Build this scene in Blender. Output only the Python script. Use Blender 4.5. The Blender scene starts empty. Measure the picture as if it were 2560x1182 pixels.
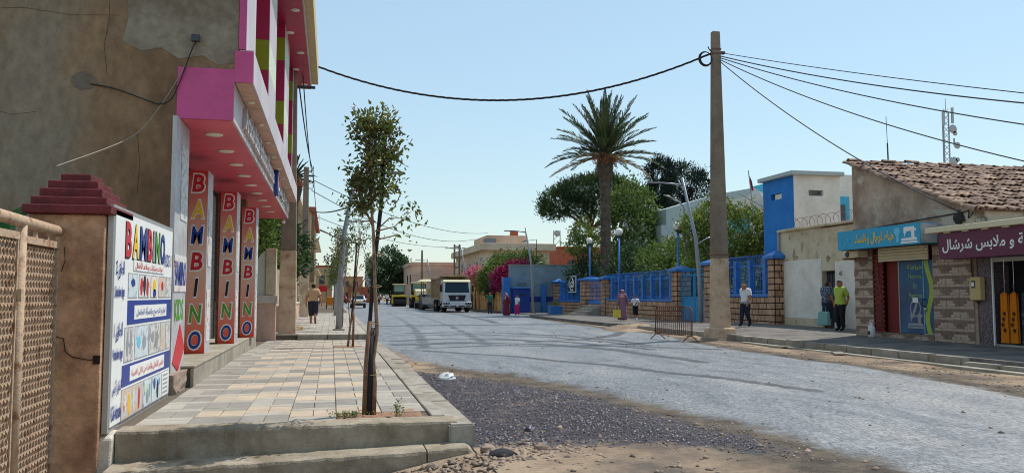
import bpy, bmesh, math, random
import numpy as np
from mathutils import Vector, Matrix
SC = bpy.context.scene
COL = SC.collection
R = math.radians
random.seed(7)
RNG = np.random.default_rng(7)

# ---------------------------------------------------------------- camera, sky, sun, exposure
cam_data = bpy.data.cameras.new('camera')
cam_data.sensor_width = 36.0
cam_data.lens = 36.0 * 2100 / 2560
cam_data.clip_start = 0.1
cam_data.clip_end = 3000
cam = bpy.data.objects.new('camera', cam_data)
COL.objects.link(cam)
cam.location = (0, 0, 1.5)
cam.rotation_euler = (R(90 + 4.0), 0, R(-12.144))
SC.camera = cam

SUN_EL, SUN_AZ = R(60), R(25)          # azimuth measured from +X (across the street) towards +Y (down the street)
world = bpy.data.worlds.new('World')
SC.world = world
world.use_nodes = True
_nt = world.node_tree
_sky = _nt.nodes.new('ShaderNodeTexSky')
_sky.sky_type = 'NISHITA'
_sky.sun_disc = False
_sky.sun_elevation = SUN_EL
_sky.sun_rotation = math.pi / 2 - SUN_AZ
_sky.air_density = 1.4
_sky.dust_density = 0.3
_sky.ozone_density = 3.0
_bg = _nt.nodes['Background']
_bg.inputs['Strength'].default_value = 0.12
_hz = _nt.nodes.new('ShaderNodeMix')             # an even pale summer haze over the whole dome
_hz.data_type = 'RGBA'
_hz.inputs['Factor'].default_value = 0.45
_hz.inputs[7].default_value = (3.9, 5.4, 6.2, 1)
_nt.links.new(_sky.outputs['Color'], _hz.inputs[6])
_nt.links.new(_hz.outputs[2], _bg.inputs['Color'])

sun_data = bpy.data.lights.new('sun', 'SUN')
sun_data.energy = 3.4
sun_data.angle = R(0.5)
sun_data.color = (1.0, 0.955, 0.88)
sun = bpy.data.objects.new('sun', sun_data)
COL.objects.link(sun)
_d = Vector((math.cos(SUN_AZ) * math.cos(SUN_EL), math.sin(SUN_AZ) * math.cos(SUN_EL), math.sin(SUN_EL)))
sun.rotation_euler = _d.to_track_quat('Z', 'Y').to_euler()
sun.location = (30, 20, 40)

vs = SC.view_settings
vs.view_transform = 'Standard'
vs.look = 'None'
vs.exposure = 0.27
vs.gamma = 1.0
vs.use_curve_mapping = False
SC.cycles.max_bounces = 6
SC.cycles.transparent_max_bounces = 12
SC.cycles.pixel_filter_type = 'BLACKMAN_HARRIS'
SC.cycles.filter_width = 1.05

# ---------------------------------------------------------------- materials
def c(r, g, b):
    def l(v):
        v /= 255.0
        return v / 12.92 if v <= .04045 else ((v + .055) / 1.055) ** 2.4
    return (l(r), l(g), l(b), 1.0)

MATS = {}
def pm(name, col, rough=.8, col2=None, scale=1.5, lo=.4, hi=.65, var=.12, vscale=9, bump=0.0, bscale=60, spec=.3,
       metal=0.0, rnd=0.0, island=0.0, stretch=(1, 1, 1), trans=0.0, col3=None, scale3=.5, lo3=.5, hi3=.7, coat=0.0, nt=None):
    """principled material: world-space noise mixes col/col2/col3, a finer noise varies the value, optional relief"""
    layer = nt is not None
    if not layer:
        m = bpy.data.materials.new(name)
        MATS[name] = m
        m.use_nodes = True
        nt = m.node_tree
    N, L = nt.nodes, nt.links
    b = N.new('ShaderNodeBsdfPrincipled') if layer else N['Principled BSDF']
    b.inputs['Roughness'].default_value = rough
    b.inputs['Metallic'].default_value = metal
    b.inputs['Specular IOR Level'].default_value = spec
    b.inputs['Coat Weight'].default_value = coat
    geo = N.new('ShaderNodeNewGeometry')
    mp = N.new('ShaderNodeMapping')
    mp.inputs['Scale'].default_value = stretch
    L.new(geo.outputs['Position'], mp.inputs['Vector'])
    def noise(s, det=5, w=0):
        n = N.new('ShaderNodeTexNoise')
        n.inputs['Scale'].default_value = s
        n.inputs['Detail'].default_value = det
        n.inputs['Roughness'].default_value = .6
        L.new(mp.outputs['Vector'], n.inputs['Vector'])
        return n.outputs['Fac']
    def ramp(src, a, z):
        r = N.new('ShaderNodeMapRange')
        r.inputs['From Min'].default_value = a
        r.inputs['From Max'].default_value = z
        L.new(src, r.inputs['Value'])
        return r.outputs['Result']
    def mix(fac, A, B):
        x = N.new('ShaderNodeMix')
        x.data_type = 'RGBA'
        L.new(fac, x.inputs['Factor'])
        for s, v in ((x.inputs[6], A), (x.inputs[7], B)):
            if isinstance(v, tuple):
                s.default_value = v
            else:
                L.new(v, s)
        return x.outputs[2]
    cur = col
    if col2:
        cur = mix(ramp(noise(scale), lo, hi), cur, col2)
    if col3:
        cur = mix(ramp(noise(scale3, 4), lo3, hi3), cur, col3)
    val = None
    if var > 0:
        mr = N.new('ShaderNodeMapRange')
        mr.inputs['From Min'].default_value = .25
        mr.inputs['From Max'].default_value = .75
        mr.inputs['To Min'].default_value = 1 - var
        mr.inputs['To Max'].default_value = 1 + var
        L.new(noise(vscale), mr.inputs['Value'])
        val = mr.outputs['Result']
    for amt, src in ((rnd, 'o'), (island, 'i')):
        if amt > 0:
            mr = N.new('ShaderNodeMapRange')
            mr.inputs['To Min'].default_value = 1 - amt
            mr.inputs['To Max'].default_value = 1 + amt
            if src == 'o':
                oi = N.new('ShaderNodeObjectInfo')
                L.new(oi.outputs['Random'], mr.inputs['Value'])
            else:
                L.new(geo.outputs['Random Per Island'], mr.inputs['Value'])
            if val is None:
                val = mr.outputs['Result']
            else:
                mu = N.new('ShaderNodeMath')
                mu.operation = 'MULTIPLY'
                L.new(val, mu.inputs[0])
                L.new(mr.outputs['Result'], mu.inputs[1])
                val = mu.outputs[0]
    if val is not None:
        hs = N.new('ShaderNodeHueSaturation')
        L.new(val, hs.inputs['Value'])
        if isinstance(cur, tuple):
            hs.inputs['Color'].default_value = cur
        else:
            L.new(cur, hs.inputs['Color'])
        cur = hs.outputs['Color']
    if isinstance(cur, tuple):
        b.inputs['Base Color'].default_value = cur
    else:
        L.new(cur, b.inputs['Base Color'])
    if bump > 0:
        bp = N.new('ShaderNodeBump')
        bp.inputs['Strength'].default_value = bump
        bp.inputs['Distance'].default_value = .02
        L.new(noise(bscale, 4), bp.inputs['Height'])
        L.new(bp.outputs['Normal'], b.inputs['Normal'])
    if trans > 0:
        tr = N.new('ShaderNodeBsdfTranslucent')
        if isinstance(cur, tuple):
            tr.inputs['Color'].default_value = cur
        else:
            hs2 = N.new('ShaderNodeHueSaturation')
            hs2.inputs['Saturation'].default_value = 1.15
            hs2.inputs['Value'].default_value = 1.5
            L.new(cur, hs2.inputs['Color'])
            L.new(hs2.outputs['Color'], tr.inputs['Color'])
        ms = N.new('ShaderNodeMixShader')
        ms.inputs['Fac'].default_value = trans
        L.new(b.outputs[0], ms.inputs[1])
        L.new(tr.outputs[0], ms.inputs[2])
        L.new(ms.outputs[0], N['Material Output'].inputs['Surface'])
    return b.outputs[0] if layer else m

def glass(name, col, rough=.05):
    m = pm(name, col, rough=rough, var=0, spec=.6)
    return m

# ---------------------------------------------------------------- mesh helpers
def wloc(o):
    v = Vector((0, 0, 0))
    while o is not None:
        v += o.location
        o = o.parent
    return v

class MB:
    def __init__(s):
        s.v = []
        s.f = []
    def quad(s, a, b, d, e):
        n = len(s.v)
        s.v += [tuple(a), tuple(b), tuple(d), tuple(e)]
        s.f.append((n, n + 1, n + 2, n + 3))
        return s
    def box(s, x0, x1, y0, y1, z0, z1):
        n = len(s.v)
        s.v += [(x0, y0, z0), (x1, y0, z0), (x1, y1, z0), (x0, y1, z0), (x0, y0, z1), (x1, y0, z1), (x1, y1, z1), (x0, y1, z1)]
        s.f += [tuple(n + i for i in q) for q in ((0, 3, 2, 1), (4, 5, 6, 7), (0, 1, 5, 4), (1, 2, 6, 5), (2, 3, 7, 6), (3, 0, 4, 7))]
        return s
    def frustum(s, x0, x1, y0, y1, z0, X0, X1, Y0, Y1, z1):
        n = len(s.v)
        s.v += [(x0, y0, z0), (x1, y0, z0), (x1, y1, z0), (x0, y1, z0), (X0, Y0, z1), (X1, Y0, z1), (X1, Y1, z1), (X0, Y1, z1)]
        s.f += [tuple(n + i for i in q) for q in ((0, 3, 2, 1), (4, 5, 6, 7), (0, 1, 5, 4), (1, 2, 6, 5), (2, 3, 7, 6), (3, 0, 4, 7))]
        return s
    def prism(s, pts, axis, a, b):
        """outline pts extruded along an axis from a to b; pts are the two other coordinates in xyz order"""
        n = len(s.v)
        k = len(pts)
        def mk(p, t):
            return {'x': (t, p[0], p[1]), 'y': (p[0], t, p[1]), 'z': (p[0], p[1], t)}[axis]
        s.v += [mk(p, a) for p in pts] + [mk(p, b) for p in pts]
        s.f.append(tuple(n + i for i in range(k)))
        s.f.append(tuple(n + k + i for i in reversed(range(k))))
        for i in range(k):
            j = (i + 1) % k
            s.f.append((n + i, n + j, n + k + j, n + k + i))
        return s
    def tube(s, path, rad, k=8, cap=True, flat=1.0):
        path = [Vector(p) for p in path]
        if not isinstance(rad, (list, tuple)):
            rad = [rad] * len(path)
        n0 = len(s.v)
        up = None
        for i, p in enumerate(path):
            t = (path[min(i + 1, len(path) - 1)] - path[max(i - 1, 0)]).normalized()
            if up is None:
                up = Vector((0, 0, 1)) if abs(t.z) < .9 else Vector((1, 0, 0))
            u = t.cross(up).normalized()
            w = u.cross(t).normalized()
            up = w
            for j in range(k):
                a = 2 * math.pi * j / k
                q = p + u * math.cos(a) * rad[i] + w * math.sin(a) * rad[i] * flat
                s.v.append(tuple(q))
        for i in range(len(path) - 1):
            for j in range(k):
                a = n0 + i * k + j
                b = n0 + i * k + (j + 1) % k
                s.f.append((a, b, b + k, a + k))
        if cap:
            s.f.append(tuple(n0 + j for j in reversed(range(k))))
            s.f.append(tuple(n0 + (len(path) - 1) * k + j for j in range(k)))
        return s
    def sphere(s, cx, cy, cz, rx, ry=None, rz=None, nu=12, nv=8):
        ry = ry or rx
        rz = rz or rx
        n0 = len(s.v)
        s.v.append((cx, cy, cz - rz))
        for i in range(1, nv):
            ph = -math.pi / 2 + math.pi * i / nv
            for j in range(nu):
                a = 2 * math.pi * j / nu
                s.v.append((cx + rx * math.cos(ph) * math.cos(a), cy + ry * math.cos(ph) * math.sin(a), cz + rz * math.sin(ph)))
        s.v.append((cx, cy, cz + rz))
        top = len(s.v) - 1
        for j in range(nu):
            k = (j + 1) % nu
            s.f.append((n0, n0 + 1 + k, n0 + 1 + j))
            for i in range(nv - 2):
                a = n0 + 1 + i * nu
                s.f.append((a + j, a + k, a + nu + k, a + nu + j))
            a = n0 + 1 + (nv - 2) * nu
            s.f.append((a + j, a + k, top))
        return s
    def lathe(s, prof, cx=0, cy=0, k=16, sx=1, sy=1, wob=None):
        n0 = len(s.v)
        for (r, z) in prof:
            for j in range(k):
                a = 2 * math.pi * j / k
                rr = r * (1 + (wob(a, z) if wob else 0))
                s.v.append((cx + rr * sx * math.cos(a), cy + rr * sy * math.sin(a), z))
        for i in range(len(prof) - 1):
            for j in range(k):
                a = n0 + i * k + j
                b = n0 + i * k + (j + 1) % k
                s.f.append((a, b, b + k, a + k))
        s.f.append(tuple(n0 + j for j in reversed(range(k))))
        s.f.append(tuple(n0 + (len(prof) - 1) * k + j for j in range(k)))
        return s
    def mesh(s, name, off=(0, 0, 0), smooth=False, mat=None):
        me = bpy.data.meshes.new(name)
        if off[0] or off[1] or off[2]:
            s.v = [(a - off[0], b - off[1], d - off[2]) for a, b, d in s.v]
        me.from_pydata(s.v, [], s.f)
        if mat is not None:
            me.materials.append(mat)
        if smooth:
            me.polygons.foreach_set('use_smooth', [True] * len(me.polygons))
        me.update()
        return me
    def build(s, name, mat, parent=None, smooth=False, bevel=0, local=False, seg=2):
        off = (0, 0, 0) if (local or parent is None) else tuple(wloc(parent))
        if isinstance(mat, str):
            mat = MATS[mat]
        me = s.mesh(name, off, smooth, mat)
        bm = bmesh.new()
        bm.from_mesh(me)
        bmesh.ops.recalc_face_normals(bm, faces=bm.faces)
        bm.to_mesh(me)
        bm.free()
        o = bpy.data.objects.new(name, me)
        COL.objects.link(o)
        o.parent = parent
        if bevel:
            md = o.modifiers.new('bevel', 'BEVEL')
            md.width = bevel
            md.segments = seg
            md.limit_method = 'ANGLE'
        return o

def tag(o, label=None, cat=None, group=None, kind=None):
    if label: o['label'] = label
    if cat: o['category'] = cat
    if group: o['group'] = group
    if kind: o['kind'] = kind
    return o

def thing(name, label, cat, loc=(0, 0, 0), rotz=0, group=None):
    o = bpy.data.objects.new(name, None)
    o.empty_display_size = .2
    COL.objects.link(o)
    o.location = loc
    o.rotation_euler = (0, 0, rotz)
    return tag(o, label, cat, group)

def copy_tree(o, parent=None):
    d = o.copy()
    COL.objects.link(d)
    d.parent = parent
    for ch in list(o.children):
        copy_tree(ch, d)
    return d

def inst(name, me, parent, loc, rot=(0, 0, 0), scale=(1, 1, 1), mat=None):
    """one piece sharing mesh data; loc in world coordinates"""
    o = bpy.data.objects.new(name, me)
    COL.objects.link(o)
    o.parent = parent
    w = wloc(parent) if parent else Vector((0, 0, 0))
    o.location = Vector(loc) - w
    o.rotation_euler = rot
    o.scale = scale
    if mat is not None:
        o.material_slots[0].link = 'OBJECT'
        o.material_slots[0].material = MATS[mat] if isinstance(mat, str) else mat
    return o

def unit_box(name, bev=0.0, mat=None):
    """box from -0.5 to 0.5 with optional chamfer given as a fraction"""
    mb = MB()
    mb.box(-.5, .5, -.5, .5, -.5, .5)
    me = mb.mesh(name, mat=mat)
    return me

# ---------------------------------------------------------------- lettering
FORMS = {}
for _k, _v in {'ا': 0xFE8D, 'ب': 0xFE8F, 'ة': 0xFE93, 'ت': 0xFE95, 'ث': 0xFE99, 'ج': 0xFE9D, 'ح': 0xFEA1, 'خ': 0xFEA5, 'د': 0xFEA9,
               'ذ': 0xFEAB, 'ر': 0xFEAD, 'ز': 0xFEAF, 'س': 0xFEB1, 'ش': 0xFEB5, 'ص': 0xFEB9, 'ض': 0xFEBD, 'ط': 0xFEC1, 'ظ': 0xFEC5,
               'ع': 0xFEC9, 'غ': 0xFECD, 'ف': 0xFED1, 'ق': 0xFED5, 'ك': 0xFED9, 'ل': 0xFEDD, 'م': 0xFEE1, 'ن': 0xFEE5, 'ه': 0xFEE9,
               'و': 0xFEED, 'ى': 0xFEEF, 'ي': 0xFEF1, 'أ': 0xFE83, 'إ': 0xFE87, 'آ': 0xFE81, 'ء': 0xFE80}.items():
    FORMS[_k] = (_v, 1 if _k == 'ء' else (2 if _k in 'اةدذرزوىأإآ' else 4))
LA = {'ا': 0xFEFB, 'أ': 0xFEF7, 'إ': 0xFEF9, 'آ': 0xFEF5}
def shape(s):
    out = []
    i = 0
    prev = False
    while i < len(s):
        ch = s[i]
        if ch not in FORMS:
            out.append(ch)
            prev = False
            i += 1
            continue
        b, n = FORMS[ch]
        if ch == 'ل' and i + 1 < len(s) and s[i + 1] in LA:
            out.append(chr(LA[s[i + 1]] + (1 if prev else 0)))
            prev = False
            i += 2
            continue
        nx = i + 1 < len(s) and s[i + 1] in FORMS and FORMS[s[i + 1]][1] > 1 and n == 4
        g = b if n == 1 else (b + 3 if prev and nx else b + 2 if nx else b + 1 if prev else b)
        out.append(chr(g))
        prev = nx
        i += 1
    return ''.join(reversed(out))

def text(name, body, mat, parent, origin, ux, uz, height=None, width=None, depth=.002, bold=0.0, center=True, shear=0.0, split=False):
    """lettering laid on a surface: origin world point, ux text direction, uz up direction; fitted to width/height"""
    if any(ch in FORMS for ch in body):
        body = shape(body)
    cu = bpy.data.curves.new(name, 'FONT')
    cu.body = body
    cu.offset = bold
    cu.shear = shear
    cu.extrude = 0
    cu.resolution_u = 3
    tmp = bpy.data.objects.new(name, cu)
    COL.objects.link(tmp)
    bpy.context.view_layer.update()
    me = bpy.data.meshes.new_from_object(tmp.evaluated_get(bpy.context.evaluated_depsgraph_get()))
    bpy.data.objects.remove(tmp)
    co = np.array([v.co[:] for v in me.vertices])
    mn, mx = co.min(0), co.max(0)
    w, h = mx[0] - mn[0], mx[1] - mn[1]
    sx = (width / w) if width else None
    sy = (height / h) if height else None
    sx = sx or sy
    sy = sy or sx
    bm = bmesh.new()
    bm.from_mesh(me)
    # loose outlines that overlap (joined scripts) get their own tiny step so no two faces share a plane
    bm.verts.ensure_lookup_table()
    seen = set()
    isl = 0
    lift = {}
    for v in bm.verts:
        if v.index in seen:
            continue
        st = [v]
        seen.add(v.index)
        while st:
            q = st.pop()
            lift[q.index] = isl
            for e in q.link_edges:
                o2 = e.other_vert(q)
                if o2.index not in seen:
                    seen.add(o2.index)
                    st.append(o2)
        isl += 1
    ux, uz = Vector(ux).normalized(), Vector(uz).normalized()
    un = ux.cross(uz)
    un = -un if False else un
    off = Vector(origin) - (wloc(parent) if parent else Vector((0, 0, 0)))
    for v in bm.verts:
        x = (v.co.x - (mn[0] + w / 2 if center else mn[0])) * sx
        y = (v.co.y - (mn[1] + h / 2 if center else mn[1])) * sy
        v.co = off + ux * x + uz * y + un * (depth + (lift[v.index] % 5) * .0006)
    if depth > .01:
        r = bmesh.ops.extrude_face_region(bm, geom=list(bm.faces))
        vs_ = [g for g in r['geom'] if isinstance(g, bmesh.types.BMVert)]
        bmesh.ops.translate(bm, verts=vs_, vec=-un * depth)
        bmesh.ops.recalc_face_normals(bm, faces=bm.faces)
    if split:                                           # each letter (or joined run of script) its own piece
        bm.verts.index_update()
        bm.verts.ensure_lookup_table()
        seen, runs = set(), []
        for v in bm.verts:
            if v.index in seen: continue
            st, grp = [v], []
            seen.add(v.index)
            while st:
                q = st.pop()
                grp.append(q)
                for e in q.link_edges:
                    o2 = e.other_vert(q)
                    if o2.index not in seen:
                        seen.add(o2.index)
                        st.append(o2)
            t = [(g.co - off).dot(ux) for g in grp]
            runs.append([min(t), max(t), grp])
        runs.sort(key=lambda r: r[0])
        merged = []
        for r in runs:
            if merged and r[0] < merged[-1][1] - .012:
                merged[-1][1] = max(merged[-1][1], r[1])
                merged[-1][2] += r[2]
            else:
                merged.append(r)
        out = None
        for r in merged:
            idx = {v.index: i for i, v in enumerate(r[2])}
            m2 = bpy.data.meshes.new(name)
            m2.from_pydata([v.co[:] for v in r[2]], [], [tuple(idx[v.index] for v in f.verts) for f in bm.faces if f.verts[0].index in idx])
            m2.materials.append(MATS[mat])
            out = link('raised_letter', m2, parent)
        bm.free()
        return out
    bm.to_mesh(me)
    bm.free()
    me.materials.clear()
    me.materials.append(MATS[mat])
    o = bpy.data.objects.new(name, me)
    COL.objects.link(o)
    o.parent = parent
    return o

# ---------------------------------------------------------------- foliage helpers
def leaf_mesh(name, P, size, mat, aspect=.5, up=0.0, dirs=None, jit=.35, fold=.18):
    """many small folded leaves (two triangles each) as one mesh; P (n,3) positions, dirs optional pointing directions"""
    n = len(P)
    d = RNG.normal(size=(n, 3))
    if dirs is not None:
        d = d * jit + dirs
    d[:, 2] += up
    d /= np.linalg.norm(d, axis=1, keepdims=True) + 1e-9
    r = RNG.normal(size=(n, 3))
    u = np.cross(d, r)
    u /= np.linalg.norm(u, axis=1, keepdims=True) + 1e-9
    w = np.cross(u, d)
    L = (size * RNG.uniform(.7, 1.25, n))[:, None]
    a = P - d * L * .5
    t = P + d * L * .5
    l = P + u * L * aspect * .5 + w * L * fold - d * L * .05
    q = P - u * L * aspect * .5 + w * L * fold - d * L * .05
    V = np.stack([a, l, t, q], 1).reshape(-1, 3)
    base = np.arange(n) * 4
    F = np.stack([base, base + 1, base + 2, base, base + 2, base + 3], 1).reshape(-1)
    me = bpy.data.meshes.new(name)
    me.vertices.add(len(V))
    me.vertices.foreach_set('co', V.astype(np.float32).ravel())
    me.loops.add(len(F))
    me.loops.foreach_set('vertex_index', F.astype(np.int32))
    me.polygons.add(len(F) // 3)
    me.polygons.foreach_set('loop_start', np.arange(0, len(F), 3, dtype=np.int32))
    me.update(calc_edges=True)
    me.validate()
    me.materials.append(MATS[mat])
    return me

def link(name, me, parent):
    o = bpy.data.objects.new(name, me)
    COL.objects.link(o)
    o.parent = parent
    return o

def clump_points(lobes, n_clumps, per, spread, shell=(.72, 1.0), zmin=None, bias_up=.15, drop=True):
    """points gathered in clumps near the skin of ellipsoid lobes (cx,cy,cz,rx,ry,rz)"""
    lob = np.array(lobes, float)
    wts = lob[:, 3] * lob[:, 4] + lob[:, 4] * lob[:, 5] + lob[:, 3] * lob[:, 5]
    idx = RNG.choice(len(lob), n_clumps, p=wts / wts.sum())
    d = RNG.normal(size=(n_clumps, 3))
    d[:, 2] += bias_up
    d /= np.linalg.norm(d, axis=1, keepdims=True)
    rr = RNG.uniform(shell[0], shell[1], n_clumps)[:, None]
    C = lob[idx, :3] + d * rr * lob[idx, 3:]
    keep = np.ones(n_clumps, bool)
    for L in (lob if drop else []):                  # drop clumps deep inside another lobe
        q = ((C - L[:3]) / L[3:])
        keep &= (q ** 2).sum(1) > .42
    C, d = C[keep], d[keep]
    if zmin is not None:
        k = C[:, 2] > zmin
        C, d = C[k], d[k]
    sp = spread * RNG.uniform(.6, 1.4, len(C))
    P = (C[:, None, :] + RNG.normal(size=(len(C), per, 3)) * sp[:, None, None]).reshape(-1, 3)
    D = np.repeat(d, per, 0)
    return P, D, C

def limbs(mb, base, top, targets, r0, k=7):
    """trunk from base to top, then bent limbs to the targets"""
    base, top = Vector(base), Vector(top)
    mid = (base + top) / 2 + Vector((random.uniform(-.1, .1), random.uniform(-.1, .1), 0)) * (top - base).length * .4
    mb.tube([base, base + (mid - base) * .4, mid, top], [r0 * 1.25, r0, r0 * .85, r0 * .7], k)
    for t in targets:
        t = Vector(t)
        m = top + (t - top) * .5 + Vector((random.uniform(-1, 1), random.uniform(-1, 1), random.uniform(-.2, .8))) * (t - top).length * .12
        mb.tube([top - (top - mid) * .12, m, t], [r0 * .55, r0 * .35, r0 * .12], 5)
# ---------------------------------------------------------------- palette
DIRT = dict(col=c(158, 138, 116), rough=.95, col2=c(126, 107, 90), scale=.9, var=.22, vscale=16, bump=.8, bscale=30, col3=c(100, 90, 82), scale3=.5, lo3=.48, hi3=.62, spec=.15)
pm('dirt', **DIRT)
GRAVEL = dict(col=c(74, 66, 70), rough=.7, col2=c(42, 38, 44), scale=14, var=.55, vscale=70, bump=1.0, bscale=60, col3=c(112, 98, 88), scale3=1.1, lo3=.55, hi3=.68, spec=.4)
ASPHALT = dict(col=c(140, 140, 140), rough=.54, metal=.65, col2=c(104, 106, 110), scale=2.8, lo=.36, hi=.7, var=.75, vscale=34, bump=1.0, bscale=60, stretch=(1, .3, 1), col3=c(158, 154, 149), scale3=.7, lo3=.52, hi3=.72, spec=.8)
TRACK = dict(col=c(66, 66, 68), rough=.6, metal=.3, col2=c(88, 87, 88), scale=3, var=.5, vscale=34, bump=.8, bscale=60, stretch=(1, .5, 1), spec=.6)
STAIN = dict(col=c(104, 93, 79), rough=.9, col2=c(72, 64, 57), scale=2.5, lo=.4, hi=.62, var=.4, vscale=35, bump=.9, bscale=45, spec=.25)
pm('stone', c(142, 124, 110), rough=.9, var=.2, island=.35, bump=.3, bscale=40)
pm('tar_stone', c(60, 52, 62), rough=.3, metal=.3, var=.2, island=.7, bump=.2, bscale=60, spec=1.0)
pm('sparkle_stone', c(206, 198, 200), rough=.3, var=.2, island=.4, spec=.9)  # near-white colour stands in for specular sparkle on tarred stones
pm('concrete', c(168, 160, 145), rough=.9, col2=c(140, 131, 116), scale=1.6, var=.12, vscale=14, bump=.35, bscale=70, spec=.2)
pm('step_concrete', c(164, 152, 134), rough=.92, col2=c(130, 118, 100), scale=2.2, var=.16, vscale=16, bump=.6, bscale=45, spec=.2, col3=c(112, 100, 84), scale3=1.2, lo3=.58, hi3=.72)
pm('kerb', c(160, 153, 142), rough=.9, col2=c(134, 125, 112), scale=2.5, var=.14, vscale=18, bump=.35, bscale=70, rnd=.05, spec=.2)
pm('joint', c(100, 90, 78), rough=.95, var=.2, vscale=20, bump=.4)
pm('paver_tan', c(190, 170, 146), rough=.85, col2=c(172, 158, 140), scale=2.5, var=.1, vscale=25, bump=.25, bscale=120, rnd=.06, spec=.25)
pm('paver_grey', c(146, 140, 131), rough=.85, col2=c(134, 128, 120), scale=3, var=.1, vscale=25, bump=.25, bscale=120, rnd=.07, spec=.25)
pm('paver_light', c(170, 163, 151), rough=.85, col2=c(156, 148, 136), scale=2.5, var=.1, vscale=25, bump=.25, bscale=120, rnd=.06, spec=.25)
pm('right_pavement', c(122, 116, 110), rough=.9, col2=c(92, 88, 86), scale=1.3, var=.16, vscale=12, bump=.3, bscale=50, spec=.2)
pm('red_soil', c(156, 120, 96), rough=.95, col2=c(128, 98, 80), scale=6, var=.25, vscale=25, bump=.8, bscale=40)
# left building
pm('render_wall', c(146, 120, 93), rough=.92, col2=c(112, 88, 66), scale=.9, lo=.38, hi=.66, var=.26, vscale=9, bump=.5, bscale=30, col3=c(138, 126, 108), scale3=.45, lo3=.5, hi3=.64, spec=.15, stretch=(1, 1, .6))
pm('patch_plaster', c(142, 131, 114), rough=.92, col2=c(118, 105, 88), scale=1.6, var=.25, vscale=9, bump=.4, bscale=30)
pm('patch_dark', c(112, 104, 96), rough=.92, col2=c(122, 104, 84), scale=3, var=.25, vscale=9, bump=.4, bscale=30)
pm('pink', c(200, 72, 132), rough=.35, col2=c(182, 64, 118), scale=1.2, var=.08, vscale=4, spec=.5)
pm('pink_soffit', c(226, 92, 112), rough=.4, col2=c(206, 78, 100), scale=.7, var=.05, vscale=2, spec=.4)
pm('pink_deep', c(178, 30, 74), rough=.4, var=.05, vscale=2, spec=.4)
pm('olive', c(150, 146, 30), rough=.5, var=.05, vscale=3)
pm('panel_white', c(200, 184, 184), rough=.4, col2=c(180, 164, 162), scale=1.0, var=.07, vscale=6, spec=.4, stretch=(1, 1, .4))
pm('cream_edge', c(196, 176, 134), rough=.8, var=.12, vscale=4)
pm('lamp_disc', c(232, 222, 205), rough=.5, var=.03)
pm('letter_grey', c(190, 176, 172), rough=.35, var=.05, metal=.2)
pm('sign_blue', c(38, 62, 140), rough=.4, var=.04)
pm('sign_red', c(196, 38, 52), rough=.4, var=.04)
pm('sign_green', c(84, 152, 44), rough=.4, var=.04)
pm('sign_yellow', c(232, 190, 40), rough=.4, var=.04)
pm('sign_black', c(40, 30, 36), rough=.5, var=.04)
pm('sign_white', c(232, 232, 228), rough=.45, var=.05, vscale=3)
pm('sign_pale', c(188, 188, 190), rough=.45, col2=c(168, 164, 164), scale=2.5, var=.1, vscale=6)
pm('sign_grey', c(150, 152, 154), rough=.5, var=.1)
pm('print_skin', c(214, 176, 150), rough=.5, col2=c(190, 200, 196), scale=9, var=.2, vscale=20)
pm('print_a', c(206, 214, 216), rough=.5, col2=c(120, 150, 176), scale=11, lo=.52, hi=.66, var=.1, vscale=20)
pm('print_b', c(214, 212, 208), rough=.5, col2=c(176, 64, 70), scale=12, lo=.55, hi=.64, var=.1, vscale=20)
pm('print_c', c(210, 208, 204), rough=.5, col2=c(150, 148, 150), scale=14, lo=.5, hi=.62, var=.1, vscale=20)
pm('print_d', c(222, 216, 204), rough=.5, col2=c(226, 170, 70), scale=11, lo=.58, hi=.66, var=.1, vscale=20)
pm('frame_grey', c(176, 174, 170), rough=.45, metal=.5, var=.08)
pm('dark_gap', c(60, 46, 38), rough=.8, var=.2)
pm('shutter', c(150, 146, 138), rough=.5, metal=.3, var=.08)
pm('rust_brown', c(134, 88, 68), rough=.75, col2=c(100, 62, 48), scale=8, var=.2, vscale=30)
pm('gate_paint', c(186, 160, 134), rough=.75, col2=c(138, 102, 78), scale=9, lo=.53, hi=.68, var=.2, vscale=25, bump=.3, bscale=50)
pm('gate_dirt', c(132, 108, 92), rough=.85, col2=c(104, 82, 70), scale=6, var=.2, vscale=25)
pm('pillar_plaster', c(196, 152, 118), rough=.93, col2=c(150, 110, 84), scale=2.6, var=.28, vscale=12, bump=.7, bscale=40, col3=c(212, 166, 112), scale3=1.1, lo3=.55, hi3=.7)
pm('maroon_cap', c(112, 48, 50), rough=.85, col2=c(86, 40, 42), scale=5, var=.22, vscale=24, bump=.5, bscale=40)
pm('white_plaster', c(206, 198, 184), rough=.9, col2=c(176, 164, 144), scale=2, var=.12, vscale=12, bump=.4, bscale=30)
pm('crack', c(48, 34, 28), rough=.95, var=.1)
pm('cable', c(44, 40, 40), rough=.6, var=.1)
pm('cable_pale', c(150, 140, 126), rough=.6, var=.1)
pm('wire_grey', c(70, 74, 80), rough=.6, var=.1)
pm('pole_concrete', c(142, 126, 110), rough=.92, col2=c(124, 108, 94), scale=1.5, var=.1, vscale=10, bump=.35, bscale=45, spec=.15)
pm('pole_limewash', c(206, 180, 152), rough=.92, col2=c(178, 148, 120), scale=2.2, var=.12, vscale=12, bump=.4, bscale=40, col3=c(150, 116, 88), scale3=1.6, lo3=.62, hi3=.72)
pm('lamp_metal', c(150, 154, 160), rough=.45, metal=.4, var=.06)
pm('lamp_dark', c(70, 74, 80), rough=.5, metal=.3, var=.06)
pm('globe', c(236, 232, 222), rough=.25, var=.04, spec=.5)
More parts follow.
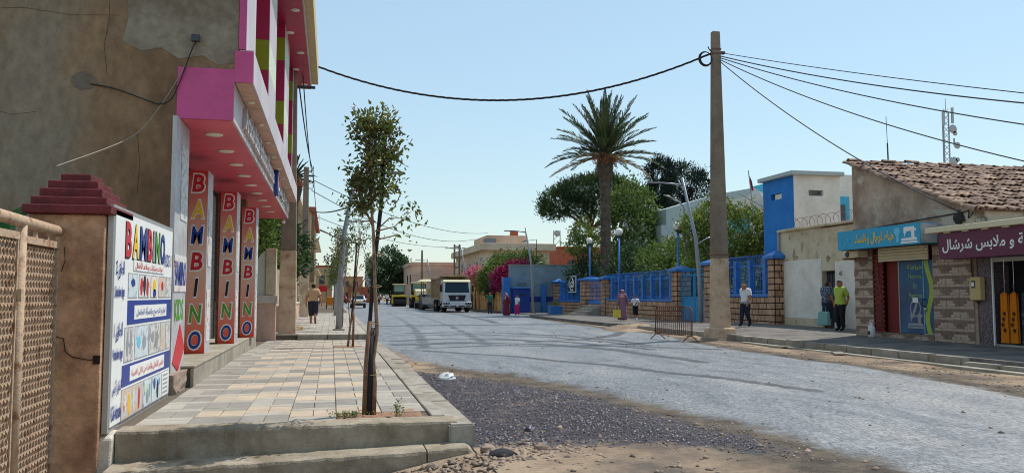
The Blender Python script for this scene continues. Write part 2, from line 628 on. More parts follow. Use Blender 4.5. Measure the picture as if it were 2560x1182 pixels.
# right side
pm('blue_paint', c(56, 122, 196), rough=.45, col2=c(46, 104, 172), scale=3, var=.1, vscale=9, spec=.4)
pm('turquoise_paint', c(30, 140, 190), rough=.5, col2=c(24, 122, 172), scale=2, var=.06, vscale=9, spec=.4)
pm('tower_blue', c(40, 124, 196), rough=.75, col2=c(34, 110, 180), scale=.9, var=.1, vscale=8, bump=.2)
pm('cyan_paint', c(70, 168, 196), rough=.7, var=.06, vscale=4)
pm('block_stone', c(192, 154, 124), rough=.9, col2=c(164, 124, 98), scale=4, var=.16, vscale=20, bump=.5, bscale=50, rnd=.2)
pm('mortar_dark', c(70, 44, 36), rough=.95, var=.15, vscale=20)
pm('cream_wall', c(206, 190, 162), rough=.92, col2=c(180, 156, 122), scale=1.1, lo=.45, hi=.7, var=.1, vscale=8, bump=.3, bscale=30, col3=c(134, 110, 86), scale3=2.2, lo3=.63, hi3=.72)
pm('white_wall', c(232, 224, 212), rough=.9, col2=c(214, 205, 190), scale=1.2, var=.07, vscale=8, bump=.2, bscale=30)
pm('gable_wall', c(190, 166, 144), rough=.93, col2=c(146, 120, 100), scale=1.0, var=.16, vscale=9, bump=.5, bscale=25, col3=c(204, 190, 172), scale3=1.3, lo3=.6, hi3=.7)
pm('peeling_wall', c(190, 180, 164), rough=.93, col2=c(112, 100, 84), scale=2.6, lo=.52, hi=.62, var=.14, vscale=12, bump=.5, bscale=25)
pm('roof_tile', c(154, 128, 110), rough=.9, col2=c(114, 90, 80), scale=2.4, lo=.42, hi=.62, var=.2, vscale=16, bump=.4, bscale=40, rnd=.25, col3=c(190, 164, 136), scale3=3.5, lo3=.55, hi3=.68)
pm('roof_under', c(96, 66, 54), rough=.95, var=.2)
pm('cladding', c(170, 146, 126), rough=.6, col2=c(150, 126, 108), scale=7, var=.1, vscale=14, spec=.4)
pm('cladding_light', c(186, 166, 148), rough=.6, col2=c(168, 146, 126), scale=9, var=.12, vscale=14, spec=.4, rnd=.08)
pm('cladding_dark', c(134, 111, 96), rough=.6, col2=c(112, 90, 76), scale=9, var=.12, vscale=14, spec=.4, rnd=.08)
pm('granite', c(118, 100, 104), rough=.5, col2=c(64, 54, 62), scale=26, lo=.45, hi=.56, var=.15, vscale=50, spec=.5)
pm('brick_red', c(120, 46, 42), rough=.8, var=.15, vscale=30, rnd=.15)
pm('sky_sign', c(40, 158, 196), rough=.45, var=.05, vscale=2, spec=.4)
pm('sky_sign_light', c(110, 196, 220), rough=.45, var=.05)
pm('maroon_sign', c(98, 34, 62), rough=.45, var=.05, spec=.4)
pm('cream_metal', c(216, 202, 168), rough=.55, var=.05)
pm('film_blue', c(24, 92, 132), rough=.25, col2=c(18, 66, 104), scale=1.3, var=.05, spec=.5)
pm('film_text', c(128, 164, 110), rough=.4, var=.05)
pm('tape_yellow', c(164, 178, 72), rough=.4, var=.08)
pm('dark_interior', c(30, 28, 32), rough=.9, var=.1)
pm('meter_box', c(196, 172, 118), rough=.6, var=.08)
pm('cloth_orange', c(226, 132, 26), rough=.85, var=.1, vscale=20)
pm('cloth_dark', c(52, 60, 72), rough=.9, col2=c(140, 150, 156), scale=14, lo=.55, hi=.65, var=.1)
pm('cloth_print', c(60, 36, 30), rough=.9, var=.1)
pm('jug', c(214, 210, 204), rough=.4, var=.05)
pm('bluegrey_wall', c(138, 156, 164), rough=.9, col2=c(122, 138, 146), scale=.6, var=.08, vscale=6, bump=.2)
pm('ochre_wall', c(206, 158, 98), rough=.92, col2=c(178, 128, 76), scale=.8, var=.1, vscale=6)
pm('ochre_panel', c(222, 184, 126), rough=.92, col2=c(196, 152, 98), scale=.8, var=.1, vscale=6)
pm('house_cream', c(214, 200, 176), rough=.9, col2=c(196, 180, 154), scale=.5, var=.06, vscale=4)
pm('house_pink', c(204, 174, 152), rough=.9, col2=c(186, 156, 136), scale=.5, var=.06, vscale=4)
pm('house_tan', c(190, 160, 122), rough=.9, col2=c(168, 138, 104), scale=.4, var=.06, vscale=4)
pm('house_brick', c(172, 98, 74), rough=.9, col2=c(150, 84, 64), scale=2, var=.1, vscale=8)
pm('house_grey', c(176, 186, 184), rough=.9, var=.05, vscale=3)
pm('house_slate', c(110, 116, 124), rough=.9, var=.08, vscale=3)
pm('window_dark', c(58, 62, 70), rough=.2, var=.05, spec=.5)
pm('garden_green', c(198, 208, 190), rough=.9, var=.08)
pm('garden_pink', c(214, 178, 158), rough=.92, col2=c(190, 156, 138), scale=2, var=.12, vscale=12, bump=.3)
# plants
pm('leaf_ficus', c(82, 90, 50), rough=.45, col2=c(118, 122, 66), scale=3, var=.1, island=.35, trans=.25, spec=.4)
pm('leaf_sparse', c(84, 98, 64), rough=.5, col2=c(104, 110, 74), scale=2, var=.1, island=.35, trans=.25)
pm('leaf_dark', c(50, 72, 46), rough=.6, col2=c(70, 92, 54), scale=.5, var=.15, vscale=1.5, island=.35, trans=.25)
pm('leaf_pine', c(54, 72, 44), rough=.65, col2=c(80, 98, 52), scale=.35, var=.15, vscale=1.2, island=.35, trans=.18)
pm('leaf_cypress', c(34, 48, 40), rough=.7, col2=c(46, 60, 44), scale=.4, var=.15, vscale=1.5, island=.35, trans=.12)
pm('leaf_mid', c(82, 104, 54), rough=.55, col2=c(116, 132, 68), scale=.8, var=.15, vscale=2, island=.35, trans=.22)
pm('leaf_bright', c(98, 116, 58), rough=.55, col2=c(130, 136, 72), scale=.9, var=.15, vscale=2, island=.35, trans=.25)
pm('leaf_palm', c(58, 70, 46), rough=.5, col2=c(80, 88, 58), scale=.6, var=.12, island=.25, trans=.22)
pm('leaf_dry', c(150, 128, 92), rough=.8, var=.15, island=.3, trans=.2)
pm('leaf_banana', c(36, 70, 44), rough=.4, var=.15, trans=.3)
pm('flower_magenta', c(142, 46, 84), rough=.6, var=.1, island=.4, trans=.2)
pm('flower_pink', c(196, 124, 140), rough=.6, var=.1, island=.3, trans=.25)
pm('weed', c(112, 128, 70), rough=.7, var=.1, island=.3, trans=.3)
pm('bark', c(128, 104, 82), rough=.95, col2=c(98, 78, 60), scale=6, var=.2, vscale=20, bump=.5)
pm('bark_young', c(146, 116, 92), rough=.85, col2=c(112, 86, 68), scale=9, lo=.48, hi=.62, var=.2, vscale=25, bump=.4)
pm('bark_palm', c(104, 91, 79), rough=.95, col2=c(76, 65, 56), scale=3, var=.2, vscale=12, rnd=.15)
pm('stake_black', c(36, 34, 36), rough=.7, var=.15)
pm('stake_wood', c(140, 106, 84), rough=.85, col2=c(112, 82, 64), scale=8, var=.2, vscale=25, bump=.4)
pm('date_orange', c(176, 104, 70), rough=.7, var=.15, island=.2)
# vehicles
pm('truck_white', c(198, 202, 206), rough=.3, var=.05, vscale=3, spec=.5, coat=.3)
pm('truck_cream', c(214, 206, 170), rough=.4, var=.05)
pm('tipper', c(178, 158, 128), rough=.7, col2=c(148, 126, 100), scale=1.2, var=.12, vscale=6)
pm('machine_yellow', c(222, 198, 60), rough=.45, col2=c(196, 174, 60), scale=1.5, var=.08, vscale=5)
pm('machine_dark', c(48, 50, 52), rough=.6, var=.15, vscale=5)
pm('steel_drum', c(56, 54, 54), rough=.4, metal=.6, var=.15, vscale=6)
pm('rubber', c(38, 38, 40), rough=.85, var=.15)
pm('windscreen', c(20, 46, 58), rough=.1, var=0, spec=.3)
pm('cab_glass', c(120, 160, 168), rough=.08, var=0, spec=.6)
pm('chrome', c(190, 192, 196), rough=.2, metal=.8, var=.03)
pm('tail_red', c(150, 22, 24), rough=.3, var=.03)
pm('car_red', c(150, 30, 34), rough=.3, var=.03, coat=.4)
pm('car_white', c(214, 216, 218), rough=.25, var=.03, coat=.4)
pm('orange_plastic', c(218, 140, 40), rough=.5, var=.06)
# people
pm('skin', c(168, 116, 88), rough=.6, var=.06)
pm('hair', c(36, 28, 24), rough=.7, var=.1)
pm('hair_grey', c(150, 142, 134), rough=.7, var=.1)
pm('eye_dark', c(24, 18, 16), rough=.3, var=0)
pm('cl_taupe', c(184, 150, 116), rough=.9, var=.08, vscale=14)
pm('cl_navy', c(40, 44, 60), rough=.9, var=.1, vscale=14)
pm('cl_black', c(34, 32, 36), rough=.9, var=.1, vscale=14)
pm('cl_white', c(216, 216, 216), rough=.9, var=.06, vscale=14)
pm('cl_mauve', c(138, 98, 116), rough=.9, var=.08, vscale=14)
pm('cl_rose', c(196, 150, 150), rough=.9, var=.08, vscale=14)
pm('cl_burgundy', c(116, 34, 58), rough=.9, var=.08, vscale=14)
pm('cl_fuchsia', c(190, 44, 92), rough=.9, var=.08, vscale=14)
pm('cl_green', c(58, 104, 84), rough=.9, var=.08, vscale=14)
pm('cl_lime', c(166, 186, 82), rough=.9, var=.06, vscale=14)
pm('cl_floral', c(66, 78, 98), rough=.9, col2=c(160, 164, 168), scale=22, lo=.54, hi=.6, var=.08, vscale=14)
pm('cl_grey', c(110, 106, 108), rough=.9, var=.08, vscale=14)
pm('cl_teal', c(120, 164, 160), rough=.8, var=.08, vscale=14)
pm('bag_yellow', c(222, 196, 80), rough=.7, var=.08, vscale=14)
pm('flag_red', c(150, 36, 50), rough=.8, var=.08)
pm('flag_white', c(226, 226, 226), rough=.8, var=.05)
pm('plastic_white', c(226, 226, 224), rough=.4, var=.05)

# roadway: fresh asphalt, tarred gravel and bare dirt meet along ragged edges stored as distances on the mesh
mw = bpy.data.materials.new('roadway')
MATS['roadway'] = mw
mw.use_nodes = True
_t = mw.node_tree
_t.nodes.remove(_t.nodes['Principled BSDF'])
_sd, _sa, _sg = pm('', nt=_t, **DIRT), pm('', nt=_t, **ASPHALT), pm('', nt=_t, **GRAVEL)
def _mask(attr, amp, soft, sc):
    a = _t.nodes.new('ShaderNodeAttribute')
    a.attribute_name = attr
    g_ = _t.nodes.new('ShaderNodeNewGeometry')
    n_ = _t.nodes.new('ShaderNodeTexNoise')
    n_.inputs['Scale'].default_value = sc
    n_.inputs['Detail'].default_value = 8
    n_.inputs['Roughness'].default_value = .7
    _t.links.new(g_.outputs['Position'], n_.inputs['Vector'])
    q = _t.nodes.new('ShaderNodeMath')
    q.operation = 'MULTIPLY_ADD'
    q.inputs[1].default_value = amp
    _t.links.new(n_.outputs['Fac'], q.inputs[0])
    _t.links.new(a.outputs['Fac'], q.inputs[2])
    r_ = _t.nodes.new('ShaderNodeMapRange')
    r_.inputs['From Min'].default_value = amp * .5 - soft
    r_.inputs['From Max'].default_value = amp * .5 + soft
    _t.links.new(q.outputs[0], r_.inputs['Value'])
    return r_.outputs[0]
_m1 = _t.nodes.new('ShaderNodeMixShader')
_t.links.new(_mask('gravel', 1.6, .12, 2.6), _m1.inputs[0])
_m0 = _t.nodes.new('ShaderNodeMixShader')
_t.links.new(_mask('stain', 1.4, .2, 1.5), _m0.inputs[0])
_t.links.new(_sd, _m0.inputs[1])
_t.links.new(pm('', nt=_t, **STAIN), _m0.inputs[2])
_t.links.new(_m0.outputs[0], _m1.inputs[1])
_t.links.new(_sg, _m1.inputs[2])
_m2 = _t.nodes.new('ShaderNodeMixShader')
_t.links.new(_mask('asphalt', 1.1, .16, 1.8), _m2.inputs[0])
_t.links.new(_m1.outputs[0], _m2.inputs[1])
_m3 = _t.nodes.new('ShaderNodeMixShader')
_t.links.new(_mask('track', .5, .1, 5.0), _m3.inputs[0])
_t.links.new(_sa, _m3.inputs[1])
_t.links.new(pm('', nt=_t, **TRACK), _m3.inputs[2])
_t.links.new(_m3.outputs[0], _m2.inputs[2])
_t.links.new(_m2.outputs[0], _t.nodes['Material Output'].inputs['Surface'])
# ---------------------------------------------------------------- ground, road, pavements
def sstep(t):
    t = max(0.0, min(1.0, t))
    return t * t * (3 - 2 * t)

def gh(x, y):
    """dirt level: a dip in front of the steps, a little unevenness near the camera, flat far away"""
    z = -.34 * sstep((2.0 - x) / 2.6) * sstep((9.0 - y) / .7) * sstep((x + 12) / 4)
    if -3 < x < 16 and 3 < y < 40:
        z += .012 * math.sin(x * 2.1 + y * .7) + .01 * math.sin(x * .9 - y * 1.7)
    return z - .006

xs = np.concatenate([np.linspace(-300, -14, 8), np.linspace(-12, 20, 110), np.linspace(24, 420, 12)])
ys = np.concatenate([np.linspace(-60, 1, 6), np.linspace(2, 40, 120), np.linspace(44, 700, 16)])
mb = MB()
mb.v = [(x, y, gh(x, y)) for y in ys for x in xs]
W_ = len(xs)
mb.f = [(j * W_ + i, j * W_ + i + 1, (j + 1) * W_ + i + 1, (j + 1) * W_ + i) for j in range(len(ys) - 1) for i in range(W_ - 1)]
ground = tag(mb.build('ground', 'dirt', smooth=True), kind='structure')

LE = [(5.0, -6), (4.85, 6.7), (4.75, 7.9), (4.6, 9.5), (4.36, 11.5), (3.9, 14.0), (3.4, 15.8), (2.7, 17.0), (2.0, 19.2), (1.5, 24.0), (1.2, 26), (1.0, 320)]
RE = [(9.2, -6), (9.9, 10.5), (10.5, 13.5), (10.8, 17.2), (10.8, 20), (10.9, 23.3), (12.2, 30), (11.9, 36), (12.4, 46), (12.9, 56), (14.4, 66), (13.4, 72), (13.4, 320)]
GP = [(1.0, 8.7), (1.9, 8.3), (2.9, 8.2), (3.6, 7.9), (4.2, 7.3), (4.3, 8.2), (3.95, 10), (3.7, 12.4), (2.9, 14.3), (2.1, 15.8), (1.0, 18.0)]
def interp(pl, y):
    for (x0, y0), (x1, y1) in zip(pl, pl[1:]):
        if y0 <= y <= y1: return x0 + (x1 - x0) * (y - y0) / (y1 - y0)
    return pl[-1][0] if y > pl[-1][1] else pl[0][0]
def inside(p, poly):
    x, y = p
    r = False
    for (x0, y0), (x1, y1) in zip(poly, poly[1:] + poly[:1]):
        if (y0 > y) != (y1 > y) and x < (x1 - x0) * (y - y0) / (y1 - y0) + x0:
            r = not r
    return r
def pdist(p, poly):
    best = 1e9
    for (x0, y0), (x1, y1) in zip(poly, poly[1:] + poly[:1]):
        dx, dy = x1 - x0, y1 - y0
        t = max(0, min(1, ((p[0] - x0) * dx + (p[1] - y0) * dy) / (dx * dx + dy * dy)))
        best = min(best, math.hypot(p[0] - x0 - t * dx, p[1] - y0 - t * dy))
    return best if inside(p, poly) else -best
rx_ = np.linspace(1.42, 13.0, 100)
ry_ = np.concatenate([np.linspace(-6, 5, 6), np.arange(5.3, 34, .17), np.linspace(34.3, 72, 60), np.linspace(76, 320, 20)])
mb = MB()
att_a, att_g = [], []
for y in ry_:
    for i, x in enumerate(rx_):
        a_ = min(x - interp(LE, y), interp(RE, y) - x)
        att_a.append(a_)
        att_g.append(pdist((x, y), GP) if y < 24 else -9.0)
        z = gh(x, y) + .012 + .03 * sstep((a_ + .1) / .4) * (1 if y < 70 else 1)
        if y > 57 and y < 70 and i == len(rx_) - 1: x = 14.4
        mb.v.append((x, y, z))
W_ = len(rx_)
mb.f = [(j * W_ + i, j * W_ + i + 1, (j + 1) * W_ + i + 1, (j + 1) * W_ + i) for j in range(len(ry_) - 1) for i in range(W_ - 1)]
road = mb.build('road', 'roadway', smooth=True)
def arc(p0, p1, p2, n=40):
    t = np.linspace(0, 1, n)[:, None]
    return (1 - t) ** 2 * np.array(p0) + 2 * t * (1 - t) * np.array(p1) + t * t * np.array(p2)
XY = np.array([v[:2] for v in mb.v])
att_t = np.full(len(XY), -1.0)
att_s = np.minimum(np.array(att_a) + 1.1, 1.0) - np.clip((XY[:, 1] - 15) * .3, 0, 1.6) * (XY[:, 0] < 7) - .5 * (XY[:, 0] > 7)
for a_, b_, d_, w_ in (((2.0, 27.5), (6.5, 30), (8.4, 21.5), .20), ((1.9, 25.2), (7.4, 28.0), (8.0, 17.5), .22), ((2.4, 23.5), (6.0, 25), (10.4, 21.5), .16), ((3.0, 33), (8.5, 34), (9.3, 24), .18),
                       ((2.6, 31), (8.0, 32.4), (8.9, 23), .18), ((1.8, 40.5), (7, 41.5), (12, 41.2), .35), ((2.5, 22), (5, 20.4), (7.4, 12), .16), ((6.2, 26), (9.5, 27), (11.8, 33), .2), 
                       ((4.5, 24), (6.0, 40), (6.3, 70), .2), ((2.6, 24), (4.2, 40), (4.6, 70), .2), ((8.6, 44), (9.4, 52), (9.6, 72), .25)):
    for p in arc(a_, b_, d_):
        att_t = np.maximum(att_t, (w_ - np.hypot(XY[:, 0] - p[0], (XY[:, 1] - p[1]) * .6)) * 3.0)
for nm, dat in (('asphalt', att_a), ('gravel', att_g), ('track', att_t), ('stain', att_s)):
    at = road.data.attributes.new(nm, 'FLOAT', 'POINT')
    at.data.foreach_set('value', dat)
tag(road, kind='structure')

def stones(name, P, S, mat, label, cat, seed=1):
    """scattered angular stones as one countless mass"""
    rng = np.random.default_rng(seed)
    base = np.array([(1, 0, 0), (-1, 0, 0), (0, 1, 0), (0, -1, 0), (0, 0, 1), (0, 0, -.6)], float)
    tri = np.array([(0, 2, 4), (2, 1, 4), (1, 3, 4), (3, 0, 4), (2, 0, 5), (1, 2, 5), (3, 1, 5), (0, 3, 5)])
    n = len(P)
    V = base[None] * rng.uniform(.55, 1.3, (n, 6, 1)) + rng.normal(0, .18, (n, 6, 3))
    a = rng.uniform(0, 6.28, n)
    ca, sa = np.cos(a)[:, None], np.sin(a)[:, None]
    X = V[:, :, 0] * ca - V[:, :, 1] * sa
    Y = V[:, :, 0] * sa + V[:, :, 1] * ca
    V = np.stack([X, Y * .8, V[:, :, 2] * .62], 2) * S[:, None, None] + P[:, None, :]
    F = (tri[None] + (np.arange(n) * 6)[:, None, None]).reshape(-1)
    me = bpy.data.meshes.new(name)
    V = V.reshape(-1, 3)
    me.vertices.add(len(V))
    me.vertices.foreach_set('co', V.astype(np.float32).ravel())
    me.loops.add(len(F))
    me.loops.foreach_set('vertex_index', F.astype(np.int32))
    me.polygons.add(len(F) // 3)
    me.polygons.foreach_set('loop_start', np.arange(0, len(F), 3, dtype=np.int32))
    me.update(calc_edges=True)
    me.validate()
    me.materials.append(MATS[mat])
    o = link(name, me, None)
    return tag(o, label, cat, kind='stuff')

pts = []
while len(pts) < 20000:
    p = (random.uniform(1.5, 4.6), random.uniform(6.5, 18))
    d_ = pdist(p, GP)
    pat = .5 + .5 * math.sin(p[0] * 2.3 + 1.3 * math.sin(p[1] * .9)) * math.sin(p[1] * 1.1 + p[0])
    if random.random() < sstep((d_ + .35) / .8) * (.25 + .75 * pat):
        pts.append(p)
P = np.array([(x, y, gh(x, y) + .016) for x, y in pts])
stones('tar_gravel', P, .005 + .026 * np.random.default_rng(3).beta(1.1, 5.5, len(P)), 'tar_stone', 'dark tarred gravel spread beside the left kerb', 'gravel', 3)
sel = np.random.default_rng(8).choice(len(P), 2600, replace=False)
stones('sparkle_gravel', P[sel] + np.array([.01, .012, .004]), .005 + .014 * np.random.default_rng(9).beta(1.2, 4, 2600), 'sparkle_stone', 'pale stones coloured as bright sparkle on the dark tarred gravel', 'gravel', 13)  # glints of the tarred gravel, put in as pale coloured stones
pts = []
rnd = random.Random(11)
while len(pts) < 2600:
    x, y = rnd.uniform(-1.5, 13), rnd.uniform(6.5, 34)
    if x > 12.6 and y > 8: continue
    if x < 1.5 and y > 8.2: continue
    onroad = interp(LE, y) < x < interp(RE, y)
    if onroad and rnd.random() > .05: continue
    if x < 4 and rnd.random() > .65: continue
    pts.append((x, y, gh(x, y) + (.042 if onroad else .012)))
P = np.array(pts)
stones('loose_stones', P, np.random.default_rng(4).uniform(.008, .028, len(P)) * np.random.default_rng(5).choice([1, 1, 1, 1.9], len(P)), 'stone', 'small loose stones strewn over the bare dirt', 'stones', 4)
pts = [(rnd.gauss(1.75, .45), rnd.gauss(8.0, .35)) for _ in range(420)] + [(rnd.gauss(.9, .5), rnd.gauss(7.7, .2)) for _ in range(160)]
pts = [p for p in pts if not (p[0] < 1.5 and p[1] > 8.15) and p[1] > 7.2 and p[0] > .2]
P = np.array([(x, y, gh(x, y) + .008) for x, y in pts])
stones('rubble', P, np.random.default_rng(6).uniform(.012, .05, len(P)), 'stone', 'broken brown rubble heaped at the end of the lower step', 'rubble', 5)

def rock(x, y, s, label, mat='stone', flat=.7, seed=0, z=None):
    mb = MB()
    mb.sphere(0, 0, 0, s, s * .8, s * flat, 9, 6)
    r2 = random.Random(seed)
    mb.v = [(a * r2.uniform(.8, 1.2), b * r2.uniform(.8, 1.2), d * r2.uniform(.8, 1.15)) for a, b, d in mb.v]
    o = mb.build('rock', mat)
    o.location = (x, y, (gh(x, y) if z is None else z) + s * flat * .55)
    o.rotation_euler = (0, 0, seed)
    return tag(o, label, 'rock', 'rocks lying by the steps')
rock(1.52, 8.18, .085, 'largest pale rock lying against the near end of the kerb', seed=1)
rock(2.02, 8.05, .075, 'brown rock lying on the gravel right of the kerb end', seed=2)
rock(.95, 7.95, .06, 'small rock at the foot of the lower step below its crack', seed=3)
rock(2.2, 9.3, .07, 'dark rounded rock lying alone on the tarred gravel', mat='tar_stone', seed=4)
rock(1.62, 7.92, .16, 'flat dark lump of asphalt beside the lower step', mat='rubber', flat=.25, seed=5)

# white plastic bag on the gravel
mb = MB()
mb.sphere(0, 0, 0, .15, .1, .09, 14, 9)
r2 = random.Random(4)
mb.v = [(a * r2.uniform(.75, 1.25), b * r2.uniform(.75, 1.25), d * r2.uniform(.6, 1.3)) for a, b, d in mb.v]
o = mb.build('plastic_bag', 'plastic_white')
o.location = (1.98, 14.6, .07)
tag(o, 'crumpled white plastic bag lying on the dark gravel near the kerb', 'bag')

# ---------------------------------------------------------------- left pavement
def zp(y):
    return .22 if y < 19 else .22 - .12 * min(1, (y - 19) / 8.5)
left_pavement = MB()
for y0, y1 in ((8.9, 19), (19, 27.3)):
    n = len(left_pavement.v)
    left_pavement.v += [(-2.2, y0, -.2), (1.2, y0, -.2), (1.2, y1, -.2), (-2.2, y1, -.2), (-2.2, y0, zp(y0) - .018), (1.2, y0, zp(y0) - .018), (1.2, y1, zp(y1) - .018), (-2.2, y1, zp(y1) - .018)]
    left_pavement.f += [tuple(n + i for i in q) for q in ((0, 3, 2, 1), (4, 5, 6, 7), (0, 1, 5, 4), (1, 2, 6, 5), (2, 3, 7, 6), (3, 0, 4, 7))]
left_pavement = tag(left_pavement.build('left_pavement', 'joint'), kind='structure')

def paver_mesh(w, d):
    b = .006
    mb = MB()
    mb.frustum(-w / 2, w / 2, -d / 2, d / 2, -.05, -w / 2, w / 2, -d / 2, d / 2, -b)
    mb.f.pop(1)
    n = len(mb.v)
    mb.v += [(-w / 2 + b, -d / 2 + b, 0), (w / 2 - b, -d / 2 + b, 0), (w / 2 - b, d / 2 - b, 0), (-w / 2 + b, d / 2 - b, 0)]
    mb.f += [(4, 5, n + 1, n), (5, 6, n + 2, n + 1), (6, 7, n + 3, n + 2), (7, 4, n, n + 3), (n, n + 1, n + 2, n + 3)]
    return mb.mesh('paver', mat=MATS['paver_grey'])
G_ = .007
PM_HALF, PM_FULL = paver_mesh(.245 - G_, .5 - G_), paver_mesh(.49 - G_, .2 - G_)
def paver_layout(y_start, y_end, x_right, ncol, seed):
    rnd = random.Random(seed)
    out = []
    for ci in range(ncol):
        xc = x_right - .49 * (ci + .5)
        y = y_start - .2 * rnd.choice([0, 1, 1, 2]) - (.7 if ci % 2 else 0)
        k = rnd.choice([0, 2]) if ci in (0, ncol - 1) else (0 if ci % 2 else 2)
        while y < y_end:
            d = .5 if k % 2 == 0 else .2
            if y >= y_start - .001 and y + d <= y_end + .3:
                if k % 2 == 0:
                    tan = (k % 4 == 0) and ci not in (0, ncol - 1)
                    if ci == 0: tan = rnd.random() < .12
                    for s in (-1, 1):
                        out.append((xc + s * .1225, y + d / 2, 'h', 'paver_tan' if tan else ('paver_grey' if rnd.random() < (.8 if 0 < ci else .35) else 'paver_light')))
                else:
                    out.append((xc, y + d / 2, 'f', 'paver_light' if rnd.random() < .85 else 'paver_grey'))
            elif y < y_start and y + d > y_start + .08:
                dd = y + d - y_start
                out.append((xc, y_start + dd / 2, ('c', dd), 'paver_light' if rnd.random() < .5 else 'paver_grey'))
            y += d
            k += 1
    return out
lay = [p for p in paver_layout(8.98, 27.2, 1.055, 6, 21)]
lay.sort(key=lambda p: p[1])
cut_cache = {}
far_mb = {'paver_tan': MB(), 'paver_grey': MB(), 'paver_light': MB()}
npav = 0
rnd = random.Random(8)
def stuff_paver(mbd, x, y, kind, mt, z):
    w, d = (.245, .5) if kind == 'h' else ((.49, .2) if kind == 'f' else (.49, kind[1]))
    w, d = w - G_ - .004, d - G_ - .004
    mbd[mt].box(x - w / 2, x + w / 2, y - d / 2, y + d / 2, z - .04, z)
for x, y, kind, mt in lay:
    if .08 < x < .98 and 9.0 < y < 9.66: continue           # tree pit
    if .12 < x < .8 and 21.9 < y < 22.7: continue           # second tree pit
    z = zp(y) + rnd.uniform(-.0025, .0025)
    if npav < 300:
        if kind == 'h': me = PM_HALF
        elif kind == 'f': me = PM_FULL
        else:
            key = round(kind[1], 2)
            if key not in cut_cache: cut_cache[key] = paver_mesh(.49 - G_, key - G_)
            me = cut_cache[key]
        slope = -.12 / 8.5 if y > 19 else 0
        inst('paver', me, left_pavement, (x, y, z), (rnd.gauss(0, .004) + math.atan(slope), rnd.gauss(0, .004), rnd.gauss(0, .004)), mat=mt)
        npav += 1
    else:
        stuff_paver(far_mb, x, y, kind, mt, z)
for mt, m_ in far_mb.items():
    if m_.v: tag(m_.build('far_pavers', mt, left_pavement), kind='stuff')
# tree pits
for (x0, x1, y0, y1) in ((.06, .99, 8.98, 9.66), (.1, .82, 21.85, 22.75)):
    mb = MB()
    n_ = 10
    rr = random.Random(int(y0))
    mb.v = [(x0 + (x1 - x0) * i / n_, y0 + (y1 - y0) * j / n_, zp(y0) - .012 + .02 * math.sin(i * 1.3) * math.sin(j * 1.1 + 1) + rr.uniform(-.006, .012)) for j in range(n_ + 1) for i in range(n_ + 1)]
    mb.f = [(j * (n_ + 1) + i, j * (n_ + 1) + i + 1, (j + 1) * (n_ + 1) + i + 1, (j + 1) * (n_ + 1) + i) for j in range(n_) for i in range(n_)]
    mb.build('tree_pit_soil', 'red_soil', left_pavement, smooth=True)

# kerb along the left pavement: edging and kerb stones, each a piece
left_kerb = tag(thing('left_kerb', None, None, (1.3, 8.3, 0)), kind='structure')
KM = MB().box(-.13, .13, -.49, .49, -.16, .12)
km = KM.mesh('kerb_stone', mat=MATS['kerb'])
EM = MB().box(-.07, .07, -.495, .495, -.1, .1)
em = EM.mesh('edging_stone', mat=MATS['kerb'])
def bevel_mesh(me, w, seg=1):
    bm = bmesh.new()
    bm.from_mesh(me)
    bmesh.ops.recalc_face_normals(bm, faces=bm.faces)
    bmesh.ops.bevel(bm, geom=bm.edges[:], offset=w, segments=seg, affect='EDGES')
    bm.to_mesh(me)
    bm.free()
bevel_mesh(km, .018, 2)
bevel_mesh(em, .008)
for k in range(19):
    y = 9.06 + k
    inst('kerb_stone', km, left_kerb, (1.335 + rnd.gauss(0, .006), y - .0, zp(y) - .155 + rnd.gauss(0, .004)), (rnd.gauss(0, .006), rnd.gauss(0, .008), rnd.gauss(0, .006)))
    if k > 0:
        inst('edging_stone', em, left_kerb, (1.135, y - .56, zp(y) - .088 + rnd.gauss(0, .003)), (0, 0, rnd.gauss(0, .004)))
mb = MB()
mb.box(1.2, 1.47, 27.0, 140, -.1, .25)
mb.build('kerb_run', 'kerb', left_kerb, bevel=.02)

# two worn concrete steps at the near end of the pavement
steps = tag(thing('concrete_steps', None, None, (-.3, 8.5, -.3)), kind='structure')
def worn_step(name, x0, x1, yf0, yf1, yb, zt0, zt1, zb, seed, rnd_end=0.0):
    """a slab whose front-top edge wanders a little: lofted outline along x"""
    r_ = random.Random(seed)
    mb = MB()
    n = max(6, int((x1 - x0) * 13))
    for i in range(n + 1):
        t = i / n
        x = x0 + (x1 - x0) * t
        yf = yf0 + (yf1 - yf0) * t + r_.gauss(0, .006)
        zt = zt0 + (zt1 - zt0) * t + r_.gauss(0, .003)
        e = rnd_end * sstep((t - .93) / .07)
        rr = .022 + r_.uniform(0, .02)
        mb.v += [(x, yf + e * .3, zb), (x, yf + e * .3, zt - rr - e), (x, yf + rr * .3 + e * .4, zt - rr * .3 - e), (x, yf + rr + e * .5, zt - e * .8), (x, yb, zt + .004 - e * .5), (x, yb, zb)]
    for i in range(n):
        for j in range(6):
            a, b = i * 6 + j, i * 6 + (j + 1) % 6
            mb.f.append((a, b, b + 6, a + 6))
    mb.f += [tuple(range(6)), tuple(n * 6 + j for j in reversed(range(6)))]
    return mb.build(name, 'step_concrete', steps)
worn_step('upper_step', -1.98, 1.29, 8.68, 8.66, 8.985, .215, .222, -.4, 2)
worn_step('lower_step', -1.98, .93, 8.25, 8.28, 8.70, -.085, -.005, -.6, 3)
worn_step('lower_step_end', .945, 1.42, 8.285, 8.30, 8.70, -.008, .02, -.6, 4, .1)

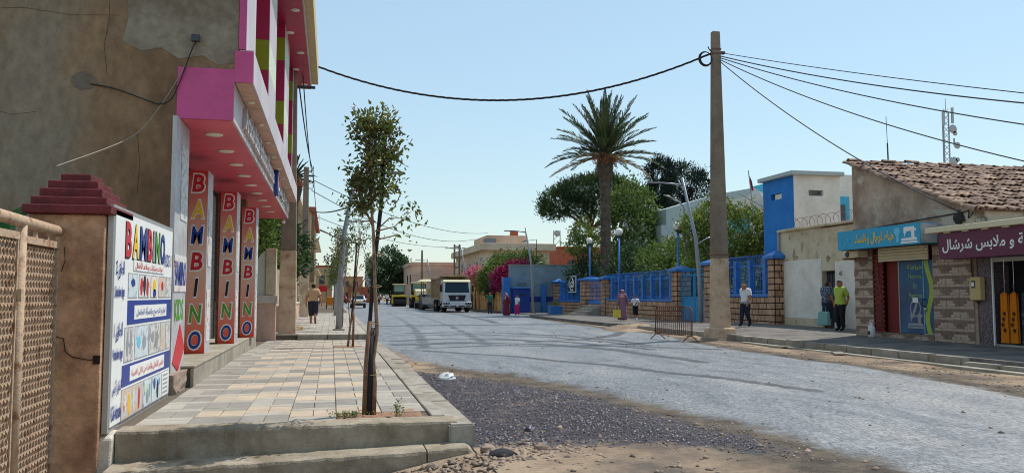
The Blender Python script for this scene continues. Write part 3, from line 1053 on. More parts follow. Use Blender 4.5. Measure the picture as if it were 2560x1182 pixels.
# raised slab in front of the shop, built of front facing slabs and a top
platform = tag(thing('shop_platform', None, None, (-2.4, 17.7, .2)), kind='structure')
mb = MB().box(-3.2, -1.93, 12.75, 22.8, 0, .47)
mb.build('core', 'concrete', platform)
y = 12.67
for L_ in (1.35, 2.2, 2.0, 2.2, 2.38):
    MB().box(-1.928, -1.88 + random.uniform(-.004, .004), y, y + L_ - .012, .0, .472).build('facing_slab', 'concrete', platform, bevel=.006)
    MB().box(-3.2, -1.87, y, y + L_ - .008, .474, .505).build('top_slab', 'concrete', platform, bevel=.006)
    y += L_
mb = MB()
mb.box(-2.9, -1.97, 11.75, 12.66, .0, .46)
sb = mb.build('rough_stone_block', 'stone', platform)
_bm = bmesh.new(); _bm.from_mesh(sb.data)
bmesh.ops.subdivide_edges(_bm, edges=_bm.edges[:], cuts=5, use_grid_fill=True)
for v in _bm.verts: v.co += Vector((random.uniform(-.025, .025), random.uniform(-.02, .02), random.uniform(-.02, .02)))
_bm.to_mesh(sb.data); _bm.free()

# far left pavement beyond the cross kerb
far_pavement = MB()
far_pavement.box(-1.75, 1.2, 27.35, 140, -.1, .252)
far_pavement = tag(far_pavement.build('far_left_pavement', 'joint'), kind='structure')
fm = {'paver_tan': MB(), 'paver_grey': MB(), 'paver_light': MB()}
for x, y, kind, mt in paver_layout(27.6, 60, 1.17, 6, 33):
    stuff_paver(fm, x, y, kind, mt if mt != 'paver_tan' else 'paver_light', .268)
for mt, m_ in fm.items():
    if m_.v: tag(m_.build('far_pavers', mt, far_pavement), kind='stuff')
for x0, x1 in ((-1.0, -.1), (-.08, .82), (.84, 1.46)):
    MB().box(x0, x1, 27.2, 27.5, -.05, .275).build('cross_kerb_stone', 'kerb', far_pavement, bevel=.02)

# ---------------------------------------------------------------- right pavement
right_pavement = MB()
right_pavement.prism([(13.1, -.1), (18.6, -.1), (18.6, .3), (15.6, .295), (13.2, .2), (13.1, .2)], 'y', -4, 34.2)
right_pavement = tag(right_pavement.build('right_pavement', 'right_pavement'), kind='structure')
right_kerb = tag(thing('right_kerb', None, None, (13, 15, 0)), kind='structure')
rk = MB().box(-.12, .12, -.49, .49, -.2, .1).mesh('kerb_stone', mat=MATS['kerb'])
bevel_mesh(rk, .02, 2)
for k in range(36):
    y = -1.2 + k
    low = -.08 if y < 15.3 else 0
    inst('kerb_stone', rk, right_kerb, (13.0 + rnd.gauss(0, .008), y, .108 + low + rnd.gauss(0, .005)), (rnd.gauss(0, .006), rnd.gauss(0, .008), rnd.gauss(0, .006)))
MB().box(12.62, 12.87, 2, 24.5, -.05, .045).build('gutter_strip', 'concrete', right_kerb, bevel=.01)
mid_pavement = MB()
mid_pavement.prism([(13.2, 39.2), (13.2, 55.5), (14.3, 57.5), (18.2, 57.5), (18.2, 34.3), (14.8, 34.3), (14.2, 37.0)], 'z', -.1, .16)
mid_pavement = tag(mid_pavement.build('middle_pavement', 'right_pavement', bevel=.03), kind='structure')
MB().prism([(14.5, 66.5), (14.5, 57.5), (18.2, 57.5), (18.2, 67)], 'z', -.1, .09).build('lower_apron', 'right_pavement', mid_pavement)
far_right_pavement = tag(MB().box(13.1, 14.6, 71, 150, -.1, .13).build('far_right_pavement', 'right_pavement', bevel=.02), kind='structure')
# dirt spoil by the concrete pole and the fence gate
for i, (x, y, rx, ry, hz) in enumerate([(13.6, 36.2, 1.6, 1.4, .22), (12.2, 33.5, 1.2, 2.2, .12), (12.6, 28.5, .9, 1.6, .08), (12.0, 20.5, .5, 3.5, .06)]):
    mb = MB()
    n_ = 18
    rr = random.Random(i)
    for j in range(n_ + 1):
        for k in range(n_ + 1):
            u, w = -1 + 2 * k / n_, -1 + 2 * j / n_
            h = max(0, 1 - u * u - w * w)
            mb.v.append((x + u * rx, y + w * ry, -.02 + hz * h ** .8 * rr.uniform(.75, 1.25)))
    mb.f = [(j * (n_ + 1) + k, j * (n_ + 1) + k + 1, (j + 1) * (n_ + 1) + k + 1, (j + 1) * (n_ + 1) + k) for j in range(n_) for k in range(n_)]
    mb.build('dirt_mound', 'dirt', ground, smooth=True)
for x, y, a in ((14.9, 35.6, .2), (15.7, 36.0, -.3), (14.0, 34.9, .1), (12.5, 21.8, .4), (12.45, 19.0, 1.2)):
    o = MB().box(-.22, .22, -.13, .13, 0, .05).build('loose_slab', 'concrete', right_pavement, bevel=.015, local=True)
    o.location = (x, y, .17 if x > 13.5 else .03)
    o.rotation_euler = (random.uniform(-.08, .08), random.uniform(-.08, .08), a)
# ---------------------------------------------------------------- left shop building
YE = 12.2
shop = thing('shop_building', 'pink shop building with stained rendered end wall and canopy over the left pavement', 'building', (-3.5, YE, 0))
# end wall and body
MB().prism([(-11, 0), (-2.12, 0), (-2.12, 4.66), (-1.32, 4.66), (-1.32, 8.8), (-11, 8.8)], 'y', YE, 12.95).build('end_wall', 'render_wall', shop)
MB().box(-11, -2.75, 12.952, 22.8, 0, 4.66).build('ground_floor', 'render_wall', shop)
MB().box(-2.748, -2.122, 12.96, 27.7, 3.97, 4.6).build('lintel', 'render_wall', shop)
MB().box(-2.748, -2.15, 22.3, 22.8, .51, 3.96).build('far_jamb', 'render_wall', shop)
MB().box(-11, -1.66, 12.952, 29.6, 4.665, 8.8).build('upper_floor', 'render_wall', shop)
# the recessed shop front behind the wall pillars
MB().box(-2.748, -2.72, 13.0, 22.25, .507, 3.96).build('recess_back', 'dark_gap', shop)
for k, (y0, y1) in enumerate(((13.05, 15.25), (16.5, 18.2), (19.5, 20.8))):
    for j in range(22):
        MB().box(-2.718, -2.69, y0, y1, .52 + j * .15, .52 + j * .15 + .143).build('shutter_slat', 'shutter', shop)
# canopy box: end cap, soffit, front, ledge
can = MB().box(-2.118, -1.40, YE + .02, 27.7, 3.96, 4.60).build('canopy', 'panel_white', shop)
MB().box(-2.12, -1.372, YE - .03, YE + .018, 3.94, 4.66).build('canopy_end_panel', 'pink', shop)
y = YE
for k in range(7):                                        # soffit panels, one by one
    y1 = y + 2.214
    MB().box(-2.7, -1.40, max(y + .004, 12.97) if k == 0 else y + .004, y1 - .004, 3.935, 3.957).build('soffit_panel', 'pink_soffit', can)
    MB().box(-1.398, -1.368, y + .004, y1 - .004, 3.935, 4.478).build('front_panel', 'panel_white', can)
    y = y1
led = MB().box(-1.66, -1.14, 12.96, 27.68, 4.50, 4.90).build('ledge', 'panel_white', shop)
MB().box(-1.37, -1.12, YE - .03, YE + .018, 4.482, 4.93).build('ledge_end_panel', 'pink', shop)
MB().box(-1.318, -1.14, YE + .02, 12.955, 4.5, 4.9).build('ledge_return', 'panel_white', shop)
y = YE
for k in range(5):
    y1 = y + 3.1
    MB().box(-1.138, -1.112, y + .004, y1 - .004, 4.482, 4.935).build('ledge_panel', 'panel_white', led)
    MB().box(-1.36, -1.14, y + .004, y1 - .004, 4.482, 4.498).build('ledge_soffit_panel', 'garden_pink', led)
    MB().box(-1.31 if k == 0 else -1.66, -1.115, y + .004, y1 - .004, 4.936, 4.955).build('ledge_cap', 'panel_white', led)
    y = y1
disc = MB().lathe([(.001, -.012), (.095, -.012), (.105, 0), (.105, .012)], k=20).mesh('downlight', mat=MATS['lamp_disc'], smooth=True)
for k in range(9):
    inst('downlight', disc, can, (-1.76, 13.25 + k * 1.5, 3.922), scale=(1.25, 1.25, 1))
for k in range(8):
    inst('downlight', disc, led, (-1.25, 13.4 + k * 1.75, 4.472), scale=(.55, .55, 1))
MB().box(-2.115, -1.40, YE + .022, 12.965, 3.935, 3.957).build('soffit_panel', 'pink_soffit', can)
rw_ = random.Random(6)
def patch(x, z, rx, rz, mat, n=14, jag=.18):
    pts = [(x + rx * math.cos(a) * rw_.uniform(1 - jag, 1 + jag), z + rz * math.sin(a) * rw_.uniform(1 - jag, 1 + jag)) for a in np.linspace(0, 2 * math.pi, n + 1)[:-1]]
    MB().prism(pts, 'y', YE - .006 - rw_.uniform(0, .003), YE - .001).build('plaster_patch', mat, shop)
patch(-3.32, 4.4, .16, .12, 'patch_dark')
MB().prism([(-2.82, 5.8), (-2.78, 5.3), (-2.85, 4.98), (-2.6, 4.86), (-2.35, 4.92), (-2.12, 4.78), (-1.8, 4.84), (-1.6, 4.72), (-1.33, 4.76), (-1.33, 5.8)], 'y', YE - .005, YE - .001).build('plaster_patch', 'patch_plaster', shop)
patch(-4.1, 5.6, .3, .12, 'patch_dark')
for path in ([(-5.2, 5.35), (-4.6, 5.31), (-4.1, 5.36), (-3.5, 5.3), (-2.9, 5.34)], [(-3.05, 5.75), (-3.02, 5.3), (-3.08, 4.9), (-3.03, 4.5)], [(-4.6, 4.0), (-4.2, 3.9), (-3.9, 3.95)], [(-2.6, 2.9), (-2.58, 3.3), (-2.62, 3.7)]):
    MB().tube([(a, YE - .002, b) for a, b in path], .003, 4, flat=.6).build('crack', 'crack', shop)
# pink edge strip at the foot of the end wall and the printed side panel
MB().box(-2.16, -2.09, YE - .035, YE - .002, 1.9, 3.93).build('edge_strip', 'pink', shop)
sp = MB().box(-2.117, -2.06, 11.9, 12.93, .3, 3.92).build('side_panel', 'sign_pale', shop)
MB().box(-2.058, -2.05, 12.3, 12.85, 2.55, 3.6).build('side_print', 'print_c', sp)
MB().box(-2.058, -2.05, 11.95, 12.9, 1.55, 2.05).build('side_print', 'print_b', sp)
text('side_lettering', 'BAMBINO', 'sign_blue', sp, (-2.05, 12.42, 1.8), (0, 1, 0), (0, 0, 1), width=.85, height=.34, bold=.03)
text('side_lettering', 'KIDS', 'sign_green', sp, (-2.06, 12.42, 1.3), (0, 1, 0), (0, 0, 1), width=.7, height=.3, bold=.03)
MB().prism([(12.0, .6), (12.5, 1.1), (12.9, .75), (12.4, .46)], 'x', -2.058, -2.05).build('side_print', 'sign_red', sp)
# three wall pillars with the vertical name
def grad(name, top, mid, bot):
    m = pm(name, top, rough=.45, var=.04)
    nt = m.node_tree
    b = nt.nodes['Principled BSDF']
    geo = nt.nodes.new('ShaderNodeNewGeometry')
    sx = nt.nodes.new('ShaderNodeSeparateXYZ')
    mr = nt.nodes.new('ShaderNodeMapRange')
    mr.inputs['From Min'].default_value = .5
    mr.inputs['From Max'].default_value = 3.7
    cr = nt.nodes.new('ShaderNodeValToRGB')
    cr.color_ramp.elements[0].color = bot
    cr.color_ramp.elements[1].color = top
    e = cr.color_ramp.elements.new(.52)
    e.color = mid
    nt.links.new(geo.outputs['Position'], sx.inputs[0])
    nt.links.new(sx.outputs['Z'], mr.inputs['Value'])
    nt.links.new(mr.outputs[0], cr.inputs['Fac'])
    nt.links.new(cr.outputs['Color'], b.inputs['Base Color'])
grad('print_gradient', c(206, 34, 42), c(226, 190, 166), c(216, 66, 38))
LET = [('B', 'sign_red'), ('A', 'sign_yellow'), ('M', 'sign_blue'), ('B', 'sign_red'), ('I', 'sign_black'), ('N', 'sign_green'), ('O', 'sign_blue')]
for k, (y0, x0, x1, zt) in enumerate(((15.3, -2.43, -2.11, 3.66), (18.3, -2.27, -1.94, 3.66), (20.9, -2.1, -1.77, 3.6))):
    p_ = MB().box(x0, x1, y0, y0 + .62, .506, zt).build('wall_pillar', 'sign_pale', shop)
    fp = MB().box(x0 + .004, x1 - .004, y0 - .012, y0 - .001, .51, zt - .004).build('printed_face', 'print_gradient', p_)
    MB().box(x1 + .001, x1 + .008, y0 + .1, y0 + .5, .7, 1.6).build('side_print', 'print_b', p_)
    MB().box(x1 + .001, x1 + .008, y0 + .12, y0 + .55, 2.0, 3.0).build('side_print', 'print_c', p_)
    MB().box(x0 - .05, x0 - .002, y0 + .02, y0 + .12, .506, zt).build('edge_trim', 'rust_brown', p_)
    h = (zt - .51) / 7
    for j, (ch, mt) in enumerate(LET):
        zc = zt - h * (j + .5)
        w_ = .08 if ch == 'I' else .21
        text('letter_outline', ch, 'sign_white', p_, ((x0 + x1) / 2, y0 - .012, zc), (1, 0, 0), (0, 0, 1), height=h * .80, width=w_ * 1.18, depth=.003, bold=.06, shear=.12)
        text('letter', ch, mt, p_, ((x0 + x1) / 2, y0 - .017, zc), (1, 0, 0), (0, 0, 1), height=h * .68, width=w_ * .95, depth=.004, bold=.025, shear=.12)
# raised lettering on the canopy front
text('canopy_lettering', 'Article Bébé Enfants & Femmes', 'letter_grey', can, (-1.366, 16.6, 4.22), (0, 1, 0), (0, 0, 1), height=.36, width=6.6, depth=.06, bold=.02, split=True)
lg = MB().lathe([(.001, 0), (.36, 0), (.36, .09), (.001, .09)], k=28)
lg.v = [(d, a, b) for a, b, d in lg.v]
lgo = lg.build('round_logo', 'sign_blue', can, local=True)
lgo.location = Vector((-1.366, 20.9, 4.24)) - wloc(can)
l2 = MB().lathe([(.001, 0), (.24, 0), (.24, .02), (.001, .02)], k=24)
l2.v = [(d, a, b) for a, b, d in l2.v]
l2o = l2.build('logo_disc', 'sign_white', lgo, local=True)
l2o.location = (.091, 0, 0)
MB().box(.115, .125, -.12, .1, -.14, .16).build('logo_mark', 'sign_red', lgo, local=True)
text('canopy_lettering', 'لوازم الأطفال والمرأة', 'letter_grey', can, (-1.366, 24.3, 4.2), (0, 1, 0), (0, 0, 1), height=.4, width=5.4, depth=.06, bold=.02, split=True)
# upper front: fins, window strips, roof overhang
MB().box(-1.658, -1.60, 12.97, 29.6, 4.96, 8.79).build('window_band', 'window_dark', shop)
MB().box(-1.318, -1.22, YE - .02, YE + .03, 4.96, 8.79).build('corner_trim', 'pink', shop)
MB().box(-1.318, -1.22, YE + .031, YE + 1.4, 4.96, 8.79).build('corner_panel', 'panel_white', shop)
for k, (y0, t_, x0) in enumerate(((17.4, 2.1, -1.64), (22.9, 2.2, -1.56), (27.6, 1.8, -1.5))):
    f_ = MB().box(x0, -1.30, y0, y0 + t_, 4.96, 8.79).build('facade_fin', 'panel_white', shop)
    z = 4.96
    for j, (h_, mt) in enumerate(((1.08, 'pink_deep'), (.62, 'olive'), (1.1, 'pink_deep'), (.62, 'olive'), (.4, 'pink_deep'))):
        MB().box(x0, -1.302, y0 - .012, y0 - .001, z + .003, z + h_ - .003).build('fin_panel', mt, f_)
        MB().box(-1.298, -1.29, y0, y0 + t_, z + .003, z + h_ - .003).build('fin_side_panel', 'panel_white' if mt != 'olive' else 'garden_green', f_)
        z += h_
for k in range(3):
    MB().box(-1.60, -1.585, 14.0 + k * 4.9, 14.06 + k * 4.9, 4.96, 8.79).build('window_mullion', 'panel_white', shop)
rf = MB().box(-11, -.55, YE - .3, 30.4, 9.0, 9.75).build('roof', 'cream_edge', shop)
y = YE - .3
for k in range(6):
    MB().box(-1.66, -.80, y + .004, y + 3.026, 8.80, 8.82).build('roof_soffit_panel', 'pink_deep', rf)
    MB().box(-.80, -.77, y + .004, y + 3.026, 8.79, 9.3).build('roof_fascia_panel', 'panel_white', rf)
    y += 3.033
MB().box(-11, -.81, YE - .3, 30.4, 8.822, 8.998).build('roof_slab', 'cream_edge', rf)
for k in range(9):
    inst('downlight', disc, rf, (-1.0 - .22 * (k % 2), 14 + k * 1.95, 8.79), scale=(1.1, 1.1, 1))
cam_ = MB().tube([(-1.5, 27.55, 3.93), (-1.5, 27.55, 3.86)], .02, 8)
cam_.sphere(-1.5, 27.5, 3.82, .06, .09, .06, 10, 7)
cam_.build('security_camera', 'sign_white', shop, smooth=True)
MB().tube([(-2.35, YE - .02, 3.93), (-2.35, YE - .02, 3.2)], .05, 6)
# loose cables on the end wall
def cable(name, pts, r, mat, parent=None, k=5, n=24):
    """smooth cable through points (Catmull-Rom)"""
    P = [Vector(p) for p in pts]
    P = [P[0]] + P + [P[-1]]
    out = []
    for i in range(1, len(P) - 2):
        for j in range(n):
            t = j / n
            a, b, d, e = P[i - 1], P[i], P[i + 1], P[i + 2]
            out.append(.5 * ((2 * b) + (d - a) * t + (2 * a - 5 * b + 4 * d - e) * t * t + (3 * b - a - 3 * d + e) * t ** 3))
    out.append(P[-2])
    return MB().tube(out, r, k).build(name, mat, parent, smooth=True)
yw = YE - .03
cb = cable('wall_cable', [(-3.23, yw + .02, 4.36), (-2.9, yw, 4.3), (-2.5, yw - .02, 4.16), (-2.32, yw - .02, 4.12), (-2.15, yw - .04, 4.25), (-1.95, yw - .04, 4.85), (-1.88, yw + .02, 5.06)], .009, 'cable')
tag(cb, 'thin dark cable drooping across the stained end wall of the pink shop', 'cable')
cb2 = cable('wall_wire', [(-1.87, yw + .02, 5.08), (-2.05, yw - .04, 4.6), (-2.35, yw - .03, 4.05), (-2.6, yw - .5, 3.55), (-3.05, yw - 1.9, 2.95)], .007, 'cable_pale')
tag(cb2, 'pale wire hanging from the end wall down behind the gate pillar', 'cable')
MB().box(-1.95, -1.84, YE - .06, YE - .002, 5.03, 5.12).build('cable_clamp', 'lamp_dark', shop)

# ---------------------------------------------------------------- gate pillar, gate, hoarding
pil = thing('gate_pillar', 'cracked ochre plaster gate pillar with stepped dark red cap', 'pillar', (-2.5, 8.9, -.3))
MB().box(-2.76, -2.1, 8.55, 9.32, -.4, 2.26).build('shaft', 'pillar_plaster', pil, bevel=.02)
cap = MB().box(-2.8, -2.03, 8.48, 9.39, 2.262, 2.345).build('cap_course', 'maroon_cap', pil, bevel=.012)
for i, (d, z0, z1) in enumerate(((.055, 2.346, 2.425), (.11, 2.426, 2.51), (.165, 2.511, 2.59), (.25, 2.591, 2.665))):
    MB().box(-2.8 + d, -2.03 - d, 8.48 + d, 9.39 - d, z0, z1).build('cap_course', 'maroon_cap', pil, bevel=.012)
MB().tube([(-2.53, 8.543, 1.22), (-2.50, 8.543, 1.12), (-2.42, 8.543, 1.10), (-2.40, 8.543, .98), (-2.34, 8.543, .93), (-2.2, 8.543, .9), (-2.12, 8.543, .9)], .008, 4, flat=.5).build('crack', 'crack', pil)
MB().tube([(-2.44, 8.543, 1.95), (-2.43, 8.543, 1.82), (-2.46, 8.543, 1.72)], .006, 4, flat=.5).build('crack', 'crack', pil)
MB().box(-2.16, -2.10, 8.535, 8.549, .86, .94).build('chip', 'crack', pil)

base = MB().prism([(8.5, -.5), (8.62, .16), (8.75, .2), (11.7, .2), (11.7, -.5)], 'x', -2.3, -1.99)
base = base.build('plaster_footing', 'white_plaster', None, bevel=.02)
tag(base, 'rough white plaster footing below the printed hoarding', 'wall')

mb = MB().box(-2.9, -2.3, 9.33, 12.15, -.3, 2.1)
gw = mb.build('garden_wall', 'pillar_plaster')
tag(gw, 'low ochre wall hidden behind the printed hoarding', 'wall')

hd = thing('hoarding', 'large white printed hoarding with coloured name mounted beside the gate pillar', 'sign', (-2.03, 10.1, .2))
y0, y1, z0, z1 = 8.63, 11.68, .2, 2.37
MB().box(-2.09, -2.04, y0, y1, z0, z1).build('frame', 'frame_grey', hd)
MB().box(-2.04, -2.03, y0 + .05, y1 - .05, z0 + .05, z1 - .05).build('sheet', 'sign_white', hd)
hx = -2.029
def hb(name, ya, yb, za, zb, mat, lift=0.0):
    """flat print on the hoarding given in sheet fractions"""
    MB().box(hx - .006, hx + .002 + lift, y0 + (y1 - y0) * ya, y0 + (y1 - y0) * yb, z0 + (z1 - z0) * za, z0 + (z1 - z0) * zb).build(name, mat, hd)
def ht(body, ya, zc, w, h, mat, bold=.01, lift=.003):
    text('lettering', body, mat, hd, (hx + .001 + lift, y0 + (y1 - y0) * ya, z0 + (z1 - z0) * zc), (0, 1, 0), (0, 0, 1), height=h * (z1 - z0), width=w * (y1 - y0), bold=bold)
xpos = .14
for ch, mt, w_ in (('B', 'sign_red', .09), ('A', 'sign_yellow', .10), ('M', 'sign_blue', .115), ('B', 'sign_red', .085), ('I', 'sign_grey', .035), ('N', 'sign_green', .085), ('O', 'sign_blue', .09)):
    ht(ch, xpos + w_ / 2 + .003, .857, w_ * 1.02, .175, 'sign_black', .05, .001)
    ht(ch, xpos + w_ / 2, .86, w_ * .92, .165, mt, .03, .0045)
    xpos += w_ + .012
ht('KIDS 1', .88, .80, .15, .07, 'sign_blue')
hb('text_box', .27, .80, .715, .775, 'sign_grey'); hb('text_box_fill', .274, .796, .72, .77, 'sign_white', .0015)
ht('عربات ومشايات ومقاعد الأطفال', .535, .745, .48, .045, 'sign_red')
hb('blue_band', .2, .98, .46, .575, 'sign_blue')
hb('text_box_fill', .3, .88, .482, .55, 'sign_white', .002)
ht('لوازم الرضيع والمرأة الحامل', .59, .515, .52, .05, 'sign_blue', lift=.006)
hb('blue_band', .15, .98, .175, .275, 'sign_blue')
hb('text_box_fill', .26, .86, .19, .262, 'sign_white', .002)
ht('ملابس الأطفال والأحذية من 0 الى 16 سنة', .56, .226, .56, .045, 'sign_red', lift=.006)
for (ya, yb, za, zb, mt) in ((.2, .34, .585, .705, 'print_a'), (.36, .54, .585, .705, 'print_b'), (.56, .69, .585, .705, 'print_d'), (.71, .85, .585, .705, 'print_skin'), (.86, .97, .585, .705, 'print_c'),
                             (.17, .30, .285, .45, 'print_c'), (.32, .54, .285, .45, 'print_a'), (.55, .76, .285, .45, 'print_c'), (.77, .87, .285, .45, 'print_skin'), (.88, .97, .285, .45, 'print_c'),
                             (.15, .47, .02, .165, 'print_skin'), (.48, .62, .02, .165, 'print_a'), (.63, .80, .02, .165, 'print_a')):
    hb('picture_edge', ya, yb, za, zb, 'sign_grey')
    hb('picture', ya + .004, yb - .004, za + .005, zb - .005, mt, .0015)
rr_ = random.Random(3)
for (ya, za, ra, rb, mt) in ((.27, .66, .03, .02, 'sign_blue'), (.40, .64, .02, .045, 'sign_red'), (.45, .65, .02, .05, 'sign_black'), (.50, .64, .02, .05, 'sign_red'), (.62, .65, .028, .035, 'sign_yellow'), (.63, .61, .03, .025, 'sign_blue'), (.78, .65, .02, .03, 'sign_red'),
                             (.2, .09, .015, .05, 'print_b'), (.26, .09, .015, .055, 'sign_yellow'), (.33, .09, .015, .055, 'print_b'), (.41, .09, .015, .06, 'sign_red'), (.52, .12, .02, .03, 'garden_green'), (.55, .07, .02, .04, 'sign_grey'), (.59, .10, .015, .04, 'cl_teal'), (.68, .12, .02, .03, 'sign_blue'), (.74, .08, .02, .05, 'cl_navy'), (.77, .12, .012, .02, 'sky_sign'),
                             (.21, .37, .015, .06, 'sign_grey'), (.26, .37, .015, .06, 'sign_grey'), (.38, .37, .03, .03, 'sky_sign_light'), (.47, .36, .03, .04, 'sign_grey'), (.62, .38, .03, .03, 'sign_grey'), (.7, .36, .03, .05, 'frame_grey')):
    pts = [((y0 + (y1 - y0) * (ya + ra * math.cos(a) * rr_.uniform(.8, 1.15))), z0 + (z1 - z0) * (za + rb * math.sin(a) * rr_.uniform(.8, 1.15))) for a in np.linspace(0, 2 * math.pi, 13)[:-1]]
    MB().prism(pts, 'x', hx, hx + .006).build('printed_figure', mt, hd)
for zc, ar, fr in ((.665, 'الطابق 2', 'Deuxième étage'), (.385, 'الطابق 1', 'Première étage'), (.135, 'الطابق الأرضي', 'RZ-de-chaussée')):
    ht(ar, .085, zc + .05, .11, .085, 'sign_blue', .03)
    ht(fr, .085, zc - .055, .125, .065, 'sign_blue', .03)
hb('phone_box', .825, .965, .02, .165, 'sign_grey'); hb('phone_box_fill', .83, .96, .025, .16, 'sign_white', .0015)
for k in range(5):
    hb('phone_line', .845, .945, .04 + k * .024, .05 + k * .024, 'sign_grey', .003)

gate = thing('mesh_gate', 'rusty ochre metal gate of diamond wire mesh at the left edge', 'gate', (-2.48, 7, -.3))
gx = -2.48
MB().tube([(gx, 3.6, 2.16), (gx, 8.5, 2.09)], .05, 12).build('top_rail', 'gate_paint', gate, smooth=True)
MB().box(gx - .02, gx + .02, 7.62, 8.47, 1.93, 1.99).build('mesh_rail', 'gate_paint', gate)
MB().box(gx - .02, gx + .02, 5.2, 7.45, 1.95, 2.01).build('mesh_rail', 'gate_paint', gate)
for yy in (7.54, 5.1):
    MB().tube([(gx, yy, -.4), (gx, yy, 2.08)], .042, 10).build('upright', 'gate_paint', gate, smooth=True)
for yy, hh in ((7.85, .12), (8.15, .12), (8.45, .15)):
    MB().box(gx - .012, gx + .012, yy, yy + .05, 1.99, 1.99 + hh - .02).build('rail_tab', 'gate_paint', gate)
for yy in (7.61, 8.46):
    MB().box(gx - .015, gx + .015, yy - .012, yy + .012, -.4, 1.93).build('stile', 'gate_paint', gate)
MB().box(gx - .015, gx + .015, 7.43, 7.455, -.4, 1.95).build('stile', 'gate_paint', gate)
MB().box(gx + .018, gx + .05, 7.44, 7.50, 1.45, 1.55).build('latch_plate', 'gate_paint', gate)
def hexmesh(ya, yb, za, zb, name):
    """expanded mesh: zig-zag strands of flat strip"""
    mb = MB()
    p, q = .036, .062
    ny = int((yb - ya) / p)
    nz = int((zb - za) / q)
    for i in range(ny + 1):
        yc = ya + i * p
        pts = []
        for j in range(nz + 1):
            z = za + j * q
            s = p * .46 * (1 if (j + i) % 2 else -1)
            pts += [(gx, yc + s, z + q * .15), (gx + .006 * (1 if j % 2 else -1), yc + s, z + q * .6)]
        for a, b in zip(pts, pts[1:]):
            w_ = .006
            n = len(mb.v)
            mb.v += [(a[0] - .007, a[1] - w_, a[2]), (a[0] + .007, a[1] + w_, a[2]), (b[0] + .007, b[1] + w_, b[2]), (b[0] - .007, b[1] - w_, b[2]),
                     (a[0] + .007, a[1] - w_, a[2]), (b[0] + .007, b[1] - w_, b[2])]
            mb.f += [(n, n + 1, n + 2, n + 3), (n, n + 4, n + 5, n + 3), (n + 4, n + 1, n + 2, n + 5)]
    return tag(mb.build(name, 'gate_paint', gate), kind='stuff')
hexmesh(7.63, 8.45, -.3, 1.93, 'wire_mesh')
hexmesh(5.2, 7.43, -.3, 1.95, 'wire_mesh')
MB().box(gx - .045, gx - .03, 5.2, 8.47, -.4, 1.98).build('backing_sheet', 'gate_dirt', gate)

# broad leaf plant behind the gate
bp = thing('banana_plant', 'dark green broad leaves rising behind the mesh gate', 'plant', (-3.6, 9.6, -.3))
for k, (a, ln, tilt) in enumerate(((2.7, 1.0, .5), (.3, .8, .35), (3.6, 1.1, .8), (5.2, .9, .6), (1.4, .9, .7))):
    mb = MB()
    n_ = 10
    for i in range(n_ + 1):
        t = i / n_
        r_ = ln * t
        z = 2.05 + .5 * math.sin(t * 2.2) * (1.2 - tilt)
        w_ = .26 * math.sin(min(1, t * 1.15 + .08) * math.pi) ** .6
        cx, cy = -3.6 + math.cos(a) * r_, 9.6 + math.sin(a) * r_
        nx, ny = -math.sin(a), math.cos(a)
        mb.v += [(cx + nx * w_, cy + ny * w_, z - w_ * .4), (cx, cy, z), (cx - nx * w_, cy - ny * w_, z - w_ * .4)]
    for i in range(n_):
        for j in range(2):
            q = i * 3 + j
            mb.f.append((q, q + 1, q + 4, q + 3))
    mb.build('leaf', 'leaf_banana', bp, smooth=True)
MB().tube([(-3.6, 9.6, -.3), (-3.6, 9.6, 2.1)], [.12, .05], 8).build('stem', 'leaf_banana', bp, smooth=True)

# ---------------------------------------------------------------- things beyond the shop on the left
def concrete_pole(name, label, x, y, zb, h, wb, wt, lime, group=None, foot=False):
    p = thing(name, label, 'pole', (x, y, zb), group=group)
    def sect(z):
        t = z / h
        return wb + (wt - wb) * t
    def shaft(nm, za, zc, mat, gap=0.0):
        a, b = sect(za) / 2, sect(zc) / 2
        MB().frustum(x - a, x + a, y - a * .75, y + a * .75, zb + za, x - b, x + b, y - b * .75, y + b * .75, zb + zc).build(nm, mat, p, bevel=.025)
    shaft('painted_base', 0, lime, 'pole_limewash')
    shaft('shaft', lime + .002, h, 'pole_concrete')
    for s in (-1, 1):
        a, b = sect(lime) / 2 - .07, sect(h) / 2 - .04
    if foot:
        f_ = MB().frustum(x - .48, x + .44, y - .42, y + .4, zb - .1, x - .42, x + .4, y - .38, y + .36, zb + .42).build('plinth', 'pole_limewash', p, bevel=.06)
        MB().frustum(x - .62, x + .66, y - .55, y + .5, zb - .1, x - .52, x + .5, y - .46, y + .42, zb + .09).build('footing', 'pole_concrete', p, bevel=.04)
    return p
concrete_pole('utility_pole', 'thick concrete pole with limewashed base at the corner of the pink shop', -1.36, 28.1, .1, 9.4, .56, .34, 2.85)
pA = concrete_pole('utility_pole', 'plain concrete pole behind the walking man on the left pavement', -1.5, 50, .25, 8.7, .5, .28, 2.4, 'poles down the left pavement')
pB = concrete_pole('utility_pole', 'farther concrete pole beyond the left garden trees', -1.6, 75, .25, 8.2, .45, .25, 2.4, 'poles down the left pavement')
for pp, yy, zz, n_ in ((pA, 50, 8.9, 4), (pB, 75, 8.4, 3)):
    for k in range(n_):
        MB().tube([(-1.4, yy, zz - .35 * k - .15), (-1.12, yy, zz - .35 * k - .15), (-1.08, yy, zz - .35 * k), (-1.12, yy, zz - .35 * k + .1)], .025, 6).build('insulator_hook', 'lamp_dark', pp)
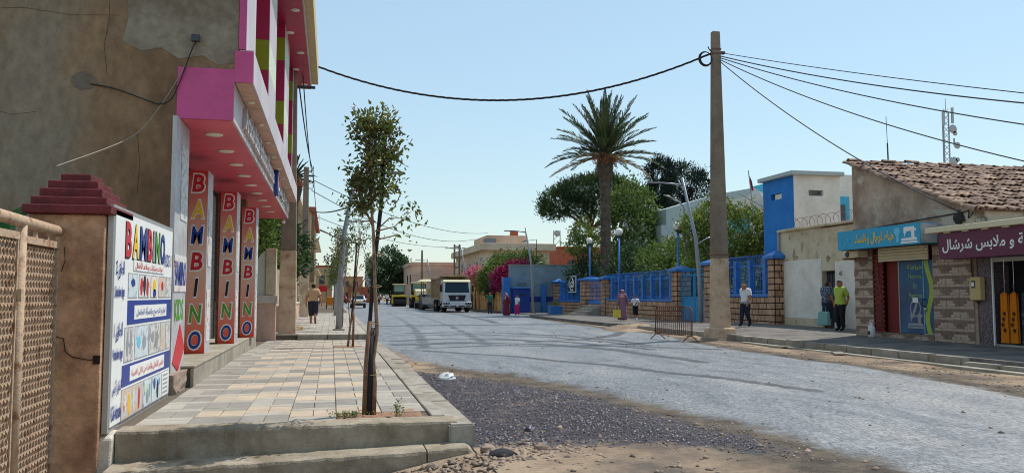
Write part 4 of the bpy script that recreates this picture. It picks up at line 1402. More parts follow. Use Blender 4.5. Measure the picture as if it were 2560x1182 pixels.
# garden wall end with curved pale panel
gwl = thing('garden_wall', 'pink and pale green garden wall end between pink shop and concrete pole', 'wall', (-2.1, 26.8, .1))
MB().box(-3.6, -1.66, 27.0, 27.25, .0, 1.25).build('base_course', 'garden_pink', gwl)
MB().box(-3.6, -1.6, 26.93, 27.3, 1.252, 1.5).build('coping', 'white_plaster', gwl, bevel=.02)
MB().box(-1.98, -1.66, 26.97, 27.28, 1.502, 2.95).build('gatepost', 'cream_wall', gwl, bevel=.02)
MB().prism([(-3.6, 1.502), (-1.985, 1.502), (-1.985, 2.9), (-2.15, 2.75), (-2.4, 2.3), (-2.8, 2.02), (-3.6, 1.95)], 'y', 27.03, 27.22).build('curved_panel', 'garden_green', gwl)
# low wall with concrete pickets
pf = thing('picket_fence', 'low pale wall topped with concrete pickets along the left pavement', 'fence', (-1.9, 37, .25))
MB().box(-2.0, -1.72, 29.5, 48, .0, 1.05).build('base_wall', 'garden_pink', pf)
MB().box(-2.04, -1.68, 29.5, 48, 1.052, 1.15).build('coping', 'white_plaster', pf, bevel=.01)
pk = MB().box(-.05, .05, -.09, .09, 0, 1.25).mesh('picket', mat=MATS['cream_wall'])
for k in range(58):
    inst('picket', pk, pf, (-1.86, 29.7 + k * .315, 1.15))
# building behind the picket fence
lb = thing('apartment_house', 'tan apartment house with balconies far down the left side', 'building', (-8, 70, 0))
MB().box(-16, -2.9, 62, 84, 0, 8.9).build('wall', 'house_tan', lb)
MB().box(-16, -2.4, 61.6, 84.4, 8.902, 9.3).build('roof', 'house_cream', lb)
for fl in range(2):
    for k in range(5):
        w = MB().box(-2.898, -2.86, 63.5 + k * 4, 65 + k * 4, 1.6 + fl * 3.6, 3.4 + fl * 3.6).build('window', 'window_dark', lb)
        MB().box(-2.9, -1.95, 63.2 + k * 4, 65.3 + k * 4, 1.3 + fl * 3.6, 1.5 + fl * 3.6).build('balcony', 'house_cream', lb)
lb2 = thing('apartment_house', 'tall brown apartment block farther down the left side', 'building', (-9, 105, 0))
MB().box(-18, -2.2, 92, 125, 0, 10.5).build('wall', 'house_tan', lb2)
MB().box(-18, -1.7, 91.6, 125.4, 10.502, 10.9).build('roof', 'house_brick', lb2)
for fl in range(3):
    for k in range(6):
        MB().box(-2.198, -2.15, 94 + k * 5, 96 + k * 5, 1.2 + fl * 3.3, 2.9 + fl * 3.3).build('window', 'window_dark', lb2)
        MB().box(-2.2, -1.4, 93.6 + k * 5, 96.4 + k * 5, .9 + fl * 3.3, 1.1 + fl * 3.3).build('balcony', 'house_cream', lb2)
o = MB().box(-1.6, -.5, 118, 118.6, 2.0, 2.8).build('red_awning', 'sign_red')
tag(o, 'small red shop awning at the far end of left pavement', 'awning')
for sx in (-1.5, -.6):
    MB().box(sx - .04, sx + .04, 118.1, 118.2, .2, 2.0).build('awning_post', 'lamp_dark', o)
# cloth and cardboard by the fence
o = MB().sphere(-1.3, 31.2, .28, .42, .5, .12, 12, 6)
r2 = random.Random(9)
o.v = [(a + r2.uniform(-.05, .05), b + r2.uniform(-.05, .05), d + r2.uniform(-.03, .05)) for a, b, d in o.v]
tag(o.build('rag_heap', 'leaf_dry'), 'pale heap of rags and cardboard beside the left low wall', 'rags')
# ---------------------------------------------------------------- shops on the right
FX = 15.6
tailor = thing('tailor_shop', 'low tailor shop with tiled gable roof and patterned stone cladding', 'shop', (18, 20.7, .2))
# gable wall facing the street, ridge at the far end
def zroof(y):
    return 3.70 + (y - 17.85) * (5.57 - 3.70) / (22.85 - 17.85)
MB().prism([(17.9, 2.93), (17.9, zroof(17.9) - .08), (22.85, zroof(22.85) - .08), (22.85, 2.93)], 'x', FX, 25).build('gable_wall', 'gable_wall', tailor)
MB().box(FX - .012, FX - .002, 17.9, 22.85, 2.95, 3.42).build('whitewashed_band', 'peeling_wall', tailor)
MB().prism([(17.9, 3.42), (17.9, zroof(17.9) - .1), (19.4, zroof(19.4) - .5), (19.0, 3.42)], 'x', FX - .014, FX - .002).build('peeling_corner', 'peeling_wall', tailor)
MB().box(FX + .02, 25, 17.86, 17.898, 2.95, 3.64).build('eave_wall', 'peeling_wall', tailor)
MB().box(FX, 25, 22.0, 22.85, .25, 2.928).build('left_body', 'gable_wall', tailor)
MB().box(FX, 25, 17.9, 19.45, .25, 2.928).build('right_body', 'gable_wall', tailor)
MB().box(FX + .5, 25, 19.452, 21.998, .25, 2.928).build('door_back', 'brick_red', tailor)
MB().box(FX + .002, FX + .5, 19.46, 21.99, .25, .44).build('threshold', 'cladding', tailor)
# roof deck and clay tiles
rd = MB().prism([(17.7, zroof(17.7) - .075), (17.7, zroof(17.7) - .03), (22.95, zroof(22.95) - .03), (22.95, zroof(22.95) - .075)], 'x', FX - .12, 25.2).build('roof', 'roof_under', tailor)
def tile_mesh(r, L, up=True):
    mb = MB()
    n = 5
    for j, (yy, rr) in enumerate(((0, r), (L, r * .82))):
        for i in range(n + 1):
            a = math.pi * i / n
            mb.v.append((rr * math.cos(a), yy, rr * .75 * math.sin(a)))
        for i in range(n + 1):
            a = math.pi * i / n
            mb.v.append(((rr - .014) * math.cos(a), yy, (rr - .014) * .75 * math.sin(a) - .002))
    m = n + 1
    for i in range(n):
        mb.f += [(i, i + 1, 2 * m + i + 1, 2 * m + i), (i, m + i, m + i + 1, i + 1), (m + i, 3 * m + i, 3 * m + i + 1, m + i + 1)]
    return mb
tm = tile_mesh(.095, .44).mesh('clay_tile', mat=MATS['roof_tile'])
slope = math.atan((5.57 - 3.70) / 5.0)
rows = []
for col in range(46):
    for row in range(14):
        x = FX - .02 + col * .205
        y = 17.65 + row * .372
        rows.append((col, row, x, y))
rows.sort(key=lambda t: t[0] * .6 + t[1] * .25)
far_tiles = MB()
rt = random.Random(5)
cnt = 0
for col, row, x, y in rows:
    xx, yy = x + rt.gauss(0, .012), y + rt.gauss(0, .03)
    zz = zroof(yy) - .012 + rt.gauss(0, .008) + (.012 if row % 2 else 0)
    rot = (slope + rt.gauss(0, .05) - .06, rt.gauss(0, .09), rt.gauss(0, .06))
    if cnt < 300:
        inst('clay_tile', tm, rd, (xx, yy, zz), rot)
        cnt += 1
    else:
        t_ = tile_mesh(.095, .44)
        M_ = Matrix.Translation((xx, yy, zz)) @ Matrix.Rotation(rot[2], 4, 'Z') @ Matrix.Rotation(rot[1], 4, 'Y') @ Matrix.Rotation(rot[0], 4, 'X')
        n = len(far_tiles.v)
        far_tiles.v += [tuple(M_ @ Vector(v)) for v in t_.v]
        far_tiles.f += [tuple(n + i for i in f) for f in t_.f]
tag(far_tiles.build('far_clay_tiles', 'roof_tile', rd), kind='stuff')
rm = tile_mesh(.11, .42).mesh('ridge_tile', mat=MATS['roof_tile'])
for k in range(24):
    inst('ridge_tile', rm, rd, (FX - .1 + k * .4, 22.9 + rt.gauss(0, .02), 5.6 + rt.gauss(0, .015)), (rt.gauss(0, .05), rt.gauss(0, .06), -math.pi / 2 + rt.gauss(0, .08)))
for k in range(14):
    yy = 17.7 + k * .375
    inst('rake_tile', tm, rd, (FX - .1, yy, zroof(yy) - .015), (slope - .05, rt.gauss(-.3, .08), rt.gauss(0, .05)))
# patterned cladding tiles, one by one
def clad(y0, y1, z0, z1, x):
    w, h = .52, .30
    me = MB().box(-.006, .006, -(w - .006) / 2, (w - .006) / 2, -(h - .006) / 2, (h - .006) / 2).mesh('cladding_tile', mat=MATS['cladding'])
    # raised strips give the tile its stacked stone relief
    strips, dstrips = MB(), MB()
    rs = random.Random(2)
    for j in range(4):
        zz = -h / 2 + .01 + j * .073
        t = -w / 2 + .004
        while t < w / 2 - .03:
            L = min(rs.uniform(.1, .26), w / 2 - .004 - t)
            d_ = rs.choice([.012, .02, .008])
            sh = rs.uniform(-.012, .012)
            (strips if rs.random() < .5 else dstrips).prism([(t, zz), (t + L - .006, zz + sh), (t + L - .006, zz + sh + .062), (t, zz + .062)], 'x', -.006 - d_, -.0062)
            t += L
    sm = strips.mesh('pale_strips', mat=MATS['cladding_light'])
    sd = dstrips.mesh('dark_strips', mat=MATS['cladding_dark'])
    n = int(round((y1 - y0) / w)) or 1
    m = int(round((z1 - z0) / h))
    for i in range(n):
        for j in range(m):
            p = inst('cladding_tile', me, tailor, (x - .008, y0 + (y1 - y0) * (i + .5) / n, z0 + (z1 - z0) * (j + .5) / m), scale=(1, (y1 - y0) / n / w * (-1 if (i + j) % 2 else 1), (z1 - z0) / m / h))
            for nm_, m_ in (('pale_strips', sm), ('dark_strips', sd)):
                q = inst(nm_, m_, p, (0, 0, 0))
                q.location = (0, 0, 0)
                q['kind'] = 'stuff'
clad(21.95, 22.83, .3, 2.85, FX)
clad(18.0, 19.42, .3, 2.85, FX)
clad(19.46, 21.9, .27, .44, FX)
# red brick jambs
bm_ = MB().box(-.006, .006, -.1, .1, -.03, .03).mesh('brick', mat=MATS['brick_red'])
for j in range(32):
    for i in range(2):
        inst('brick', bm_, tailor, (FX - .006, 21.61 + i * .205 + (.05 if j % 2 else 0) - .05, .48 + j * .0705))
MB().box(FX + .01, FX + .48, 21.98, 21.997, .44, 2.9).build('jamb', 'brick_red', tailor)
# roller shutter, half open
for j in range(6):
    MB().prism([(FX - .10, 2.46 + j * .085), (FX - .125, 2.5 + j * .085), (FX - .10, 2.54 + j * .085), (FX - .085, 2.54 + j * .085), (FX - .085, 2.46 + j * .085)], 'y', 19.48, 21.55).build('shutter_slat', 'cream_metal', tailor)
MB().box(FX - .16, FX - .002, 19.45, 22.3, 2.965, 3.08).build('shutter_box', 'cream_metal', tailor)
MB().prism([(20.0, 2.96), (19.4, 2.96), (19.62, 2.72)], 'x', FX - .15, FX - .13).build('loose_flap', 'cream_metal', tailor)
# printed glass door
dx = FX + .12
dr = MB().box(dx, dx + .04, 19.52, 20.98, .45, 2.46).build('door', 'film_blue', tailor)
MB().box(dx - .015, dx - .001, 20.95, 20.985, .45, 2.46).build('door_frame', 'frame_grey', dr)
MB().box(dx - .015, dx - .001, 19.95, 19.972, .45, 2.46).build('door_frame', 'sky_sign_light', dr)
MB().box(dx - .015, dx - .001, 19.52, 20.0, .45, .475).build('door_frame', 'frame_grey', dr)
MB().box(dx, dx + .03, 20.99, 21.5, .45, 2.46).build('side_wall', 'brick_red', tailor)
nrm = (0, -1, 0)
for body, mt, yc, zc, w_, h_ in (('خياطة', 'tape_yellow', 20.3, 2.27, .62, .17), ('Homme', 'film_text', 20.3, 2.02, .52, .14), ('Et', 'film_text', 20.3, 1.76, .14, .13), ('Femme', 'film_text', 20.3, 1.5, .52, .14)):
    text('door_lettering', body, mt, dr, (dx - .002, yc, zc), nrm, (0, 0, 1), height=h_, width=w_, bold=.012)
def sewing(parent, x, yc, zc, s, mat, name='sewing_machine_picture'):
    """flat picture of a sewing machine, facing the street"""
    o = [(-1, -.62), (1, -.62), (1, -.4), (.72, -.36), (.72, .2), (.95, .22), (.95, .4), (.72, .42), (.7, .6), (-.55, .6), (-.68, .52), (-.7, .1), (-.6, .02), (-.6, -.2), (-.5, -.2), (-.5, .02), (-.35, .06), (-.3, .2), (.3, .2), (.34, -.36), (-1, -.4)]
    MB().prism([(yc - a * s, zc + b * s) for a, b in o], 'x', x - .006, x - .001).build(name, mat, parent)
    MB().prism([(yc - a * s, zc + b * s) for a, b in ((-1.1, -.85), (1.1, -.85), (1.1, -.68), (-1.1, -.68))], 'x', x - .006, x - .001).build(name + '_base', mat, parent)
sewing(dr, dx, 20.33, .85, .3, 'sign_grey')
mb = MB()
pts = [(20.32 + .22 * math.cos(a), 1.2 - .05 + .24 * math.sin(a)) for a in np.linspace(0, 2 * math.pi, 25)[:-1]]
mb.prism(pts, 'x', dx - .004, dx - .001).build('round_window', 'sign_grey', dr)
mb = MB()
pts = [(20.32 + .18 * math.cos(a), 1.15 + .2 * math.sin(a)) for a in np.linspace(0, 2 * math.pi, 25)[:-1]]
mb.prism(pts, 'x', dx - .007, dx - .005).build('round_pane', 'film_blue', dr)
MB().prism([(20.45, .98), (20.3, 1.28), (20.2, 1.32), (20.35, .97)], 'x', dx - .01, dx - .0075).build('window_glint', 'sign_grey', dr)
tp = MB()
prev = None
for i in range(25):
    z = .46 + i * .083
    yy = 19.75 + .1 * math.sin(i * .33)
    if prev is not None:
        tp.quad((dx - .004, prev[0] + .09, prev[1]), (dx - .004, prev[0] - .09, prev[1]), (dx - .004, yy - .09, z), (dx - .004, yy + .09, z))
    prev = (yy, z)
tp.build('tape_measure_print', 'tape_yellow', dr)
MB().box(dx - .009, dx - .005, 20.2, 20.42, 1.3, 1.44 - .0).build('paper_notice', 'sign_white', dr)
MB().tube([(dx - .02, 19.93, 1.2), (dx - .07, 19.93, 1.22), (dx - .07, 19.93, 1.38), (dx - .02, 19.93, 1.4)], .018, 8).build('door_handle', 'sign_black', dr)
MB().sphere(dx - .03, 19.88, 1.12, .045).build('lock', 'chrome', dr, smooth=True)
MB().tube([(FX - .02, 21.75, 2.8), (FX - .03, 21.68, 2.0), (FX - .03, 21.58, 1.4), (FX - .04, 21.6, .6)], .012, 5).build('hose', 'rust_brown', tailor)
# blue shop sign with its pale end box
sg = thing('tailor_sign', 'sky blue sign box with yellow arabic lettering and white sewing machine', 'sign', (15.25, 20.8, 2.85))
MB().box(14.9, FX - .17, 19.0, 22.62, 2.84, 3.39).build('box', 'sky_sign', sg)
MB().box(14.92, FX - .2, 18.985, 18.998, 2.86, 3.37).build('end_panel', 'sign_pale', sg)
MB().box(15.0, FX - .17, 19.02, 22.6, 2.825, 2.838).build('underside', 'lamp_dark', sg)
text('sign_lettering', 'خياط لرجال و النساء', 'sign_yellow', sg, (14.897, 20.9, 3.1), nrm, (0, 0, 1), height=.34, width=1.75, bold=.025)
sewing(sg, 14.899, 19.42, 3.13, .3, 'sign_white')
for yy, zz, sh in ((22.2, 3.15, 0), (21.95, 3.05, .3), (22.35, 3.0, .5)):
    MB().tube([(14.896, yy - .12, zz - .1), (14.896, yy, zz + .1), (14.896, yy + .1, zz - .05), (14.896, yy - .02, zz - .14)], .008, 4).build('thread_picture', 'sky_sign_light', sg)
mb = MB()
mb.prism([(20.0, 3.3), (19.82, 3.32), (19.76, 3.2), (19.84, 3.08), (19.82, 2.93), (19.95, 2.93), (19.93, 3.08), (20.03, 3.2)], 'x', 14.894, 14.899).build('mannequin_picture', 'sky_sign_light', sg)
# air conditioner under the sign
ac = thing('air_conditioner', 'air conditioner outdoor unit hung below the left end of the blue sign', 'air conditioner', (15.3, 22.75, 2.55))
MB().box(15.2, 15.55, 22.1, 22.82, 2.62, 2.822).build('case', 'cream_metal', ac, bevel=.02)
f_ = MB().lathe([(.001, 0), (.085, 0), (.09, .02), (.001, .02)], k=18)
f_.v = [(15.18 + d, 22.6 + a, 2.72 + b) for a, b, d in f_.v]
f_.build('fan_grille', 'lamp_dark', ac)
MB().box(15.15, 15.58, 22.15, 22.21, 2.57, 2.61).build('bracket', 'rust_brown', ac)
MB().box(15.15, 15.58, 22.72, 22.78, 2.57, 2.61).build('bracket', 'rust_brown', ac)
# white spare jug on the pavement
jg = thing('plastic_jug', 'white plastic jug standing before the red brick jamb of the tailor shop', 'jug', (15.35, 21.75, .29))
MB().lathe([(.10, 0), (.12, .02), (.12, .24), (.10, .30), (.05, .34), (.04, .37)], 0, 0, 14, sx=.8).build('body', 'jug', jg, smooth=True, local=True)
MB().lathe([(.035, .371), (.045, .372), (.045, .41), (.03, .415)], 0, 0, 12).build('cap', 'sign_white', jg, local=True)
MB().tube([(.0, .03, .33), (.0, .12, .36), (.0, .13, .28), (.0, .11, .22)], .014, 7).build('handle', 'jug', jg, local=True)
MB().box(-.1, -.094, -.05, .05, .08, .18).build('label_patch', 'sign_black', jg, local=True)

# clothes shop nearer to the camera
cs = thing('clothes_shop', 'low flat roofed clothes shop with speckled granite front at right edge', 'shop', (19, 13.5, .2))
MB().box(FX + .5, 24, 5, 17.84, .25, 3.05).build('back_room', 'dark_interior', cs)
MB().box(FX, 24, 4.9, 17.855, 3.052, 3.3).build('roof_slab', 'white_plaster', cs)
MB().box(FX, FX + .49, 17.42, 17.85, .25, 3.05).build('granite_pier', 'granite', cs)
MB().box(FX - .01, FX + .03, 17.385, 17.418, .25, 3.05).build('white_trim', 'sign_white', cs)
MB().box(FX - .01, FX + .4, 13.0, 17.38, .25, .34).build('threshold', 'concrete', cs)
MB().box(FX, FX + .49, 5, 12.9, .25, 3.05).build('near_pier', 'granite', cs)
MB().box(FX + .02, FX + .06, 13.0, 17.38, 2.3, 2.42).build('shutter_edge', 'frame_grey', cs)
ms = thing('clothes_shop_sign', 'maroon sign with white arabic lettering above the clothes shop', 'sign', (15.2, 15, 2.35))
MB().box(14.9, FX - .02, 11.5, 18.32, 2.4, 3.06).build('panel', 'maroon_sign', ms)
MB().box(14.8, FX - .0, 11.4, 18.7, 3.062, 3.2).build('lintel', 'cream_metal', ms, bevel=.015)
for k in range(9):
    MB().box(14.86, 14.92, 17.9 - k * .62, 18.1 - k * .62, 3.03, 3.06).build('spotlight', 'cream_metal', ms)
text('sign_lettering', 'ألبسة و ملابس شرشال', 'sign_white', ms, (14.897, 16.62, 2.75), nrm, (0, 0, 1), height=.42, width=3.15, bold=.02, split=True)
mt_ = thing('meter_box', 'beige electricity meter box on the granite pier', 'meter box', (15.55, 17.85, 1.3))
MB().box(FX - .16, FX - .012, 17.62, 17.98, 1.38, 1.95).build('case', 'meter_box', mt_, bevel=.02)
MB().box(FX - .17, FX - .161, 17.78, 17.9, 1.68, 1.86).build('window', 'window_dark', mt_)
MB().box(FX - .18, FX - .171, 17.8, 17.88, 1.72, 1.82).build('dial', 'sign_white', mt_)
MB().tube([(FX - .08, 17.95, 1.95), (FX - .06, 18.0, 2.15), (FX - .08, 17.97, 2.38)], .014, 5).build('cable', 'cable', mt_)
MB().tube([(FX - .08, 17.9, 1.38), (FX - .06, 17.8, 1.3), (FX - .08, 17.7, 1.38)], .012, 5).build('cable', 'cable', mt_)
def garment(y0, x, zt, L, w, mat, label, pr=False):
    t = thing('hanging_garment', label, 'garment', (x, y0, zt - L))
    n, m = 18, 8
    mb = MB()
    for sgn in (-1, 1):
        for j in range(m + 1):
            for i in range(n + 1):
                u = -1 + 2 * i / n
                ww = w * (.75 + .25 * j / m) / 2
                mb.v.append((x + sgn * .03 + .018 * math.sin(i * 2.3), y0 + u * ww, zt - L * j / m - (.05 * abs(u) if j == 0 else 0)))
    W1 = n + 1
    off_ = (m + 1) * W1
    for s in (0, 1):
        for j in range(m):
            for i in range(n):
                a = s * off_ + j * W1 + i
                mb.f.append((a, a + 1, a + W1 + 1, a + W1))
    for i in range(n):
        mb.f.append((i, i + 1, off_ + i + 1, off_ + i))
    mb.build('cloth', mat, t, smooth=True)
    MB().tube([(x, y0, zt - .02), (x, y0, zt + .12), (x + .02, y0 + .03, zt + .16), (x + .02, y0 + .05, zt + .12)], .006, 5).build('hanger_hook', 'chrome', t)
    MB().tube([(x, y0, zt + .16), (x, y0, 2.42)], .004, 4).build('chain', 'chrome', t)
    if pr:
        for k in range(4):
            MB().prism([(y0 + a * .8 + .03 * (k % 3) - .04, zt - .5 - .13 * k + b * .8) for a, b in ((-.04, 0), (-.01, .03), (.02, .05), (.05, .01), (.06, -.02), (.03, -.05), (.0, -.08), (-.03, -.03))], 'x', x - .066, x - .058).build('print_motif', 'cloth_print', t)
garment(17.06, FX + .02, 1.58, 1.2, .24, 'cloth_orange', 'orange printed garment hanging in the clothes shop doorway, left one', True)
garment(16.82, FX + .06, 1.58, 1.2, .22, 'cloth_orange', 'orange printed garment hanging in the clothes shop doorway, right one', True)
garment(16.5, FX + .12, 1.6, 1.25, .34, 'cloth_dark', 'dark patterned garment hanging beside the orange ones')
garment(16.05, FX + .15, 1.55, 1.3, .45, 'cloth_dark', 'grey patterned garment hanging at the right edge of the doorway')

# ---------------------------------------------------------------- house number wall, sentry tower
wl = thing('yard_wall', 'stained cream yard wall with dark doorway between tower and tailor shop', 'wall', (18.3, 28, .2))
MB().box(18.3, 18.75, 28.85, 31.9, .2, 4.1).build('wall_left', 'cream_wall', wl)
MB().box(18.3, 18.75, 22.9, 28.0, .2, 4.05).build('wall_right', 'cream_wall', wl)
MB().box(18.3, 18.75, 28.002, 28.848, 2.42, 4.05).build('lintel', 'cream_wall', wl)
MB().box(18.285, 18.298, 22.95, 27.98, .3, 2.75).build('render_panel', 'white_wall', wl)
MB().box(18.285, 18.298, 28.86, 31.6, .6, 2.9).build('render_panel', 'white_wall', wl)
MB().box(18.2, 18.8, 23.45, 31.95, 4.102, 4.2).build('coping', 'cream_wall', wl, bevel=.02)
MB().box(18.27, 18.299, 28.86, 31.6, .2, .58).build('plinth', 'cream_wall', wl, bevel=.02)
MB().box(18.22, 18.3, 27.3, 28.0, .2, .5).build('plinth', 'white_wall', wl, bevel=.02)
d_ = MB().box(18.5, 18.56, 28.0, 28.85, .3, 2.42).build('door', 'cl_navy', wl)
for k in range(4):
    MB().box(18.485, 18.499, 28.08 + k * .2, 28.22 + k * .2, 1.2, 2.3).build('door_bar', 'window_dark', d_)
MB().tube([(18.22, 31.85, .2), (18.22, 31.85, 4.1)], .05, 8).build('drain_pipe', 'lamp_metal', wl)
text('house_number', '45', 'sign_black', wl, (18.283, 27.62, 2.3), (0, -1, 0), (0, 0, 1), height=.17, width=.2, bold=.01)
for k, (yy, zz) in enumerate(((30.8, 3.2), (30.2, 3.5), (29.2, 3.0), (30.9, 2.2))):
    MB().prism([(yy + a * random.uniform(.7, 1.2), zz + b * random.uniform(.7, 1.3)) for a, b in ((-.12, .02), (-.04, .2), (.06, .12), (.1, -.1), (0, -.3), (-.08, -.12))], 'x', 18.288, 18.2995).build('peeled_patch', 'gable_wall', wl)
# razor wire on the wall top
rz = MB()
pts = []
for i in range(240):
    t = i / 240
    a = t * 2 * math.pi * 13
    pts.append((18.5 + .2 * math.cos(a), 24.5 + 7.0 * t, 4.42 + .2 * math.sin(a)))
rz.tube(pts, .009, 4)
tag(rz.build('razor_wire', 'rust_brown'), 'coiled razor wire along the top of the cream yard wall', 'wire')
tw = thing('sentry_tower', 'square blue and white sentry tower with slit windows and flat roof', 'tower', (20.4, 33.6, 0))
tx0, tx1, ty0, ty1 = 19.25, 21.45, 32.3, 34.9
# wall panels round the slits
def slit_wall(axis, pos, t, a0, a1, z0, z1, s0, s1, q0, q1, mat, nm):
    def bx(u0, u1, w0, w1):
        if axis == 'x': MB().box(pos, pos + t, u0, u1, w0, w1).build(nm, mat, tw)
        else: MB().box(u0, u1, pos, pos + t, w0, w1).build(nm, mat, tw)
    bx(a0, s0, z0, z1); bx(s1, a1, z0, z1); bx(s0, s1, z0, q0); bx(s0, s1, q1, z1)
slit_wall('x', tx0, .2, ty0 + .001, ty1, 0, 6.62, 33.3, 34.2, 5.72, 5.98, 'tower_blue', 'street_wall')
slit_wall('y', ty0 - .002, .2, tx0 + .202, tx1, 0, 6.62, 19.95, 20.65, 5.75, 6.0, 'white_wall', 'near_wall')
MB().box(tx1 - .2, tx1, ty0 + .2, ty1, 0, 6.62).build('back_wall', 'white_wall', tw)
MB().box(tx0 + .2, tx1 - .2, ty1 - .2, ty1, 0, 5.6).build('far_wall', 'white_wall', tw)
MB().box(tx0 - .004, tx0 + .2, ty0 - .004, ty0 + .0, 4.2, 6.62).build('corner_edge', 'white_wall', tw)
MB().box(tx0 - .2, tx1 + .12, ty0 - .2, ty1 + .15, 6.622, 6.8).build('roof', 'house_grey', tw, bevel=.02)
MB().box(tx0 + .21, tx1 - .21, ty0 + .21, ty1 - .21, 5.3, 5.35).build('inner_floor', 'dark_interior', tw)
# lamp arm fixed to the tower
la = thing('wall_lamp', 'dark flat lamp on a thin arm beside the sentry tower', 'lamp', (19.0, 34.5, 5.6))
MB().tube([(19.24, 34.7, 5.4), (19.1, 34.8, 5.55), (18.75, 35.1, 5.85)], .025, 6).build('arm', 'lamp_metal', la)
MB().tube([(18.75, 35.1, 5.85), (18.3, 35.5, 6.2)], [.07, .04], 8, flat=.4).build('head', 'lamp_dark', la)
fl = thing('flag', 'ragged red and white flag on a thin pole left of the sentry tower', 'flag', (21.5, 40, 6))
MB().tube([(21.5, 40, 5.6), (21.25, 40, 8.0)], .025, 6).build('flag_pole', 'lamp_metal', fl)
mb = MB()
for i in range(7):
    t = i / 6
    mb.v += [(21.26 + .2 * t, 40 + .02 * math.sin(i), 7.9 - .55 * t), (21.4 + .14 * t, 40 + .05 * math.sin(i * 1.4), 6.9 + .1 * t)]
mb.f = [(i * 2, i * 2 + 1, i * 2 + 3, i * 2 + 2) for i in range(6)]
mb.build('red_field', 'flag_red', fl)
mb = MB()
for i in range(7):
    t = i / 6
    mb.v += [(21.35 + .55 * t, 40.01 + .05 * math.sin(i), 7.25 - .35 * t), (21.4 + .9 * t, 40.01 + .05 * math.sin(i * 1.4), 6.75 - .1 * t + .05 * (i % 2))]
mb.f = [(i * 2, i * 2 + 1, i * 2 + 3, i * 2 + 2) for i in range(6)]
mb.build('white_field', 'flag_white', fl)

# ---------------------------------------------------------------- stone and railing fence
SX = 18.0
stm = MB().box(-.5, .5, -.5, .5, -.5, .5).mesh('stone_block', mat=MATS['block_stone'])
bevel_mesh(stm, .06)
def stone_wall(parent, x, t, y0, y1, z0, z1, seed, faces='x', course=.235):
    """mortar core with separate stone blocks on the street face (and the near end)"""
    MB().box(x, x + t, y0, y1, z0, z1).build('mortar_core', 'mortar_dark', parent)
    rs = random.Random(seed)
    n = max(1, int(round((z1 - z0) / course)))
    h = (z1 - z0) / n
    for j in range(n):
        y = y0
        while y < y1 - .05:
            L = rs.uniform(.24, .44)
            if y1 - (y + L) < .2: L = y1 - y
            inst('stone_block', stm, parent, (x - .012, y + L / 2, z0 + h * (j + .5)), scale=(.06 + rs.uniform(0, .02), L - .045, h - .042))
            y += L
    if 'y' in faces:
        for j in range(n):
            xx = x
            L0 = t * (.62 if j % 2 else .38)
            for L in (L0, t - L0):
                inst('stone_block', stm, parent, (xx + L / 2, y0 - .012, z0 + h * (j + .5)), scale=(L - .045, .06, h - .042))
                xx += L
def pillar(label, yc, zt, w=.75, zb=.15, cap=.2):
    p = thing('fence_pillar', label, 'pillar', (SX, yc, zb))
    stone_wall(p, SX - .1, w, yc - w / 2, yc + w / 2, zb, zt, int(yc * 10), 'xy', .27)
    a, b = SX - .1 - .18, SX - .1 + w + .18
    MB().box(a, b, yc - w / 2 - .18, yc + w / 2 + .18, zt + .002, zt + .14).build('cap_slab', 'blue_paint', p, bevel=.015)
    MB().frustum(a + .02, b - .02, yc - w / 2 - .16, yc + w / 2 + .16, zt + .141, SX - .1 + w / 2 - .05, SX - .1 + w / 2 + .05, yc - .05, yc + .05, zt + .141 + cap).build('cap_top', 'blue_paint', p)
    return p
post_me = MB().frustum(-.12, .12, -.12, .12, 0, -.12, .12, -.12, .12, 1).mesh('fence_post', mat=MATS['blue_paint'])
bevel_mesh(post_me, .01)
bar = MB()
bar.tube([(0, 0, 0), (0, 0, .80), (-.02, 0, .90), (-.09, 0, .98), (-.16, 0, 1.0)], .011, 5)
bar_me = bar.mesh('railing_bar', mat=MATS['blue_paint'])
def fence(label, y0, y1, zb, zw, zt, npost, seed, barmat='blue_paint'):
    f_ = thing('railing_fence', label, 'fence', (SX, (y0 + y1) / 2, zb))
    stone_wall(f_, SX, .42, y0, y1, zb, zw, seed)
    MB().box(SX - .08, SX + .5, y0, y1, zw + .002, zw + .14).build('coping', 'blue_paint', f_, bevel=.015)
    MB().box(SX + .18, SX + .24, y0, y1, zt - .35, zt - .29).build('top_rail', barmat, f_)
    MB().box(SX + .18, SX + .24, y0, y1, zw + .22, zw + .28).build('bottom_rail', barmat, f_)
    H = zt - zw - .14
    for k in range(npost):
        yy = y0 + (y1 - y0) * (k + .5) / npost
        inst('fence_post', post_me, f_, (SX + .2, yy, zw + .14), scale=(1, 1, H - .05))
    nb = int((y1 - y0) / .155)
    for k in range(nb):
        inst('railing_bar', bar_me, f_, (SX + .21, y0 + (k + .5) * (y1 - y0) / nb, zw + .14), scale=(1.3, 1.3, H + .12), mat=barmat)
    return f_
pillar('brick fence pillar at the end of the railing beside the sentry tower', 31.9, 3.0, .5)
fence('blue railing fence on stone wall right of the concrete pole', 32.2, 37.5, .15, 1.42, 3.1, 4, 5)
pillar('stone pillar with blue cap right of the turquoise gate', 37.95, 2.95)
pillar('stone pillar with blue cap left of the turquoise gate', 42.0, 2.75)
fence('long blue railing fence on stone wall behind the woman with yellow bag', 42.4, 53.6, .12, 1.15, 2.75, 8, 7)
pillar('stone pillar with blue cap right of the railing steps', 54.0, 2.55)
pillar('broad stone pillar with blue cap beside the navy emblem sign', 58.6, 2.55, 1.3, .05)
fence('far blue railing fence panel carrying the navy emblem sign', 59.3, 66.2, .05, 1.0, 2.6, 6, 9)
pillar('last stone pillar with blue cap before the blue grey wall', 66.6, 2.5, .7, .05)
o = thing('railing_gate', 'dark blue railing gate above stone steps between the pillars', 'gate', (18.2, 56, .9))
